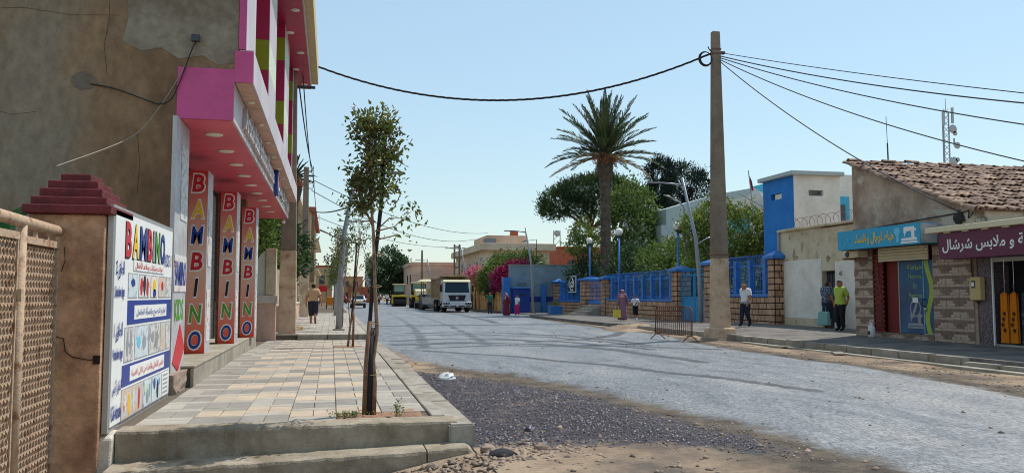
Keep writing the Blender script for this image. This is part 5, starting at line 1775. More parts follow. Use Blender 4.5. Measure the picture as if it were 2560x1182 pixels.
MB().box(18.05, 18.4, 54.4, 57.9, .9, 1.12).build('sill', 'blue_paint', o)
for k in range(13):
    inst('railing_bar', bar_me, o, (18.2, 54.55 + k * .27, 1.12), scale=(1.6, 1.6, 1.45))
MB().box(18.17, 18.23, 54.4, 57.9, 2.1, 2.16).build('top_rail', 'blue_paint', o)
sp_ = tag(thing('stone_steps', None, None, (17, 56, .1)), kind='structure')
for k in range(4):
    MB().box(16.5 + k * .38, 18.04, 54.5, 57.8, .05 if k == 0 else .1 + k * .18 - .02, .26 + k * .18).build('step', 'kerb', sp_, bevel=.015)
stone_wall(o, 18.05, .3, 54.4, 57.9, .1, .9, 3)
tg = thing('turquoise_gate', 'turquoise double gate with solid lower panels and bars above', 'gate', (18.1, 40, .15))
for y0, y1 in ((38.4, 39.95), (39.97, 41.55)):
    lf = MB().box(18.1, 18.14, y0, y1, .2, 1.35).build('gate_leaf', 'turquoise_paint', tg)
    MB().box(18.08, 18.16, y0, y0 + .06, .2, 2.6).build('stile', 'turquoise_paint', lf)
    MB().box(18.08, 18.16, y1 - .06, y1, .2, 2.6).build('stile', 'turquoise_paint', lf)
    MB().box(18.08, 18.16, y0 + .06, y1 - .06, 2.5, 2.56).build('top_rail', 'turquoise_paint', lf)
    MB().box(18.08, 18.16, y0 + .06, y1 - .06, 1.35, 1.42).build('mid_rail', 'turquoise_paint', lf)
    for k in range(9):
        inst('gate_bar', bar_me, lf, (18.12, y0 + .15 + k * .16, 1.42), scale=(1.2, 1.2, 1.42), mat='turquoise_paint')
# navy emblem sign
em_ = thing('emblem_sign', 'square navy sign with white wreath emblem fixed on the blue railing', 'sign', (17.7, 60.8, 1.9))
ex = 17.72
MB().box(ex, ex + .04, 59.9, 62.0, 1.72, 2.95).build('frame', 'sign_white', em_)
MB().box(ex - .01, ex - .001, 59.98, 61.92, 1.78, 2.89).build('panel', 'cl_navy', em_)
w1 = MB()
for s in (-1, 1):
    w1.tube([(ex - .015, 60.95 + s * .15, 1.95), (ex - .015, 60.95 + s * .55, 2.15), (ex - .015, 60.95 + s * .6, 2.45), (ex - .015, 60.95 + s * .3, 2.75), (ex - .015, 60.95 + s * .08, 2.83)], [.03, .06, .07, .06, .03], 6, flat=.5)
    w1.build('wreath_branch', 'sign_white', em_)
    w1 = MB()
pts = [(60.95 + .4 * math.cos(a), 2.3 + .23 * math.sin(a)) for a in np.linspace(0, 2 * math.pi, 21)[:-1]]
MB().prism(pts, 'x', ex - .02, ex - .011).build('emblem_disc', 'sign_white', em_)
MB().prism([(60.6, 2.2), (60.9, 2.32), (61.25, 2.22), (61.2, 2.38), (60.9, 2.44), (60.65, 2.36)], 'x', ex - .026, ex - .021).build('emblem_mark', 'cl_navy', em_)
MB().box(ex - .02, ex - .011, 60.55, 61.35, 1.84, 1.93).build('emblem_ribbon', 'sign_white', em_)
# blue planter
pl = thing('planter', 'blue square planter on the pavement below the emblem sign', 'planter', (16.2, 60.2, .09))
MB().frustum(-.4, .4, -.45, .45, 0, -.46, .46, -.5, .5, .62).build('tub', 'blue_paint', pl, local=True, bevel=.02)
pl_P = np.random.default_rng(2).normal(0, .15, (90, 3)) + np.array([0, 0, .75])
tag(link('plant', leaf_mesh('plant', pl_P, .14, 'leaf_mid', up=.6), pl), kind='stuff')

# globe lamps on blue posts
def globe_lamp(label, x, y, zb, zc, r=.24):
    g = thing('globe_lamp', label, 'lamp', (x, y, zb), group='globe lamps along the fence')
    MB().tube([(x, y, zb), (x, y, zc - r - .1)], .06, 10).build('post', 'blue_paint', g, smooth=True)
    MB().lathe([(.12, zc - r - .1), (.14, zc - r - .04), (.1, zc - r + .04)], x, y, 12).build('collar', 'lamp_dark', g)
    MB().sphere(x, y, zc, r, r, r, 20, 14).build('globe', 'globe', g, smooth=True)
globe_lamp('white globe lamp on blue post partly hidden by the concrete pole', 18.3, 37.2, .6, 5.1)
globe_lamp('white globe lamp on blue post above the turquoise gate pillar', 18.3, 42.4, .6, 5.25)
globe_lamp('white globe lamp on blue post right of the palm trunk', 18.3, 51.9, .6, 5.62, .25)
globe_lamp('white globe lamp on blue post left of the palm trunk', 18.3, 58.3, .6, 5.45, .22)

# ---------------------------------------------------------------- blue grey wall, booth, ochre wall
bw = thing('boundary_wall', 'tall blue grey boundary wall with navy stripe beyond the fence', 'wall', (17, 67.3, 0))
MB().box(14.25, 25, 67.2, 67.6, 0, 3.95).build('wall', 'bluegrey_wall', bw)
MB().box(15.8, 25, 67.18, 67.198, .95, 1.4).build('painted_stripe', 'sign_blue', bw)
MB().box(14.2, 25.0, 67.12, 67.7, 3.952, 4.03).build('coping', 'concrete', bw)
MB().box(13.7, 14.24, 66.9, 67.7, 0, 2.95).build('blue_end_pier', 'blue_paint', bw)
MB().tube([(16.3, 67.19, 2.1), (16.7, 67.19, 2.4), (17.1, 67.19, 2.45), (17.5, 67.19, 2.55)], .02, 4).build('crack', 'house_slate', bw)
MB().box(14.9, 15.7, 67.17, 67.199, 2.25, 2.55).build('vent_grille', 'house_slate', bw)
bo = thing('booth', 'small bright blue sentry booth with slot window at the wall', 'booth', (15.05, 66.3, 0))
MB().box(14.4, 15.68, 66.0, 67.1, 0, 2.02).build('body', 'sign_blue', bo, bevel=.03)
MB().box(14.32, 15.76, 65.9, 67.16, 2.022, 2.14).build('roof', 'blue_paint', bo, bevel=.02)
MB().box(14.85, 15.35, 65.985, 65.999, 1.45, 1.62).build('slot_window', 'window_dark', bo)
MB().box(16.85, 17.25, 66.9, 67.15, 0, 2.35).build('blue_post', 'blue_paint', bw)
ow = thing('ochre_wall', 'ochre garden wall with framed panels behind the parked dump truck', 'wall', (14.3, 85, 0))
MB().box(14.3, 14.6, 68.5, 110, 0, 2.4).build('wall', 'ochre_panel', ow)
MB().box(14.24, 14.66, 68.3, 110, 2.402, 2.55).build('coping', 'ochre_wall', ow)
for k in range(10):
    MB().box(14.2, 14.7, 68.2 + k * 4.4, 68.7 + k * 4.4, 0, 2.75).build('pier', 'ochre_wall', ow)
    for j in range(3):
        MB().box(14.26, 14.299, 68.72 + k * 4.4, 72.58 + k * 4.4, 1.05 + j * .5, 1.12 + j * .5).build('panel_rail', 'ochre_wall', ow)
    for j in range(3):
        MB().box(14.262, 14.298, 69.6 + k * 4.4 + j, 69.68 + k * 4.4 + j, 1.13, 2.35).build('panel_stile', 'ochre_wall', ow)
# ---------------------------------------------------------------- poles, cables, lamps, barrier
up = concrete_pole('utility_pole', 'tall tapered concrete power pole with limewashed base on the right roadside', 12.83, 26.3, .0, 10.55, .6, .27, 2.75, foot=True)
for z in (2.85, 9.75, 9.9):
    w_ = .6 + (.27 - .6) * z / 10.55 + .02
    MB().box(12.83 - w_ / 2, 12.83 + w_ / 2, 26.3 - w_ * .4, 26.3 + w_ * .4, z, z + (.025 if z < 5 else .05)).build('strap', 'rust_brown', up)
coil = MB()
for k in range(4):
    pts = []
    for i in range(25):
        a = 2 * math.pi * i / 24
        pts.append((12.4 + (.2 + .015 * k) * math.cos(a), 26.15 + .02 * k, 9.55 + (.22 + .012 * k) * math.sin(a)))
    coil.tube(pts, .014, 5)
coil.build('wire_coil', 'cable', up)
MB().tube([(12.65, 26.2, 9.8), (12.5, 26.1, 9.85), (12.45, 26.1, 9.95)], .02, 5).build('tie_wire', 'cable', up)
MB().box(12.93, 13.15, 26.22, 26.36, 9.78, 9.86).build('clamp', 'lamp_dark', up)
def sag(p0, p1, s, n=30):
    a, b = Vector(p0), Vector(p1)
    return [a + (b - a) * (i / n) + Vector((0, 0, -4 * s * (i / n) * (1 - i / n))) for i in range(n + 1)]
def wire(label, p0, p1, s, r, mat='cable', name='overhead_cable'):
    return tag(MB().tube(sag(p0, p1, s), r, 6).build(name, mat, smooth=True), label, 'cable')
# twisted main cable across the street
tw_ = MB()
for ph in (0, 2.1, 4.2):
    pts = []
    base_ = sag((12.6, 26.2, 9.75), (-.6, 30.2, 9.62), 1.42, 120)
    for i, p in enumerate(base_):
        pts.append(p + Vector((0, math.cos(i * .8 + ph) * .02, math.sin(i * .8 + ph) * .02)))
    tw_.tube(pts, .021, 5)
tag(tw_.build('overhead_cable', 'cable', smooth=True), 'thick twisted black cable slung across the street to the pink shop roof', 'cable')
wire('uppermost thin cable running right from the concrete pole', (13.1, 26.3, 9.82), (16.26, 13.4, 5.22), .1, .014, 'wire_grey')
wire('second cable running right from the concrete pole', (12.95, 26.3, 9.72), (16.26, 13.4, 5.08), .25, .02, 'wire_grey')
wire('third cable running right from the concrete pole', (12.95, 26.3, 9.66), (16.26, 13.4, 4.5), .3, .018, 'wire_grey')
wire('fourth sagging cable running right from the concrete pole', (12.95, 26.3, 9.6), (16.26, 13.4, 3.55), .45, .017, 'wire_grey')
wire('steep cable dropping from the concrete pole to the tailor shop gable', (12.95, 26.3, 9.55), (15.57, 18.35, 3.6), .35, .017, 'wire_grey')
sm_ = thing('service_mast', 'thin steel service mast on the clothes shop roof holding the cables', 'mast', (16.3, 13.4, 3.3))
MB().tube([(16.3, 13.4, 3.3), (16.3, 13.4, 5.45)], .035, 8).build('pipe', 'lamp_metal', sm_)
MB().box(16.2, 16.4, 13.3, 13.5, 3.3, 3.34).build('foot_plate', 'lamp_metal', sm_)
cgl = cable('facade_cable', [(15.56, 22.8, 3.48), (15.56, 22.0, 3.46), (15.56, 20.5, 3.52), (15.56, 18.4, 3.58), (15.56, 18.05, 3.6), (15.5, 17.98, 3.42), (15.56, 17.88, 3.55)], .016, 'cable')
tag(cgl, 'black cable pinned along the gable wall above the blue sign', 'cable')
jb = MB().sphere(15.54, 18.35, 3.45, .06, .2, .14, 10, 6)
r2 = random.Random(3)
jb.v = [(a, b + r2.uniform(-.05, .05), d + r2.uniform(-.04, .04)) for a, b, d in jb.v]
tag(jb.build('junction_box', 'cable'), 'dark tangled cable junction on the peeling gable corner', 'junction')
# cables down the left side and far across
wire('left cable running down the street over the pickets', (-1.2, 28.1, 9.0), (-1.1, 50, 8.7), .5, .025)
wire('second left cable running down the street over the pickets', (-1.0, 28.1, 8.7), (-1.1, 50, 8.3), .6, .02)
wire('thin cable from the second to third left pole', (-1.1, 50, 8.5), (-1.2, 75, 8.1), .5, .022)
wire('far cable crossing the street behind the young trees', (-1.2, 50, 7.6), (14.6, 86, 7.3), 1.2, .022, 'wire_grey')
wire('farther cable crossing toward the cream house', (-1.2, 75, 8.3), (13.9, 102, 7.4), .7, .025, 'wire_grey')
wire('highest of the far cables crossing toward the cream house', (-1.1, 50, 8.2), (16.5, 89, 8.2), 1.0, .022, 'wire_grey')
wire('drooping cable bundle from left pole toward first lamp', (-1.2, 50, 6.4), (.6, 33, 4.9), .15, .03)

def street_lamp(label, x, y, zb, h, side, lean, group):
    """kinked grey column that leans over the road with a flat lamp arm; side +1 arm points to +X"""
    l = thing('street_lamp', label, 'street lamp', (x, y, zb), group=group)
    k1 = (x + side * lean * .25, y, zb + h * .58)
    k2 = (x + side * lean, y, zb + h)
    MB().tube([(x, y, zb), (x + side * lean * .06, y, zb + h * .3), k1, k2], [.11, .1, .085, .055], 12).build('column', 'lamp_metal', l, smooth=True)
    MB().box(x - .2, x + .2, y - .2, y + .2, zb - .05, zb + .05).build('base_plate', 'concrete', l)
    ax = x + side * lean * .95
    az = zb + h * .945
    MB().tube([(ax, y, az), (ax + side * .55, y, az + .06), (ax + side * .95, y, az + .08)], .045, 8).build('arm', 'lamp_metal', l, smooth=True)
    s0, s1 = ax + side * .9, ax + side * 1.75
    MB().frustum(min(s0, s1), max(s0, s1), y - .14, y + .14, az + .05, min(s0, s1) + .05, max(s0, s1) - .05, y - .1, y + .1, az + .12).build('lamp_head', 'lamp_dark', l)
    MB().box(ax - .03, ax + side * .15 + .03 if side > 0 else ax + .03, y - .05, y + .05, az - .22, az - .02).build('bracket', 'lamp_metal', l)
    MB().tube([(k1[0], y, k1[2] - .3), (k1[0] - side * .55, y, k1[2]), (k1[0] - side * .85, y, k1[2] + .12)], .035, 6).build('pedestrian_arm', 'lamp_metal', l, smooth=True)
    return l
g = 'street lamps on kinked columns'
street_lamp('leaning grey street lamp behind the first young tree', .29, 30.5, .27, 5.9, 1, .58, g)
street_lamp('second leaning street lamp down the left pavement', .3, 52, .27, 6.0, 1, .58, g)
street_lamp('third leaning street lamp down the left pavement', .3, 74, .27, 6.0, 1, .58, g)
street_lamp('leaning street lamp in front of the turquoise gate', 16.85, 36.5, .2, 6.8, -1, .85, g)
street_lamp('leaning street lamp in front of the blue grey wall', 15.45, 64, .1, 6.7, -1, .6, g)
street_lamp('leaning street lamp behind the dump truck', 14.0, 88, .13, 6.6, -1, .6, g)
street_lamp('leaning street lamp beside the yellow paver', 13.8, 118, .13, 6.6, -1, .6, g)
street_lamp('leaning street lamp right of the far dark tree', 13.6, 142, .1, 6.6, -1, .6, g)
street_lamp('farthest leaning street lamp before the dark tree', 13.2, 168, .1, 6.6, -1, .6, g)
ol = thing('old_street_lamp', 'old curved arm street lamp in the school yard behind the gate', 'street lamp', (20.3, 46, 0))
MB().tube([(20.3, 46, 0), (20.3, 46, 6.2), (20.25, 46, 6.7), (19.9, 46, 7.0), (19.5, 46, 7.15)], [.07, .06, .05, .045, .04], 8).build('column', 'lamp_metal', ol, smooth=True)
MB().tube([(19.6, 46, 7.13), (19.3, 46, 7.28), (19.0, 46, 7.36)], [.06, .13, .05], 8, flat=.5).build('lamp_head', 'frame_grey', ol, smooth=True)
lp = thing('lattice_pole', 'twin leg concrete pole beside the cream house', 'pole', (14.75, 100, 0))
for s in (-1, 1):
    MB().box(14.75 + s * .3 - .1, 14.75 + s * .3 + .1, 99.9, 100.1, 0, 7.6).build('leg', 'pole_concrete', lp)
for k in range(6):
    MB().box(14.55, 14.95, 99.92, 100.08, 1 + k * 1.25, 1.15 + k * 1.25).build('rung', 'pole_concrete', lp)
MB().box(13.9, 15.8, 99.95, 100.05, 7.1, 7.2).build('crossarm', 'lamp_dark', lp)
concrete_pole('utility_pole', 'far concrete pole standing before the pink building', 13.2, 125, .0, 8.2, .45, .25, .5)
MB().box(-1.75, -.6, 28.02, 28.1, 8.28, 8.36).build('crossarm', 'lamp_dark', up).name = 'far_crossarm'

# steel crowd barrier
br = thing('crowd_barrier', 'rusty tilted crowd control barrier standing on the rubble by the pole', 'barrier', (10.95, 25.8, 0), rotz=0)
A, B = Vector((10.75, 26.9, .0)), Vector((11.1, 24.75, .0))
def bp_(t, z):
    return A + (B - A) * t + Vector((.02 * z, 0, z))
MB().tube([bp_(0, .22), bp_(0, 1.02), bp_(.03, 1.13), bp_(.5, 1.14), bp_(.93, 1.12), bp_(.985, 1.06), bp_(1, .95), bp_(1, .22)], .021, 8).build('frame', 'rust_brown', br, smooth=True)
MB().tube([bp_(0, .24), bp_(1, .22)], .016, 7).build('bottom_rail', 'rust_brown', br)
for k in range(17):
    t = .05 + k * .0565
    MB().tube([bp_(t, .24), bp_(t, 1.12)], .014, 5).build('bar', 'rust_brown', br)
for t in (.06, .96):
    for s in (-1, 1):
        p = bp_(t, .22)
        MB().tube([p, p + Vector((s * .08, 0, -.02)), Vector((p.x + s * .3, p.y, .01))], .018, 6).build('foot', 'rust_brown', br)

# ---------------------------------------------------------------- young street trees
def leaf_cloud(lobes, n, spread, per):
    P, D, C = clump_points(lobes, n, per, spread, shell=(.15, 1.0), drop=False)
    return P, D, C
def young_tree(label, x, y, zb, crown, n_leaf, lsize, stems, stakes, mat='leaf_ficus', tr=.024, sprays=()):
    t = thing('young_tree', label, 'tree', (x, y, zb), group='young street trees')
    mb = MB()
    tips = []
    for path in stems:
        P = [Vector((x + a, y + b, zb + d)) for a, b, d in path]
        r_s = tr if path is stems[0] else tr * .45
        mb.tube(P, [r_s * (1.15 - .7 * i / (len(P) - 1)) for i in range(len(P))], 8)
        tips.append(P[-1])
    P_, D_, C_ = leaf_cloud([(x + a, y + b, zb + d, r1, r2, r3) for a, b, d, r1, r2, r3 in crown], n_leaf, lsize * .85, 7)
    for q in C_[::3]:
        s_ = min(tips, key=lambda p: (p - Vector(q)).length)
        q = Vector(q)
        root = s_ + (Vector((x, y, zb + 1.2)) - s_) * random.uniform(.02, .35)
        mid = root + (q - root) * .5 + Vector((0, 0, .04))
        mb.tube([root, mid, q], [.005, .004, .002], 4, cap=False)
    for path in sprays:
        P = [Vector((x + a, y + b, zb + d)) for a, b, d in path]
        mb.tube(P, [.009, .006, .003][:len(P)] if len(P) <= 3 else .006, 4)
        tip = np.array(P[-1])
        P_ = np.concatenate([P_, tip + RNG.normal(size=(26, 3)) * .10])
        D_ = np.concatenate([D_, RNG.normal(size=(26, 3))])
    mb.build('trunk', 'bark_young', t, smooth=True)
    c_ = link('crown', leaf_mesh('crown', P_ - np.array([x, y, zb]), lsize * 1.1, mat, aspect=.46, up=.25, dirs=D_, jit=.8), t)
    for k, (path, r_, mt, nm) in enumerate(stakes):
        MB().tube([(x + a, y + b, zb + d) for a, b, d in path], r_, 8).build(nm, mt, t, smooth=True)
    return t
t1 = young_tree('nearest young street tree tied to a black stake on the left pavement', .47, 9.32, .2,
           [(-.12, 0, 3.15, .15, .2, .26), (.1, 0, 3.15, .19, .2, .24), (.02, 0, 2.82, .24, .25, .24), (-.22, 0, 2.55, .1, .15, .2), (.1, 0, 2.5, .15, .15, .18), (-.14, 0, 2.28, .13, .15, .14), (.22, .05, 2.9, .1, .15, .16), (-.06, 0, 2.5, .14, .15, .2)], 330, .062,
           [[(.0, 0, 0), (.01, 0, .35), (-.01, 0, .6), (.03, 0, .9), (0, 0, 1.4), (-.02, 0, 1.95), (-.05, 0, 2.3), (-.08, 0, 2.8), (-.07, 0, 3.25)], [(-.05, 0, 2.3), (.05, .02, 2.6), (.1, 0, 2.9), (.12, 0, 3.3)], [(-.03, 0, 2.05), (-.12, .0, 2.25), (-.2, 0, 2.45), (-.22, 0, 2.65)]],
           [([(-.07, .02, 0), (-.06, .02, .8), (-.02, .02, 1.5), (.06, .02, 2.3), (.08, .02, 2.75)], .022, 'stake_black', 'black_stake'),
            ([(-.10, -.03, 0), (-.085, -.03, .55), (-.05, -.03, 1.02)], .026, 'stake_wood', 'wood_stake'),
            ([(-.06, -.01, 0), (-.05, -.01, .5), (-.035, -.01, .95)], .04, 'stake_black', 'wrapped_stake')],
           sprays=[[(0, 0, 2.0), (.15, 0, 2.15), (.3, 0, 2.15)], [(0, 0, 2.0), (.2, -.05, 2.05), (.38, -.05, 2.22)], [(-.02, 0, 1.9), (.18, 0, 1.95), (.26, 0, 1.97)], [(.0, 0, 2.1), (-.25, 0, 2.3), (-.32, 0, 2.25)]])
for k, z in enumerate((.45, 1.0, 1.4, 1.75)):
    MB().tube([(.47 + .05 * math.cos(a) - .02 + (.02 * k), 9.32 + .05 * math.sin(a), .2 + z + .01 * math.sin(a)) for a in np.linspace(0, 2 * math.pi, 13)], .005, 4).build('tie', 'leaf_dry', t1)
young_tree('second young street tree, thin and multi stemmed, near the cross kerb', .45, 22.3, .18,
           [(-.25, 0, 2.6, .35, .4, .5), (.3, 0, 2.7, .4, .4, .55), (.1, 0, 3.2, .35, .4, .35), (.5, 0, 2.2, .3, .3, .4), (-.5, 0, 2.1, .25, .3, .3)], 95, .075,
           [[(0, 0, 0), (.05, 0, .5), (.18, 0, 1.2), (.2, 0, 2.0), (.3, 0, 3.0)], [(.18, 0, 1.2), (-.1, 0, 1.9), (-.3, 0, 2.6), (-.3, 0, 3.0)], [(.2, 0, 1.4), (.5, 0, 1.9), (.65, 0, 2.6), (.75, 0, 3.1)], [(.05, 0, .5), (0, 0, 1.1), (.0, 0, 1.5)]],
           [([(.0, .02, 0), (.1, .02, .9), (.2, .02, 2.7)], .024, 'stake_black', 'black_stake'), ([(.13, -.03, 0), (.14, -.03, .85)], .03, 'stake_wood', 'wood_stake')], 'leaf_sparse', .026)
for i, (yy, lab) in enumerate(((33.5, 'third young street tree beside the leaning lamp column'), (39.5, 'fourth young street tree behind the walking man'), (46, 'fifth young street tree, yellowish and slender'), (56, 'sixth young street tree on the left pavement'), (68, 'seventh young street tree near the orange handcart'))):
    young_tree(lab, .35 + .1 * (i % 2), yy, .26,
               [(-.1, 0, 2.5, .5, .5, .55), (.15, 0, 3.1, .45, .45, .5), (-.3, 0, 2.0, .4, .4, .4), (0, 0, 3.7, .3, .3, .4)], 110, .1,
               [[(0, 0, 0), (.03, 0, 1.0), (0, 0, 2.0), (-.1, 0, 3.3)], [(.02, 0, 1.1), (.2, 0, 2.2), (.3, 0, 3.2)]], [([(.1, .03, 0), (.1, .03, 1.6)], .03, 'stake_wood', 'wood_stake')], 'leaf_sparse' if i else 'leaf_ficus', .03)
# weeds in the first tree pit
for lab, x, y, n, sp, h in (('low green weeds spread left of the nearest tree trunk', .2, 9.25, 130, .11, .03), ('small upright weed right of the nearest tree trunk', .72, 9.15, 60, .035, .09)):
    w_ = thing('weed', lab, 'weed', (x, y, .21))
    P = RNG.normal(size=(n, 3)) * np.array([sp, sp * .6, h * .5]) + np.array([0, 0, h])
    P[:, 2] = np.abs(P[:, 2])
    link('leaves', leaf_mesh('leaves', P, .035, 'weed', aspect=.4, up=.5), w_)
    mb = MB()
    for k in range(6):
        mb.tube([(random.gauss(0, sp * .5), random.gauss(0, sp * .3), -.02), (random.gauss(0, sp), random.gauss(0, sp * .5), h * 1.3)], .003, 3)
    mb.build('stems', 'weed', w_, local=True)
# ---------------------------------------------------------------- date palm
def date_palm(label, x, y, zb, zc, n_frond, L, tr):
    p = thing('date_palm', label, 'palm tree', (x, y, zb))
    h = zc - zb
    prof = []
    for i in range(26):
        t = i / 25
        r = tr * (1.25 - .35 * t)
        if t > .78: r *= 1 + .75 * sstep((t - .78) / .12) * (1 - .5 * sstep((t - .93) / .07))
        prof.append((r, h * t))
    MB().lathe(prof, .0, .0, 14).build('trunk', 'bark_palm', p, local=True, smooth=True)
    st = MB()
    rp = random.Random(3)
    k = 0
    z = .3
    while z < h:
        t = z / h
        r = tr * (1.25 - .35 * t)
        if t > .78: r *= 1 + .75 * sstep((t - .78) / .12) * (1 - .5 * sstep((t - .93) / .07))
        for j in range(11):
            a = 2 * math.pi * (j + .5 * (k % 2)) / 11 + rp.uniform(-.06, .06)
            w_ = r * .26
            ca, sa = math.cos(a), math.sin(a)
            o1 = r + .05 + (.08 if t > .8 else 0)
            n = len(st.v)
            st.v += [(r * ca - w_ * sa, r * sa + w_ * ca, z), (r * ca + w_ * sa, r * sa - w_ * ca, z), (o1 * ca, o1 * sa, z + .16), (r * ca, r * sa, z + .24)]
            st.f += [(n, n + 1, n + 2), (n + 1, n + 3, n + 2), (n, n + 2, n + 3)]
        z += .17
        k += 1
    tag(st.build('leaf_scars', 'bark_palm', p, local=True), kind='stuff')
    ga = math.pi * (3 - math.sqrt(5))
    for k in range(n_frond):
        t = (k + .5) / n_frond
        el0 = R(86 - 96 * t ** 1.1 + rp.uniform(-5, 5))
        az = k * ga + rp.uniform(-.2, .2)
        Lk = L * rp.uniform(.85, 1.08)
        droop = (.12 + .5 * t) * rp.uniform(.7, 1.3)
        pts = []
        pos = Vector((0, 0, h - .35 + .25 * (1 - t)))
        el = el0
        nseg = 14
        for i in range(nseg + 1):
            pts.append(pos.copy())
            d = Vector((math.cos(el) * math.cos(az), math.cos(el) * math.sin(az), math.sin(el)))
            pos += d * Lk / nseg
            el -= droop / nseg * (1.4 if i > nseg * .5 else .7)
        mb = MB()
        mb.tube(pts, [.045 * (1 - .85 * i / nseg) + .004 for i in range(nseg + 1)], 4, cap=False)
        for i in range(66):
            u = .14 + .86 * i / 65
            f_ = u * nseg
            i0 = min(nseg - 1, int(f_))
            q = pts[i0].lerp(pts[i0 + 1], f_ - i0)
            d = (pts[i0 + 1] - pts[i0]).normalized()
            side = d.cross(Vector((0, 0, 1)))
            if side.length < .05: side = Vector((-math.sin(az), math.cos(az), 0))
            side.normalize()
            upv = side.cross(d).normalized()
            ll = .58 * (math.sin(math.pi * min(1, .25 + .72 * u)) ** .7) * L / 4.2
            for s in (-1, 1):
                tip = q + (side * s * .48 + d * .85 + upv * rp.uniform(-.1, .45)) * ll
                wv = d * .062
                n = len(mb.v)
                m_ = q.lerp(tip, .5)
                mb.v += [tuple(q - wv * .6), tuple(m_ + wv), tuple(tip), tuple(m_ - wv)]
                mb.f += [(n, n + 1, n + 2), (n, n + 2, n + 3)]
        o = bpy.data.objects.new('frond', mb.mesh('frond', mat=MATS['leaf_palm' if t < .93 else 'leaf_dry']))
        COL.objects.link(o)
        o.parent = p
    for k in range(7):
        a = k * .9
        P = RNG.normal(size=(60, 3)) * np.array([.12, .12, .18]) + np.array([.75 * math.cos(a), .75 * math.sin(a), h - .65])
        link('date_cluster', leaf_mesh('date_cluster', P, .14, 'date_orange', aspect=.5), p)
        MB().tube([(0, 0, h - .3), (.5 * math.cos(a), .5 * math.sin(a), h - .15), (.75 * math.cos(a), .75 * math.sin(a), h - .6)], .025, 5).build('fruit_stalk', 'date_orange', p, local=True)
    return p
date_palm('tall date palm with feathery crown rising over the fence', 20.1, 60, 0, 12.3, 58, 4.6, .33)
lp_ = date_palm('shaggy palm behind the pink shop with hanging dry fronds', -2.55, 58, 0, 9.6, 36, 1.5, .3)

# ---------------------------------------------------------------- trees
def tree(name, label, cat, x, y, zb, ztrunk, lobes, n, per, spread, lsize, mat, r0, aspect=.55, bark='bark', up=.1, zmin=None, group='trees along the street', shell=(.72, 1.0), jit=.7):
    t = thing(name, label, cat, (x, y, zb), group=group)
    mb = MB()
    limbs(mb, (0, 0, 0), (0, 0, ztrunk - zb), [(l[0] - x, l[1] - y, l[2] - zb) for l in lobes], r0)
    mb.build('trunk', bark, t, local=True, smooth=True)
    P, D, C = clump_points(lobes, n, per, spread, shell=shell, zmin=zmin)
    link('crown', leaf_mesh('crown', P - np.array([x, y, zb]), lsize, mat, aspect, up, D, jit), t)
    return t
# umbrella pine
px, py = 23.6, 75
tree('umbrella_pine', 'broad dark umbrella pine behind the palm', 'tree', px, py, 0, 8.0,
     [(px - 2.8, py, 10.2, 2.1, 2.6, 1.3), (px - 3.6, py, 9.3, 1.3, 2, .8), (px - .9, py, 11.2, 2.4, 3, 1.5), (px + 1.3, py, 11.5, 2.5, 3, 1.5), (px + 3.2, py, 10.8, 2.2, 2.6, 1.5), (px + .2, py - 1.5, 10.0, 3.0, 2, 1.3), (px + 4.2, py, 9.6, 1.6, 2, 1.2), (px - 1.4, py - 1.6, 9.6, 2.0, 1.6, 1.0)],
     900, 26, .24, .34, 'leaf_pine', .32, .2, up=.8, jit=.45)
# dark cypress-like trees right of the palm
for (cx, lab, lb) in ((28.7, 'narrow dark conifer left of the pale grey building', [(28.7, 70, 12.3, 1.4, 1.4, 1.5), (28.6, 70, 10.6, 1.2, 1.4, 1.3), (28.4, 70, 8.6, 1.8, 1.6, 1.8), (28.9, 70, 6.8, 1.9, 1.6, 1.8), (27.9, 70, 9.8, .8, .8, 1.6)]),
                      (32.0, 'wide dark conifer rising behind the pale grey building', [(31.8, 72, 12.0, 2.0, 2, 1.7), (33.0, 72, 11.2, 1.7, 1.8, 1.8), (31.0, 72, 10.4, 1.6, 1.6, 1.6), (32.2, 72, 9.2, 2.2, 1.8, 1.6), (31.2, 72, 8.0, 2, 1.8, 1.8)])):
    tree('conifer', lab, 'tree', cx, lb[0][1], 0, 6.0, lb, 700, 24, .22, .26, 'leaf_cypress', .3, .3, up=.5, jit=.5)
# broadleaf right of palm trunk
bx_, by_ = 23.0, 64.5
tree('broadleaf_tree', 'bright green broadleaf tree right of the palm trunk', 'tree', bx_, by_, 0, 3.6,
     [(23.6, 64.5, 9.8, 1.1, 1.3, 1.2), (22.8, 64.5, 8.6, 1.4, 1.4, 1.3), (24.6, 64.5, 8.7, 1.5, 1.4, 1.5), (23.4, 63.6, 7.3, 2.0, 1.6, 1.6), (25.2, 64.5, 6.9, 1.3, 1.4, 1.5), (22.2, 64.5, 6.4, 1.2, 1.4, 1.5), (24.2, 63.8, 5.5, 2.1, 1.5, 1.3), (22.6, 64, 4.2, 1.6, 1.4, 1.2)],
     560, 20, .26, .27, 'leaf_mid', .22, .55, up=.0, shell=(.55, 1.0))
tree('broadleaf_tree', 'pale green shrubby tree left of the palm trunk', 'tree', 18.9, 62, 0, 2.5, [(18.9, 62, 6.4, .9, 1, .9), (18.5, 62, 5.3, .9, 1, .8), (19.4, 62, 5.6, .8, 1, .9)], 130, 18, .22, .22, 'leaf_bright', .12, .55)
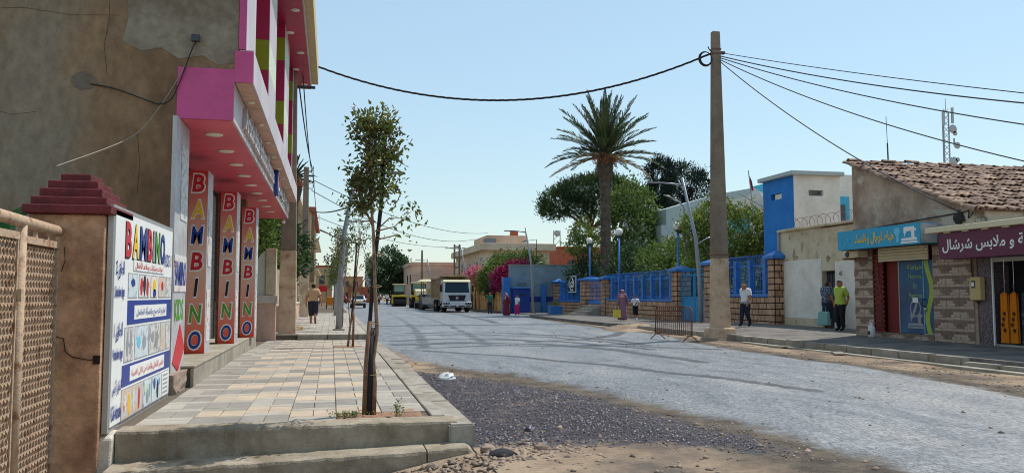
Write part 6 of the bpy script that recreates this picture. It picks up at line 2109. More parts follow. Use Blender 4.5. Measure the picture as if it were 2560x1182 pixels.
# garden bushes behind the fence
for i, (cx, cy, cz, rx, rz, mt, lab) in enumerate(((19.6, 62, 3.2, 2.0, 1.5, 'leaf_dark', 'dark leafy bush behind the left fence panel'), (20.2, 54, 3.4, 1.9, 1.7, 'leaf_dark', 'round dark green bush under the palm'), (20.4, 47.5, 3.1, 1.8, 1.6, 'leaf_mid', 'dense green bush behind the middle fence'), (20.9, 51.2, 3.5, 1.7, 1.5, 'leaf_mid', 'taller green bush behind the middle fence'),
                                                   (19.7, 44.6, 2.3, 1.0, 1.0, 'leaf_mid', 'small bush just left of the turquoise gate'), (22.8, 45, 2.6, 1.4, 1.3, 'leaf_dark', 'dark shrub seen through the turquoise gate'))):
    tree('garden_bush', lab, 'bush', cx, cy, 0, cz - rz * .7, [(cx - rx * .4, cy, cz - .2, rx * .7, rx * .6, rz * .8), (cx + rx * .4, cy, cz, rx * .7, rx * .6, rz * .9), (cx, cy - .4, cz + rz * .35, rx * .6, rx * .6, rz * .65), (cx, cy - .3, cz - rz * .55, rx * .8, rx * .6, rz * .5)],
         230, 22, .24, .2, mt, .1, .55, group='garden bushes behind the fence')
# tree right of the gate, behind the concrete pole
tree('broadleaf_tree', 'bright green tree behind the concrete pole beside the tower', 'tree', 20.8, 42, 0, 2.6,
     [(20.4, 42, 5.7, 1.2, 1.2, 1.0), (19.2, 42, 4.9, 1.0, 1.1, 1.1), (21.7, 41.6, 5.2, 1.3, 1.2, 1.0), (20.6, 41.4, 4.4, 1.5, 1.2, 1.0), (22.3, 41.6, 4.5, .9, 1, .9), (19.6, 41.6, 3.7, 1.2, 1, .9), (21.2, 41.4, 3.5, 1.4, 1, .8)],
     560, 20, .2, .19, 'leaf_bright', .16, .55, up=.1)
for i, (yy, lab) in enumerate(((34, 'climbing shrub behind the right railing near the tower'), (36.2, 'climbing shrub behind the right railing near the pole'), (46.5, 'yellow green shrub behind the middle railing'), (50, 'yellow green shrub behind the long railing'))):
    tree('railing_shrub', lab, 'shrub', 19.0, yy, 0, .8, [(19.0, yy - .4, 1.5, .45, .8, .7), (19.1, yy + .5, 1.7, .4, .8, .7), (19.0, yy, 2.2, .4, .7, .6)], 110, 16, .16, .15, 'leaf_mid' if i < 2 else 'leaf_bright', .05, .55, group='shrubs behind the railing')
# bougainvillea and hedge on the ochre wall
hx_ = 15.7
tree('hedge_tree', 'bushy green tree above the ochre wall', 'tree', hx_, 77, 0, 2.2, [(14.6, 76, 3.2, 1.4, 1.6, 1.1), (15.9, 77, 4.2, 1.6, 1.8, 1.2), (17.4, 77, 4.6, 1.5, 1.6, 1.0), (13.9, 75.5, 2.5, .8, 1, .9), (14.9, 74.5, 2.8, 1.0, 1, 1.0), (18.6, 77, 4.2, 1.2, 1.4, .9)], 420, 20, .26, .24, 'leaf_mid', .15, .55)
tree('bougainvillea', 'magenta bougainvillea spilling over the wall by the blue pier', 'shrub', 15.2, 71.5, 0, 2.4, [(14.1, 71.2, 2.9, .45, .6, .6), (14.6, 71.6, 3.4, .6, .6, .45), (15.6, 72, 4.0, .7, .6, .3), (16.5, 72, 4.2, .5, .5, .2), (13.8, 70.8, 2.3, .3, .5, .4)], 230, 18, .18, .18, 'flower_magenta', .06, .8, group='flowering shrubs over the wall')
tree('oleander', 'pale pink flowering shrub behind the dump truck cab', 'shrub', 14.0, 82, 0, 2.4, [(14.0, 82, 3.8, .8, 1, .5), (13.5, 82, 3.2, .8, .9, .6), (14.6, 82, 3.3, .6, .8, .5)], 120, 16, .18, .18, 'flower_pink', .08, .8, group='flowering shrubs over the wall')
tree('hanging_creeper', 'dark creeper hanging over the ochre wall face', 'plant', 14.1, 73.6, 0, 2.2, [(14.0, 73.6, 2.2, .4, .6, .5), (14.0, 73.4, 1.6, .25, .35, .5), (14.1, 74.2, 2.5, .4, .6, .4)], 90, 16, .14, .16, 'leaf_dark', .05, .55, group='flowering shrubs over the wall')
# far big trees
tree('big_tree', 'large dark round tree far down the right side of the street', 'tree', 10.6, 150, 0, 2.5,
     [(9.9, 150, 8.0, 2.2, 2.2, 1.9), (8.2, 150, 6.0, 2.0, 2, 2.2), (11.6, 150, 6.4, 2.2, 2, 2.2), (9.8, 149, 4.4, 2.8, 2, 2.4), (12.6, 150, 4.0, 1.8, 2, 2.0), (8.0, 149.4, 3.2, 1.4, 1.6, 2.2), (11.2, 149, 2.4, 2.2, 1.4, 1.8)], 560, 20, .4, .4, 'leaf_dark', .4, .55)
tree('big_tree', 'dark tree closing the far end of the street beside the tall block', 'tree', 12.8, 158, 0, 2.5, [(12.6, 158, 6.2, 2.0, 2, 2.2), (11.0, 158, 3.6, 2.4, 2, 2.6), (14.0, 158, 4.0, 2.2, 2, 2.6)], 260, 20, .4, .4, 'leaf_dark', .35, .55)
tree('broadleaf_tree', 'green tree hanging over the left picket fence', 'tree', -2.9, 42, 0, 2.4, [(-2.2, 42, 3.9, 1.1, 1.4, .9), (-3.3, 42, 4.4, 1.3, 1.4, 1.0), (-1.9, 41.5, 3.1, .9, 1, .8), (-3.0, 41.2, 3.0, 1.2, 1, .8)], 300, 20, .22, .22, 'leaf_dark', .14, .55)
tree('broadleaf_tree', 'dark green garden tree seen under the shop canopy', 'tree', -3.4, 31.5, 0, 2.2, [(-3.0, 31.5, 3.6, 1.0, 1.2, 1.0), (-2.4, 31.2, 2.9, .6, .8, .8), (-3.6, 31.2, 2.6, 1, 1, .9), (-2.6, 31.4, 4.3, .8, 1, .8)], 260, 18, .2, .18, 'leaf_mid', .12, .55)

# ---------------------------------------------------------------- buildings behind
def building(name, label, x0, x1, y0, y1, h, mat, roofmat=None, wins=(), par=.35, over=.25):
    b = thing(name, label, 'building', ((x0 + x1) / 2, (y0 + y1) / 2, 0))
    MB().box(x0, x1, y0, y1, 0, h).build('wall', mat, b)
    MB().box(x0 - over, x1 + over, y0 - over, y1 + over, h + .002, h + par).build('roof', roofmat or mat, b, bevel=.03)
    for (face, u, z, w, hh) in wins:
        if face == 'y':
            w_ = MB().box(u, u + w, y0 - .03, y0 - .002, z, z + hh).build('window', 'window_dark', b)
            MB().box(u - .08, u + w + .08, y0 - .1, y0 - .031, z - .12, z - .01).build('sill', roofmat or mat, w_)
        else:
            w_ = MB().box(x0 - .03, x0 - .002, u, u + w, z, z + hh).build('window', 'window_dark', b)
            MB().box(x0 - .1, x0 - .031, u - .08, u + w + .08, z - .12, z - .01).build('sill', roofmat or mat, w_)
    return b
ch = building('cream_house', 'two storey cream house with overhanging roof beyond the ochre wall', 16.4, 23.6, 90, 112, 6.4, 'house_cream', 'house_cream',
              [('y', 18.0, 3.9, 1.0, 1.5), ('y', 21.0, 3.9, 1.0, 1.5), ('x', 92, 3.7, 1.4, 2.0), ('x', 97, 3.9, 1.3, 1.5), ('x', 101, 3.9, 1.3, 1.5), ('x', 106, 3.9, 1.3, 1.5)], .75, .6)
for yy in (91.2, 96.4, 103):
    bl = MB().box(15.2, 16.38, yy, yy + 3.2, 3.3, 3.45).build('balcony', 'house_cream', ch)
    MB().box(15.2, 15.3, yy, yy + 3.2, 3.451, 4.2).build('parapet', 'house_pink', bl)
MB().box(15.9, 16.39, 90.1, 111, .3, 3.2).build('ground_floor', 'house_slate', ch)
MB().box(17.5, 22.2, 95, 104, 7.152, 8.4).build('penthouse', 'house_pink', ch)
MB().box(20.6, 21.4, 96, 97, 8.402, 9.0).build('chimney', 'house_brick', ch)
MB().box(17.0, 18.2, 93, 94.5, 7.152, 7.9).build('water_tank', 'house_slate', ch)
for k in range(2):
    dsh = MB().lathe([(.02, 0), (.3, .06), (.45, .2), (.43, .2)], k=14)
    dsh.v = [(16.1 + d * 1.0, 95.4 + k * 5 + a, 4.9 + b) for a, b, d in dsh.v]
    dsh.build('satellite_dish', 'house_grey', ch, smooth=True)
building('brick_house', 'bare red brick house corner behind the green bushes', 27.3, 34, 100, 112, 7.3, 'house_brick', 'house_brick', [('y', 28.6, 4.6, .7, 1.2)], .2, .1)
pb = building('pink_building', 'pinkish beige building with sloped parapet far right of the street', 12.4, 22, 132, 150, 6.2, 'house_pink', 'house_pink', [('x', 134, 3.4, 1.6, 1.4), ('x', 139, 3.4, 1.6, 1.4)], .5, .2)
MB().prism([(12.3, 0), (17.0, 0), (17.0, 5.6), (12.3, 4.4)], 'y', 128.5, 131.9).build('lower_wing', 'house_pink', pb)
MB().box(17.2, 20, 127.5, 131.9, 3.9, 4.5).build('porch_beam', 'house_brick', pb)
for xx in (17.4, 19.6):
    MB().box(xx, xx + .3, 127.7, 128.0, 0, 3.9).build('porch_column', 'house_pink', pb)
building('grey_slab_block', 'tall pale block standing behind the far dark tree', 7.4, 10.2, 182, 190, 9.3, 'house_grey', 'house_grey', [('x', 183, 2 + 2.6 * k, 1.4, 1.5) for k in range(3)], .2, .1)
fb = building('tan_building', 'tan two storey building closing the far end of street', .6, 6.4, 176, 190, 5.1, 'house_tan', 'house_tan', [('y', 1.2 + k * 1.7, z, .8, 1.2) for k in range(3) for z in (.9, 3.2)], .3, .1)
MB().box(3.6, 8.6, 171, 175.9, 0, 3.2).build('brick_annex', 'house_brick', fb)
pts = [(4.8 + .9 * math.cos(a), 1.6 + .9 * math.sin(a)) for a in np.linspace(0, math.pi, 12)] + [(3.9, 0), (5.7, 0)]
MB().prism(pts, 'y', 170.95, 170.998).build('arched_opening', 'house_tan', fb)
for xx in (1.2, 1.6):
    MB().box(xx, xx + .15, 180, 180.2, 5.4, 6.2).build('roof_stub', 'house_tan', fb)
building('far_block', 'brownish block at the far left end of the street', -9, .2, 150, 170, 6.4, 'house_tan', 'house_brick', [('y', -6 + k * 2, 3.5, .9, 1.4) for k in range(3)], .3, .1)
# school buildings behind the fence
gb = thing('grey_school_block', 'pale grey school block with perforated screen wall behind the trees', 'building', (30, 66, 0))
MB().prism([(25.8, 0), (34, 0), (34, 10.3), (30.3, 9.6), (25.8, 8.3)], 'y', 62, 72).build('wall', 'house_grey', gb)
sc_ = MB().box(25.75, 29.6, 61.6, 61.99, 2.0, 6.2).build('screen', 'house_cream', gb)
hm = MB().box(-.1, .1, -.01, .01, -.14, .14).mesh('screen_hole', mat=MATS['window_dark'])
for i in range(10):
    for j in range(9):
        inst('screen_hole', hm, sc_, (26.0 + i * .37, 61.595, 2.3 + j * .44))
MB().box(25.3, 25.74, 61.8, 63, 0, 7.0).build('side_pier', 'house_grey', gb)
sb_ = thing('blue_school_block', 'turquoise and white school block left of the sentry tower', 'building', (27, 46, 0))
MB().box(23.8, 36, 45, 47.5, 0, 6.3).build('wall', 'cyan_paint', sb_)
MB().box(23.4, 36, 44.6, 47.6, 6.302, 7.2).build('white_band', 'white_wall', sb_)
MB().box(25.4, 36, 45.4, 47.5, 7.202, 8.2).build('upper_block', 'cyan_paint', sb_)
MB().box(23.3, 23.79, 44.7, 45.6, 2.5, 3.4).build('white_box', 'white_wall', sb_)
wb = thing('white_school_block', 'white block with turquoise framed window right of the sentry tower', 'building', (27, 38, 0))
MB().box(23.6, 40, 36, 44.4, 0, 7.3).build('wall', 'white_wall', wb)
MB().box(23.3, 24.2, 35.7, 35.98, 4.4, 6.2).build('window_surround', 'cyan_paint', wb)
MB().box(23.5, 23.95, 35.66, 35.698, 4.6, 5.8).build('window', 'window_dark', wb)
MB().tube([(23.7, 35.5, 5.0), (24.4, 35.5, 4.2)], .03, 5).build('rail', 'cyan_paint', wb)
MB().tube([(23.3, 35.5, 4.9), (24.4, 35.5, 4.9)], .03, 5).build('rail', 'cyan_paint', wb)
MB().box(23.2, 24.4, 35.3, 35.99, 4.28, 4.4).build('balcony', 'white_wall', wb)
# pink roof glimpse behind trees
o = building('tiled_house', 'small house with pink tiled roof glimpsed between the trees', 27, 31, 84, 90, 5.2, 'house_pink', 'house_brick', (), .5, .3)
# communication masts
def dish(mbp, x, y, z, r, mat, parent):
    d = MB().lathe([(.02, -.25), (r * .8, -.22), (r, 0), (r * .96, .02), (.02, .02)], k=18)
    d.v = [(x + a, y - dd, z + b) for a, b, dd in d.v]
    d.build('dish', mat, parent, smooth=True)
ms_ = thing('radio_mast', 'lattice radio mast with round dishes above the tiled roof', 'mast', (99.8, 120, 12))
for dx_, dy_ in ((-.5, 0), (.5, 0), (0, .8)):
    MB().tube([(99.8 + dx_, 120 + dy_, 12), (99.8 + dx_, 120 + dy_, 32)], .11, 6).build('leg', 'lamp_metal', ms_)
for k in range(20):
    z = 12.5 + k
    MB().tube([(99.3, 120, z), (100.3, 120, z + 1)], .05, 4).build('brace', 'frame_grey', ms_)
    MB().tube([(100.3, 120, z), (99.3, 120, z + 1)], .05, 4).build('brace', 'frame_grey', ms_)
for x_, z_, r_ in ((100.6, 29.0, .75), (101.0, 28.3, .4), (101.3, 26.3, .6), (100.5, 23.6, .8), (101.3, 23.9, .4)):
    dish(None, x_, 119.4, z_, r_, 'frame_grey', ms_)
for x_, z_ in ((98.9, 30.8), (100.6, 31.3)):
    MB().box(x_ - .16, x_ + .16, 119.3, 119.6, z_ - 1.3, z_ + 1.3).build('panel_antenna', 'frame_grey', ms_)
for x_, z_ in ((98.9, 26.8), (100.9, 26.9)):
    MB().box(x_ - .08, x_ + .08, 119.5, 119.7, z_ - .6, z_ + .6).build('whip_bracket', 'lamp_metal', ms_)
MB().tube([(99.8, 120, 32), (99.8, 120, 34.2)], .05, 5).build('lightning_rod', 'lamp_metal', ms_)
wa = thing('whip_antenna', 'thin whip antenna on a mast behind the tiled roof', 'antenna', (44.3, 60, 8))
MB().tube([(44.4, 60, 8), (44.3, 60, 13.9)], .06, 6).build('mast', 'lamp_dark', wa)
MB().tube([(44.3, 60, 13.9), (44.25, 60, 16.1)], .025, 5).build('whip', 'lamp_dark', wa)
m2 = thing('radio_mast', 'small distant mast with a round dish under the umbrella pine', 'mast', (34, 125, 0))
for dx_ in (-.5, .5):
    MB().tube([(34 + dx_ * 1.2, 125, 0), (34 + dx_, 125, 11.5)], .08, 5).build('leg', 'lamp_metal', m2)
for k in range(9):
    MB().tube([(33.5, 125, 2 + k), (34.5, 125, 3 + k)], .04, 4).build('brace', 'lamp_metal', m2)
dish(None, 33.9, 124.5, 11.0, .5, 'frame_grey', m2)
wp = thing('wire_bracket', 'bent pipe bracket standing above the blue grey wall', 'pipe', (15.9, 67.9, 4))
MB().tube([(16.6, 67.5, 4.0), (16.6, 67.5, 6.1), (15.5, 67.5, 5.95)], .035, 5).build('pipe', 'lamp_dark', wp)
# ---------------------------------------------------------------- vehicles
def wheel(parent, x, y, r, w, name='wheel'):
    """wheel with its axle along x: tyre with a rim as sub-part (local coordinates of the vehicle)"""
    t = MB().lathe([(r * .62, -w / 2), (r * .93, -w / 2), (r, -w * .32), (r, w * .32), (r * .93, w / 2), (r * .62, w / 2)], k=24)
    t.v = [(x + d, y + a, r + b) for a, b, d in t.v]
    o = t.build(name, 'rubber', parent, local=True, smooth=True)
    h = MB().lathe([(.02, -w / 2 - .01), (r * .25, -w / 2 - .02), (r * .3, -w / 2 + .06), (r * .6, -w / 2 + .03), (r * .6, w / 2 - .03), (r * .3, w / 2 - .06), (.02, w / 2 - .04)], k=16)
    h.v = [(x + d, y + a, r + b) for a, b, d in h.v]
    h.build('rim', 'frame_grey', o, local=True)
    return o
def L(mb, name, mat, parent, **k):
    return mb.build(name, mat, parent, local=True, **k)

tk = thing('dump_truck', 'white dump truck with tan tipper body facing the camera', 'truck', (10.65, 72, .03), R(0))
cabp = [(0.0, .55), (0.0, 1.55), (.03, 1.75), (.28, 2.62), (.5, 2.78), (1.9, 2.78), (1.95, 2.6), (1.95, .75), (1.4, .75), (1.3, 1.0), (.8, 1.0), (.7, .55)]
cab = L(MB().prism(cabp, 'x', -1.2, 1.2), 'cab', 'truck_white', tk, bevel=.06)
L(MB().prism([(.10, 2.62), (.3, 2.80), (1.9, 2.86), (1.9, 2.79), (.5, 2.79), (.28, 2.66)], 'x', -1.18, 1.18), 'roof', 'truck_cream', cab, bevel=.02)
ws = MB()
n = len(ws.v)
ws.v += [(-1.06, -.005, 1.72), (1.06, -.005, 1.72), (.98, .235, 2.58), (-.98, .235, 2.58), (-1.06, .02, 1.70), (1.06, .02, 1.70), (.98, .26, 2.57), (-.98, .26, 2.57)]
ws.f += [(0, 1, 2, 3), (7, 6, 5, 4), (0, 4, 5, 1), (1, 5, 6, 2), (2, 6, 7, 3), (3, 7, 4, 0)]
wso = L(ws, 'windscreen', 'windscreen', cab)
for s in (-1, 1):
    L(MB().tube([(s * .15, -.03, 1.7), (s * .65, -.01, 1.78)], .012, 4), 'wiper', 'sign_black', wso)
gr = MB()
gr.v = [(-.78, -.02, 1.48), (.78, -.02, 1.48), (.62, -.02, 1.02), (-.62, -.02, 1.02), (-.78, .02, 1.48), (.78, .02, 1.48), (.62, .02, 1.02), (-.62, .02, 1.02)]
gr.f = [(0, 1, 2, 3), (7, 6, 5, 4), (0, 4, 5, 1), (1, 5, 6, 2), (2, 6, 7, 3), (3, 7, 4, 0)]
gro = L(gr, 'grille', 'sign_black', cab)
for k in range(4):
    L(MB().box(-.64, .64, -.032, -.021, 1.08 + k * .1, 1.1 + k * .1), 'grille_bar', 'machine_dark', gro)
e_ = MB().lathe([(.09, 0), (.13, 0), (.13, .03), (.09, .03)], k=20)
e_.v = [(a, -.05 + d * .5, 1.25 + b) for a, b, d in e_.v]
L(e_, 'emblem_ring', 'chrome', gro)
L(MB().box(-.02, .02, -.05, -.033, 1.17, 1.33), 'emblem_bar', 'chrome', gro)
L(MB().box(-.75, .75, -.03, -.002, 1.53, 1.545), 'name_strip', 'frame_grey', cab)
L(MB().box(-.85, .85, -.025, -.001, .98, 1.0), 'seam', 'sign_black', cab)
bmp = L(MB().prism([(-.22, .5), (-.22, .88), (-.16, .93), (.3, .93), (.3, .45), (-.1, .45)], 'x', -1.24, 1.24), 'bumper', 'truck_white', tk, bevel=.03)
for s in (-1, 1):
    h = L(MB().box(s * .95 - .26, s * .95 + .26, -.245, -.221, .68, .86), 'headlight', 'sign_black', bmp)
    for k in (-1, 1):
        q = MB().lathe([(.001, 0), (.065, 0), (.07, .02), (.001, .02)], k=14)
        q.v = [(s * .95 + k * .11 + a, -.27 + d, .77 + b) for a, b, d in q.v]
        L(q, 'lamp', 'chrome', h)
    L(MB().box(s * .95 - .2, s * .95 + .2, -.24, -.221, .52, .6), 'fog_slot', 'sign_black', bmp)
    L(MB().box(s * .36 - .26, s * .36 + .26, -.24, -.221, .5, .58), 'air_slot', 'sign_black', bmp)
    mr = L(MB().box(s * 1.38 - .09, s * 1.38 + .09, .15, .25, 1.75, 2.35), 'mirror', 'sign_black', tk, bevel=.03)
    L(MB().tube([(s * 1.18, .3, 2.4), (s * 1.38, .2, 2.42), (s * 1.38, .2, 2.3)], .02, 5), 'mirror_arm', 'sign_black', mr)
    dr_ = L(MB().box(s * 1.201 if s > 0 else -1.225, 1.225 if s > 0 else -1.201, .35, 1.55, 1.05, 2.6), 'door', 'truck_white', cab, bevel=.01)
    L(MB().box(s * 1.226 if s > 0 else -1.24, 1.24 if s > 0 else -1.226, .45, 1.45, 1.8, 2.5), 'door_window', 'windscreen', dr_)
L(MB().box(-.42, .42, -.232, -.221, .64, .74), 'number_plate', 'sign_white', bmp)
text('plate_numbers', '00419-31', 'sign_black', tk, (10.65, 71.765, .72), (1, 0, 0), (0, 0, 1), height=.06, width=.6)
L(MB().box(-.45, .45, .6, 8.2, .65, 1.0), 'chassis', 'machine_dark', tk)
for yy in (1.05, 5.4, 6.75):
    for s in (-1, 1):
        wheel(tk, s * 1.02, yy, .53, .34)
L(MB().box(-1.2, -.6, 2.2, 3.6, .55, 1.0), 'fuel_tank', 'machine_dark', tk)
tp_ = L(MB().prism([(2.15, 1.2), (2.05, 3.05), (8.3, 2.95), (8.3, 1.2)], 'x', -1.22, 1.22), 'tipper_body', 'tipper', tk)
for k in range(9):
    for s in (-1, 1):
        L(MB().box(s * 1.221 if s > 0 else -1.32, 1.32 if s > 0 else -1.221, 2.25 + k * .72, 2.37 + k * .72, 1.25, 2.9), 'body_rib', 'tipper', tp_)
for s in (-1, 1):
    L(MB().box(s * 1.221 if s > 0 else -1.34, 1.34 if s > 0 else -1.221, 2.1, 8.3, 2.91, 3.05), 'top_rail', 'tipper', tp_)
    L(MB().box(s * 1.221 if s > 0 else -1.34, 1.34 if s > 0 else -1.221, 2.1, 8.3, 1.12, 1.24), 'bottom_rail', 'tipper', tp_)
L(MB().prism([(1.0, 3.12), (1.0, 3.2), (2.1, 3.2), (2.1, 3.0), (2.04, 3.0), (2.0, 3.1)], 'x', -1.2, 1.2), 'cab_guard', 'tipper', tp_)
hp = MB().sphere(0, 4.8, 2.9, 1.0, 2.4, .42, 14, 8)
L(hp, 'asphalt_load', 'machine_dark', tp_, smooth=True)

def roller(label, x, y, w=1.7, hood=False):
    t = thing('road_roller', label, 'road roller', (x, y, .03))
    for yy, nm in ((.65, 'front_drum'), (3.6, 'rear_drum')):
        d = MB().lathe([(.02, -w / 2), (.6, -w / 2), (.62, -w / 2 + .02), (.62, w / 2 - .02), (.6, w / 2), (.02, w / 2)], k=28)
        d.v = [(dd, yy + a, .62 + b) for a, b, dd in d.v]
        L(d, nm, 'steel_drum' if not (hood and yy > 2) else 'rubber', t, smooth=False)
    fr = L(MB().box(-w / 2 - .12, w / 2 + .12, -.08, 1.25, 1.27, 1.45), 'front_yoke', 'machine_yellow', t, bevel=.03)
    for s in (-1, 1):
        L(MB().box(s * (w / 2 + .08) - .05, s * (w / 2 + .08) + .05, .1, 1.2, .35, 1.27), 'yoke_arm', 'machine_yellow', fr)
    L(MB().box(-w * .42, w * .42, 1.2, 4.3, .95, 1.5), 'frame', 'machine_yellow', t, bevel=.04)
    if hood:
        hd_ = L(MB().prism([(-.5, .85), (-.5, 1.45), (-.3, 1.95), (.2, 2.15), (1.6, 2.2), (1.6, .85)], 'x', -.62, .62), 'hood', 'machine_yellow', t, bevel=.05)
        L(MB().box(-.42, .42, -.515, -.505, 1.62 - .3, 1.44), 'hood_grille', 'sign_black', hd_)
        L(MB().box(-.38, .38, -.36, -.31, 1.62, 1.82), 'hood_vent', 'sign_black', hd_)
        L(MB().prism([(-.46, 1.5), (-.3, 1.96), (.2, 2.16), (.2, 2.18), (-.32, 1.98), (-.48, 1.5)], 'x', -.6, .6), 'hood_top', 'truck_cream', hd_)
        L(MB().box(-.7, .7, -.7, -.5, .45, .8), 'front_bumper', 'frame_grey', t)
        for s in (-1, 1):
            wheel(t, s * .95, .5, .6, .4)
    cb_ = L(MB().box(-w * .4, w * .4, 1.6, 1.7, 1.5, 1.95), 'cab', 'machine_dark', t)
    L(MB().box(-w * .4, w * .4, 3.0, 3.1, 1.5, 1.95), 'cab_rear', 'machine_dark', cb_)
    for sx in (-1, 1):
        for yy in (1.62, 3.02):
            L(MB().box(sx * w * .4 - .04, sx * w * .4 + .04, yy, yy + .08, 1.5, 2.85), 'cab_post', 'machine_dark', cb_)
    L(MB().box(-w * .38, w * .38, 1.63, 1.65, 1.96, 2.8), 'front_window', 'cab_glass', cb_)
    L(MB().box(-w * .38, w * .38, 3.03, 3.05, 1.96, 2.8), 'rear_window', 'cab_glass', cb_)
    L(MB().box(-w * .46, w * .46, 1.35, 3.3, 2.86, 3.0), 'roof', 'truck_cream', t, bevel=.04)
    L(MB().box(-.25, .25, 2.4, 2.6, 1.5, 2.2), 'seat', 'sign_black', cb_)
    L(MB().sphere(0, 2.3, 2.35, .2, .16, .3, 10, 8), 'operator_seatback', 'cl_navy', cb_)
    return t
roller('yellow twin drum road roller with cab, left of the machines', 8.95, 112)
roller('yellow wheeled roller with sloping hood between roller and truck', 10.1, 97, 1.9, True)
pv = thing('asphalt_paver', 'dark asphalt paver with cream canopy behind the dump truck', 'paver', (10.15, 84, .03))
L(MB().box(-1.2, 1.2, 0, 3.8, .35, 1.55), 'body', 'machine_dark', pv, bevel=.05)
L(MB().prism([(-1.4, .3), (-1.4, .6), (-.2, 1.3), (-.0, 1.3), (-.0, .3)], 'x', -1.35, 1.35), 'hopper', 'machine_dark', pv)
for s in (-1, 1):
    L(MB().prism([(.1, .02), (3.6, .02), (3.8, .35), (3.5, .62), (.2, .62), (-.1, .35)], 'x', s * 1.1 - .16, s * 1.1 + .16), 'track', 'rubber', pv)
    for yy in (.8, 3.0):
        L(MB().tube([(s * 1.0, yy, 1.55), (s * 1.0, yy, 2.85)], .04, 6), 'canopy_post', 'rust_brown', pv)
L(MB().frustum(-1.45, 1.45, .2, 3.6, 2.85, -1.1, 1.1, .5, 3.3, 3.08), 'canopy', 'truck_cream', pv, bevel=.03)
L(MB().box(-1.6, 1.6, 3.9, 4.6, .05, .7), 'screed', 'steel_drum', pv)
L(MB().box(-.5, .5, 1.4, 2.0, 1.55, 2.1), 'console', 'machine_yellow', pv)

def car(label, x, y, mat, rot=0.0, group=None):
    """hatchback seen from behind: nose towards +y"""
    t = thing('car', label, 'car', (x, y, .03), rot, group)
    b = L(MB().prism([(0.0, .42), (.02, .85), (.12, .98), (.6, 1.0), (3.0, .95), (3.9, .82), (4.05, .6), (4.02, .35), (.1, .3)], 'x', -.86, .86), 'body', mat, t, bevel=.06)
    g_ = MB()
    prof = [(.14, .97), (.5, 1.42), (1.0, 1.5), (2.0, 1.46), (2.9, .97)]
    n_ = len(prof)
    for sx in (-1, 1):
        for (yy, zz) in prof:
            g_.v.append((sx * (.82 - (zz - .97) * .34), yy, zz))
    g_.f += [tuple(range(n_)), tuple(reversed(range(n_, 2 * n_)))] + [(i, i + 1, n_ + i + 1, n_ + i) for i in range(n_ - 1)]
    cabin = L(g_, 'cabin', mat, t, bevel=.04)
    rw = MB()
    rw.v = [(-.62, .205, 1.06), (.62, .205, 1.06), (.55, .455, 1.375), (-.55, .455, 1.375)]
    rw.f = [(0, 1, 2, 3)]
    rw.v = [(a, b_ - .03, d + .02) for a, b_, d in rw.v]
    L(rw, 'rear_window', 'windscreen', cabin)
    for s in (-1, 1):
        sw = MB()
        sw.v = [(s * .815, .6, 1.02), (s * .815, 2.5, 1.02), (s * .69, 1.95, 1.4), (s * .69, .75, 1.4)]
        sw.f = [(0, 1, 2, 3)]
        sw.v = [(a + s * .012, b_, d) for a, b_, d in sw.v]
        L(sw, 'side_window', 'windscreen', cabin)
        L(MB().box(s * .7 - .13, s * .7 + .13, -.02, .1, .72, .95), 'tail_light', 'tail_red', b)
        L(MB().box(s * .95 - .1, s * .95 + .1, 2.3, 2.45, .95, 1.1), 'mirror', mat, b, bevel=.02)
        for yy in (.75, 3.2):
            wheel(t, s * .76, yy, .31, .2)
    L(MB().box(-.84, .84, -.08, .06, .3, .55), 'bumper', 'machine_dark', t, bevel=.03)
    L(MB().box(-.28, .28, -.03, .02, .62, .74), 'number_plate', 'sign_yellow', b)
    L(MB().box(-.6, .6, .42, .6, 1.44, 1.5), 'spoiler', mat, cabin)
    return t
car('white hatchback driving away on the left side of the road', 3.1, 98, 'car_white')
car('red car far down the road beyond the white hatchback', 1.9, 150, 'car_red')
# orange handcart on the left pavement
hc = thing('handcart', 'orange box handcart on the far left pavement', 'cart', (.05, 78, .27))
L(MB().frustum(-.42, .42, -.5, .5, .35, -.48, .48, -.56, .56, 1.05), 'tray', 'orange_plastic', hc, bevel=.03)
for s in (-1, 1):
    wheel(hc, s * .42, .1, .22, .08)
    L(MB().tube([(s * .35, -.5, .9), (s * .35, -.9, 1.0)], .02, 6), 'handle', 'rust_brown', hc)
L(MB().tube([(0, -.4, .35), (0, -.4, .0)], .02, 6), 'leg', 'rust_brown', hc)
# thin blue-grey asphalt smoke between paver and truck: a soft patch of air
sm = MB().sphere(0, 0, 0, 1.0, 1.6, 1.15, 18, 12)
so = sm.build('asphalt_smoke', 'sign_grey', None, smooth=True)
so.location = (9.9, 81.4, 1.2)
mv = bpy.data.materials.new('asphalt_smoke')
mv.use_nodes = True
nt = mv.node_tree
nt.nodes.clear()
out = nt.nodes.new('ShaderNodeOutputMaterial')
vol = nt.nodes.new('ShaderNodeVolumePrincipled')
vol.inputs['Color'].default_value = (.3, .36, .42, 1)
tcn = nt.nodes.new('ShaderNodeTexCoord')
gd = nt.nodes.new('ShaderNodeTexNoise')
gd.inputs['Scale'].default_value = 1.1
mr = nt.nodes.new('ShaderNodeMapRange')
mr.inputs['From Min'].default_value = .35
mr.inputs['From Max'].default_value = .8
mr.inputs['To Max'].default_value = .7
nt.links.new(tcn.outputs['Object'], gd.inputs['Vector'])
nt.links.new(gd.outputs['Fac'], mr.inputs['Value'])
nt.links.new(mr.outputs[0], vol.inputs['Density'])
nt.links.new(vol.outputs[0], out.inputs['Volume'])
so.data.materials.clear()
so.data.materials.append(mv)
tag(so, 'thin grey smoke rising from hot asphalt beside the dump truck', 'smoke', kind='stuff')
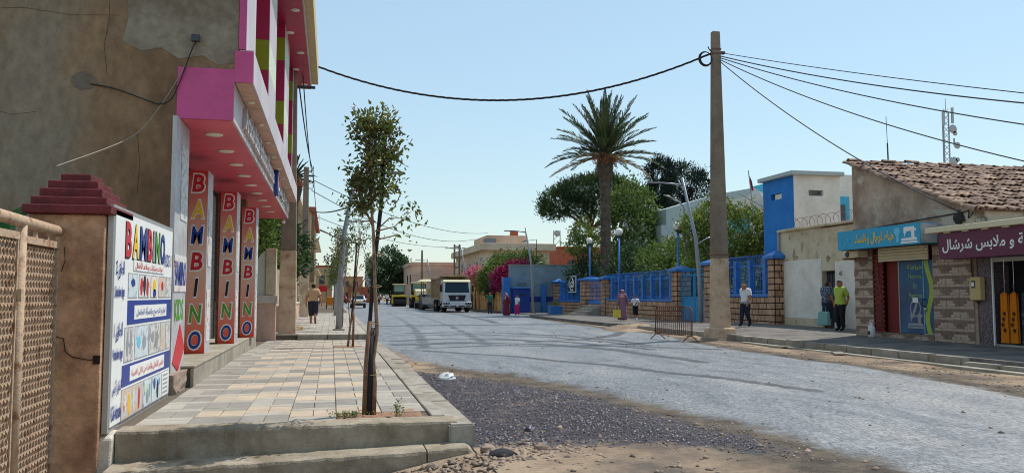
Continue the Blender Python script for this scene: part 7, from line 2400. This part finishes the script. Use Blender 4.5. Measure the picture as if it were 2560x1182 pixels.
# ---------------------------------------------------------------- people
BONES = [('pelvis', 'spine', 'torso'), ('spine', 'chest', 'torso'), ('chest', 'neck', 'torso'), ('neck', 'jaw', 'head'), ('jaw', 'skull', 'head'), ('skull', 'crown', 'head'), ('jaw', 'nose', 'head')]
for S_ in 'LR':
    BONES += [('chest', 'shoulder' + S_, 'torso'), ('shoulder' + S_, 'elbow' + S_, 'upper_arm'), ('elbow' + S_, 'wrist' + S_, 'forearm'), ('wrist' + S_, 'palm' + S_, 'hand'),
              ('pelvis', 'hip' + S_, 'pelvis'), ('hip' + S_, 'knee' + S_, 'thigh'), ('knee' + S_, 'ankle' + S_, 'calf'), ('ankle' + S_, 'toe' + S_, 'foot'), ('wrist' + S_, 'thumb' + S_, 'hand')]
    BONES += [('palm' + S_, 'finger%d' % k + S_, 'hand') for k in range(4)]
RAD = {'pelvis': .135, 'spine': .125, 'chest': .15, 'neck': .055, 'jaw': .068, 'skull': .098, 'crown': .07, 'nose': .016, 'shoulder': .072, 'elbow': .046, 'wrist': .03, 'palm': .034, 'hip': .1, 'knee': .062, 'ankle': .042, 'toe': .036, 'thumb': .009, 'finger': .009}
def person(label, loc, rot, height=1.74, pose=None, wear=(), build=1.0, hair='hair', skirt=None, scarf=None, group=None, skin='skin', hatm=None):
    """one continuous skinned body in the given pose with garments, hair and eyes as parts.
    the figure faces local +y; pose overrides joint positions of a 1.75 m standing figure"""
    J = {'pelvis': (0, 0, .96), 'spine': (0, -.01, 1.13), 'chest': (0, 0, 1.33), 'neck': (0, -.01, 1.49), 'jaw': (0, .03, 1.575), 'skull': (0, .01, 1.655), 'crown': (0, .0, 1.715), 'nose': (0, .125, 1.61)}
    for s, S_ in ((-1, 'L'), (1, 'R')):
        J.update({'shoulder' + S_: (s * .175, -.01, 1.42), 'elbow' + S_: (s * .225, -.03, 1.14), 'wrist' + S_: (s * .235, .03, .9), 'palm' + S_: (s * .235, .05, .82),
                  'hip' + S_: (s * .09, 0, .92), 'knee' + S_: (s * .1, .02, .5), 'ankle' + S_: (s * .1, -.02, .085), 'toe' + S_: (s * .115, .13, .035)})
    for k, v in (pose or {}).items():
        J[k] = v
    for s, S_ in ((-1, 'L'), (1, 'R')):
        w_, p_ = Vector(J['wrist' + S_]), Vector(J['palm' + S_])
        d = (p_ - w_).normalized()
        f = Vector((0, 1, 0)) - d * d.y
        f = f.normalized() if f.length > .1 else Vector((1, 0, 0))
        for k in range(4):
            J['finger%d%s' % (k, S_)] = tuple(p_ + d * (.085 - .012 * abs(k - 1.2)) + f * (.03 - .02 * k) + Vector((-s * .02, 0, 0)))
        J['thumb' + S_] = tuple(w_ + d * .075 + f * .055)
    sc_ = height / 1.75
    names = list(J)
    me = bpy.data.meshes.new('body')
    me.from_pydata([tuple(Vector(J[k]) * sc_) for k in names], [(names.index(a), names.index(b)) for a, b, _ in BONES], [])
    o = bpy.data.objects.new('body', me)
    COL.objects.link(o)
    o.modifiers.new('skin', 'SKIN')
    for i, k in enumerate(names):
        r = RAD[k.rstrip('LR0123456789')] * sc_
        if k in ('pelvis', 'spine', 'chest') or k[:3] in ('hip', 'sho', 'kne', 'elb'):
            r *= build
        sv = me.skin_vertices[0].data[i]
        sv.radius = (r, r * (.78 if k in ('pelvis', 'spine', 'chest') else 1.0))
        sv.use_root = (k == 'pelvis')
    ss = o.modifiers.new('sub', 'SUBSURF')
    ss.levels = ss.render_levels = 2
    bpy.context.view_layer.update()
    m2 = bpy.data.meshes.new_from_object(o.evaluated_get(bpy.context.evaluated_depsgraph_get()))
    bpy.data.objects.remove(o)
    m2.name = 'body'
    root = thing('person', label, 'person', loc, rot, group)
    m2.materials.clear()
    m2.materials.append(MATS[skin])
    m2.polygons.foreach_set('use_smooth', [True] * len(m2.polygons))
    link('body', m2, root)
    # region of every face from its nearest bone
    V = np.array([v.co[:] for v in m2.vertices])
    Nn = np.array([v.normal[:] for v in m2.vertices])
    Fc = [tuple(p.vertices) for p in m2.polygons]
    C = np.array([V[list(f)].mean(0) for f in Fc])
    best = np.full(len(C), 1e9)
    reg = np.zeros(len(C), int)
    tt = np.zeros(len(C))
    regs = []
    for a, b, rname in BONES:
        if rname not in regs: regs.append(rname)
        A_, B_ = np.array(J[a]) * sc_, np.array(J[b]) * sc_
        ab = B_ - A_
        t = np.clip(((C - A_) @ ab) / (ab @ ab), 0, 1)
        d = np.linalg.norm(C - (A_ + t[:, None] * ab), axis=1) - RAD[a.rstrip('LR0123456789')] * sc_ * .6 * (1 - t) - RAD[b.rstrip('LR0123456789')] * sc_ * .6 * t
        k = d < best
        best[k] = d[k]
        reg[k] = regs.index(rname)
        tt[k] = t[k]
    def garment_part(name, mat, sel, off):
        idx = [i for i in range(len(Fc)) if sel(regs[reg[i]], tt[i], C[i] / sc_)]
        if not idx: return
        used = sorted({v for i in idx for v in Fc[i]})
        mp = {v: k for k, v in enumerate(used)}
        g_ = bpy.data.meshes.new(name)
        g_.from_pydata([tuple(V[v] + Nn[v] * off) for v in used], [], [tuple(mp[v] for v in Fc[i]) for i in idx])
        g_.materials.append(MATS[mat])
        g_.polygons.foreach_set('use_smooth', [True] * len(g_.polygons))
        link(name, g_, root)
    for (nm, mat, sel, off) in wear:
        garment_part(nm, mat, sel, off)
    hz, hy = J['skull'][2], J['skull'][1]
    if hair:
        garment_part('hair', hair, lambda r, t, p: r == 'head' and (p[2] > hz + .045 or (p[1] < hy - .03 and p[2] > hz - .08)), .012)
    if hatm:
        garment_part('cap', hatm, lambda r, t, p: r == 'head' and p[2] > hz + .03, .022)
        MB().prism([(-.075 + J['skull'][0], hy + .08), (.075 + J['skull'][0], hy + .08), (.06 + J['skull'][0], hy + .17), (-.06 + J['skull'][0], hy + .17)], 'z', (hz + .035) * sc_, (hz + .045) * sc_).build('cap_peak', hatm, root, local=True)
    for s in (-1, 1):
        MB().sphere((J['jaw'][0] + s * .032) * sc_, (J['jaw'][1] + .068) * sc_, (J['skull'][2] - .005) * sc_, .011, .008, .008, 6, 4).build('eye', 'eye_dark', root, local=True)
        MB().sphere((J['skull'][0] + s * .098) * sc_, hy * sc_, (hz - .02) * sc_, .012, .02, .03, 6, 5).build('ear', skin, root, local=True)
    if skirt:
        mat, z0, z1, r0, r1 = skirt
        prof = []
        for i in range(9):
            t = i / 8
            prof.append(((r1 + (r0 - r1) * t ** .8) * sc_, (z1 + (z0 - z1) * t) * sc_))
        MB().lathe(prof, 0, 0, 22, 1.0, .78, wob=lambda a, z: .05 * math.sin(a * 5 + z * 3) * (1.2 - z)).build('dress', mat, root, local=True, smooth=True)
    if scarf:
        garment_part('headscarf', scarf, lambda r, t, p: (r == 'head' and not (p[1] > hy + .055 and hz - .1 < p[2] < hz + .03)), .026)
        MB().lathe([(.2 * sc_, 1.27 * sc_), (.185 * sc_, 1.37 * sc_), (.13 * sc_, 1.47 * sc_), (.085 * sc_, 1.54 * sc_)], 0, 0, 18, 1.0, .72).build('headscarf_drape', scarf, root, local=True, smooth=True)
    return root
def top(mat, long=False, off=.014, nm='shirt'):
    return (nm, mat, lambda r, t, p: (r == 'torso' and p[2] > .93 and p[2] < 1.5) or (r == 'upper_arm' and (long or t < .72)) or (long and r == 'forearm' and t < .92) or (r == 'pelvis' and p[2] > .9), off)
def bottom(mat, short=False, off=.016, nm='trousers'):
    return (nm, mat, lambda r, t, p: (r in ('pelvis',) and p[2] < 1.0) or (r == 'torso' and p[2] < .99) or r == 'thigh' or (r == 'calf' and t < (.35 if short else .93)), off)
def shoes(mat='cl_black'):
    return ('shoe', mat, lambda r, t, p: r == 'foot' or (r == 'calf' and p[2] < .09), .008)
def walk(k, sw=.22, lift=.12):
    """mid-stride: left leg forward for k=1"""
    a, b = ('L', 'R') if k > 0 else ('R', 'L')
    sa, sb = (-1, 1) if k > 0 else (1, -1)
    return {'hip' + a: (sa * .09, .02, .92), 'knee' + a: (sa * .09, sw * .75, .52), 'ankle' + a: (sa * .09, sw, .1), 'toe' + a: (sa * .1, sw + .15, .06),
            'knee' + b: (sb * .09, .02, .5), 'ankle' + b: (sb * .09, -sw, .12 + lift * .4), 'toe' + b: (sb * .1, -sw + .12, .03),
            'elbow' + a: (sa * .24, -.12, 1.15), 'wrist' + a: (sa * .25, -.14, .92), 'palm' + a: (sa * .25, -.13, .84),
            'elbow' + b: (sb * .24, .03, 1.14), 'wrist' + b: (sb * .25, .16, .93), 'palm' + b: (sb * .25, .2, .86)}
# left: man walking away
p = dict(walk(1, .12, .5))
p.update({'elbowR': (.29, -.06, 1.14), 'wristR': (.34, .02, .92), 'palmR': (.36, .04, .84), 'elbowL': (-.28, -.03, 1.14), 'wristL': (-.30, -.02, .9), 'palmL': (-.3, 0, .82)})
person('heavy man in taupe shirt and dark cropped trousers walking away on the left pavement', (-.72, 36.6, .27), 0, 1.74, p, [top('cl_taupe', off=.03), bottom('cl_navy', True, .035), shoes('rust_brown')], 1.3)
person('person in dark blue far ahead on the left pavement near the handcart', (.55, 70, .27), .2, 1.7, walk(-1, .15), [top('cl_navy', True), bottom('cl_grey'), shoes()])
# right pavement
pz = dict(walk(-1, .16))
pz.update({'jaw': (0.0, .1, 1.54), 'skull': (0, .09, 1.62), 'crown': (0, .09, 1.68), 'nose': (0, .2, 1.56), 'neck': (0, .03, 1.46), 'chest': (0, .02, 1.31)})
person('older man in white short sleeved shirt and dark trousers walking on the right pavement', (15.6, 29.8, .29), R(115), 1.72, pz, [top('cl_white', off=.025), bottom('cl_navy', off=.025), shoes()], 1.12, hair='hair_grey')
pz = {'jaw': (.0, .08, 1.55), 'skull': (0, .06, 1.63), 'crown': (0, .06, 1.69), 'nose': (0, .175, 1.57), 'wristR': (.24, .06, .9), 'palmR': (.24, .08, .82), 'elbowL': (-.22, .05, 1.12), 'wristL': (-.12, .22, 1.05), 'palmL': (-.08, .28, 1.06)}
m1 = person('man in dark floral shirt carrying a pale shopping bag at the doorway', (17.75, 27.7, .3), R(-75), 1.74, pz, [top('cl_floral', off=.03), bottom('cl_navy', True, .03), shoes('rust_brown')], 1.2)
pz = {'wristL': (-.2, -.1, .95), 'palmL': (-.16, -.13, .9), 'elbowL': (-.25, -.14, 1.15), 'kneeR': (.1, .06, .5), 'elbowR': (.24, -.08, 1.14), 'wristR': (.2, .06, .94), 'palmR': (.18, .1, .87)}
person('man in lime shirt and dark cap leaning by the cladding corner', (16.9, 25.6, .3), R(100), 1.72, pz, [top('cl_lime', off=.03), bottom('cl_black', off=.025), shoes()], 1.1, hatm='cl_black')
sb2 = thing('shopping_bag', 'pale green shopping bag hanging from the floral shirted man', 'bag', (17.45, 27.45, .42))
MB().frustum(-.26, .26, -.1, .1, 0, -.24, .24, -.05, .05, .5).build('bag', 'cl_teal', sb2, local=True, bevel=.03)
MB().tube([(-.1, 0, .5), (-.06, 0, .68), (.06, 0, .68), (.1, 0, .5)], .01, 5).build('handle', 'cl_teal', sb2, local=True)
sb2.rotation_euler = (0, 0, R(100))
lady = person('woman in mauve robe and rose headscarf carrying a yellow bag by the fence', (15.0, 42.1, .17), R(150), 1.64, walk(1, .1), [top('cl_mauve', True, .03, 'robe_top'), shoes()], 1.05, hair=None, skirt=('cl_mauve', .06, 1.25, .27, .17), scarf='cl_rose')
yb = thing('handbag', 'bright yellow handbag held by the woman in mauve', 'bag', (14.66, 42.0, .32))
MB().frustum(-.2, .2, -.08, .08, 0, -.19, .19, -.06, .06, .42).build('body', 'bag_yellow', yb, local=True, bevel=.02)
MB().tube([(-.1, 0, .42), (-.08, 0, .6), (.08, 0, .6), (.1, 0, .42)], .012, 5).build('handle', 'bag_yellow', yb, local=True)
person('boy in white t shirt and black shorts walking beside the woman in mauve', (16.05, 43.0, .17), R(165), 1.36, walk(-1, .14), [top('cl_white', off=.025), bottom('cl_black', True, .03, 'shorts'), shoes('cl_white')], .95, hatm='cl_navy')
ps = MB().tube([(16.2, 43.0, 1.25), (16.0, 42.86, 1.0), (15.9, 42.9, .75)], .02, 5).build('shoulder_strap', 'cl_black')
tag(ps, 'dark shoulder strap worn by the boy in white', 'strap')
# mid-distance
person('man in green shirt and dark trousers standing by the ochre wall', (12.4, 66, .03), R(180), 1.74, {'kneeL': (-.1, .06, .5)}, [top('cl_green', off=.02), bottom('cl_navy', off=.02), shoes()], 1.0)
person('woman in burgundy robe and pale scarf crossing by the blue booth', (12.45, 59.8, .03), R(110), 1.64, walk(1, .1), [top('cl_burgundy', True, .03, 'robe_top'), shoes()], 1.1, hair=None, skirt=('cl_burgundy', .04, 1.25, .34, .2), scarf='cl_rose')
person('girl in white top and fuchsia trousers beside the burgundy robed woman', (12.75, 57.5, .03), R(120), 1.5, walk(-1, .1), [top('cl_white', off=.03), bottom('cl_fuchsia', off=.035), shoes('cl_white')], 1.0)
person('person in grey robe standing on the far right pavement', (13.8, 84, .13), R(190), 1.66, {}, [top('cl_grey', True, .03, 'robe_top'), shoes()], 1.1, hair='hair', skirt=('cl_grey', .06, 1.25, .28, .18))
person('road worker in dark overalls pointing beside the yellow machine', (9.25, 88, .03), R(-60), 1.76, {'elbowR': (.25, .2, 1.3), 'wristR': (.26, .42, 1.36), 'palmR': (.26, .5, 1.37)}, [top('cl_navy', True, .03), bottom('cl_navy', off=.03), shoes()], 1.15, hatm='cl_grey')
for i, (x, y, mt, lab) in enumerate(((8.3, 128, 'cl_white', 'far worker in white left of the twin drum roller'), (9.2, 130, 'cl_grey', 'far worker in grey left of the twin drum roller'), (7.4, 133, 'cl_rose', 'far bystander in pink under the dark tree'), (6.3, 136, 'cl_navy', 'far bystander in navy under the dark tree'), (9.9, 132, 'cl_white', 'farthest worker in white behind the twin drum roller'), (5.6, 140, 'cl_burgundy', 'far bystander in dark red beside the tan building'))):
    person(lab, (x, y, .03), i * 1.1, 1.7, walk(1 if i % 2 else -1, .1), [top(mt), bottom('cl_navy'), shoes()], 1.0, group='people gathered far down the road')
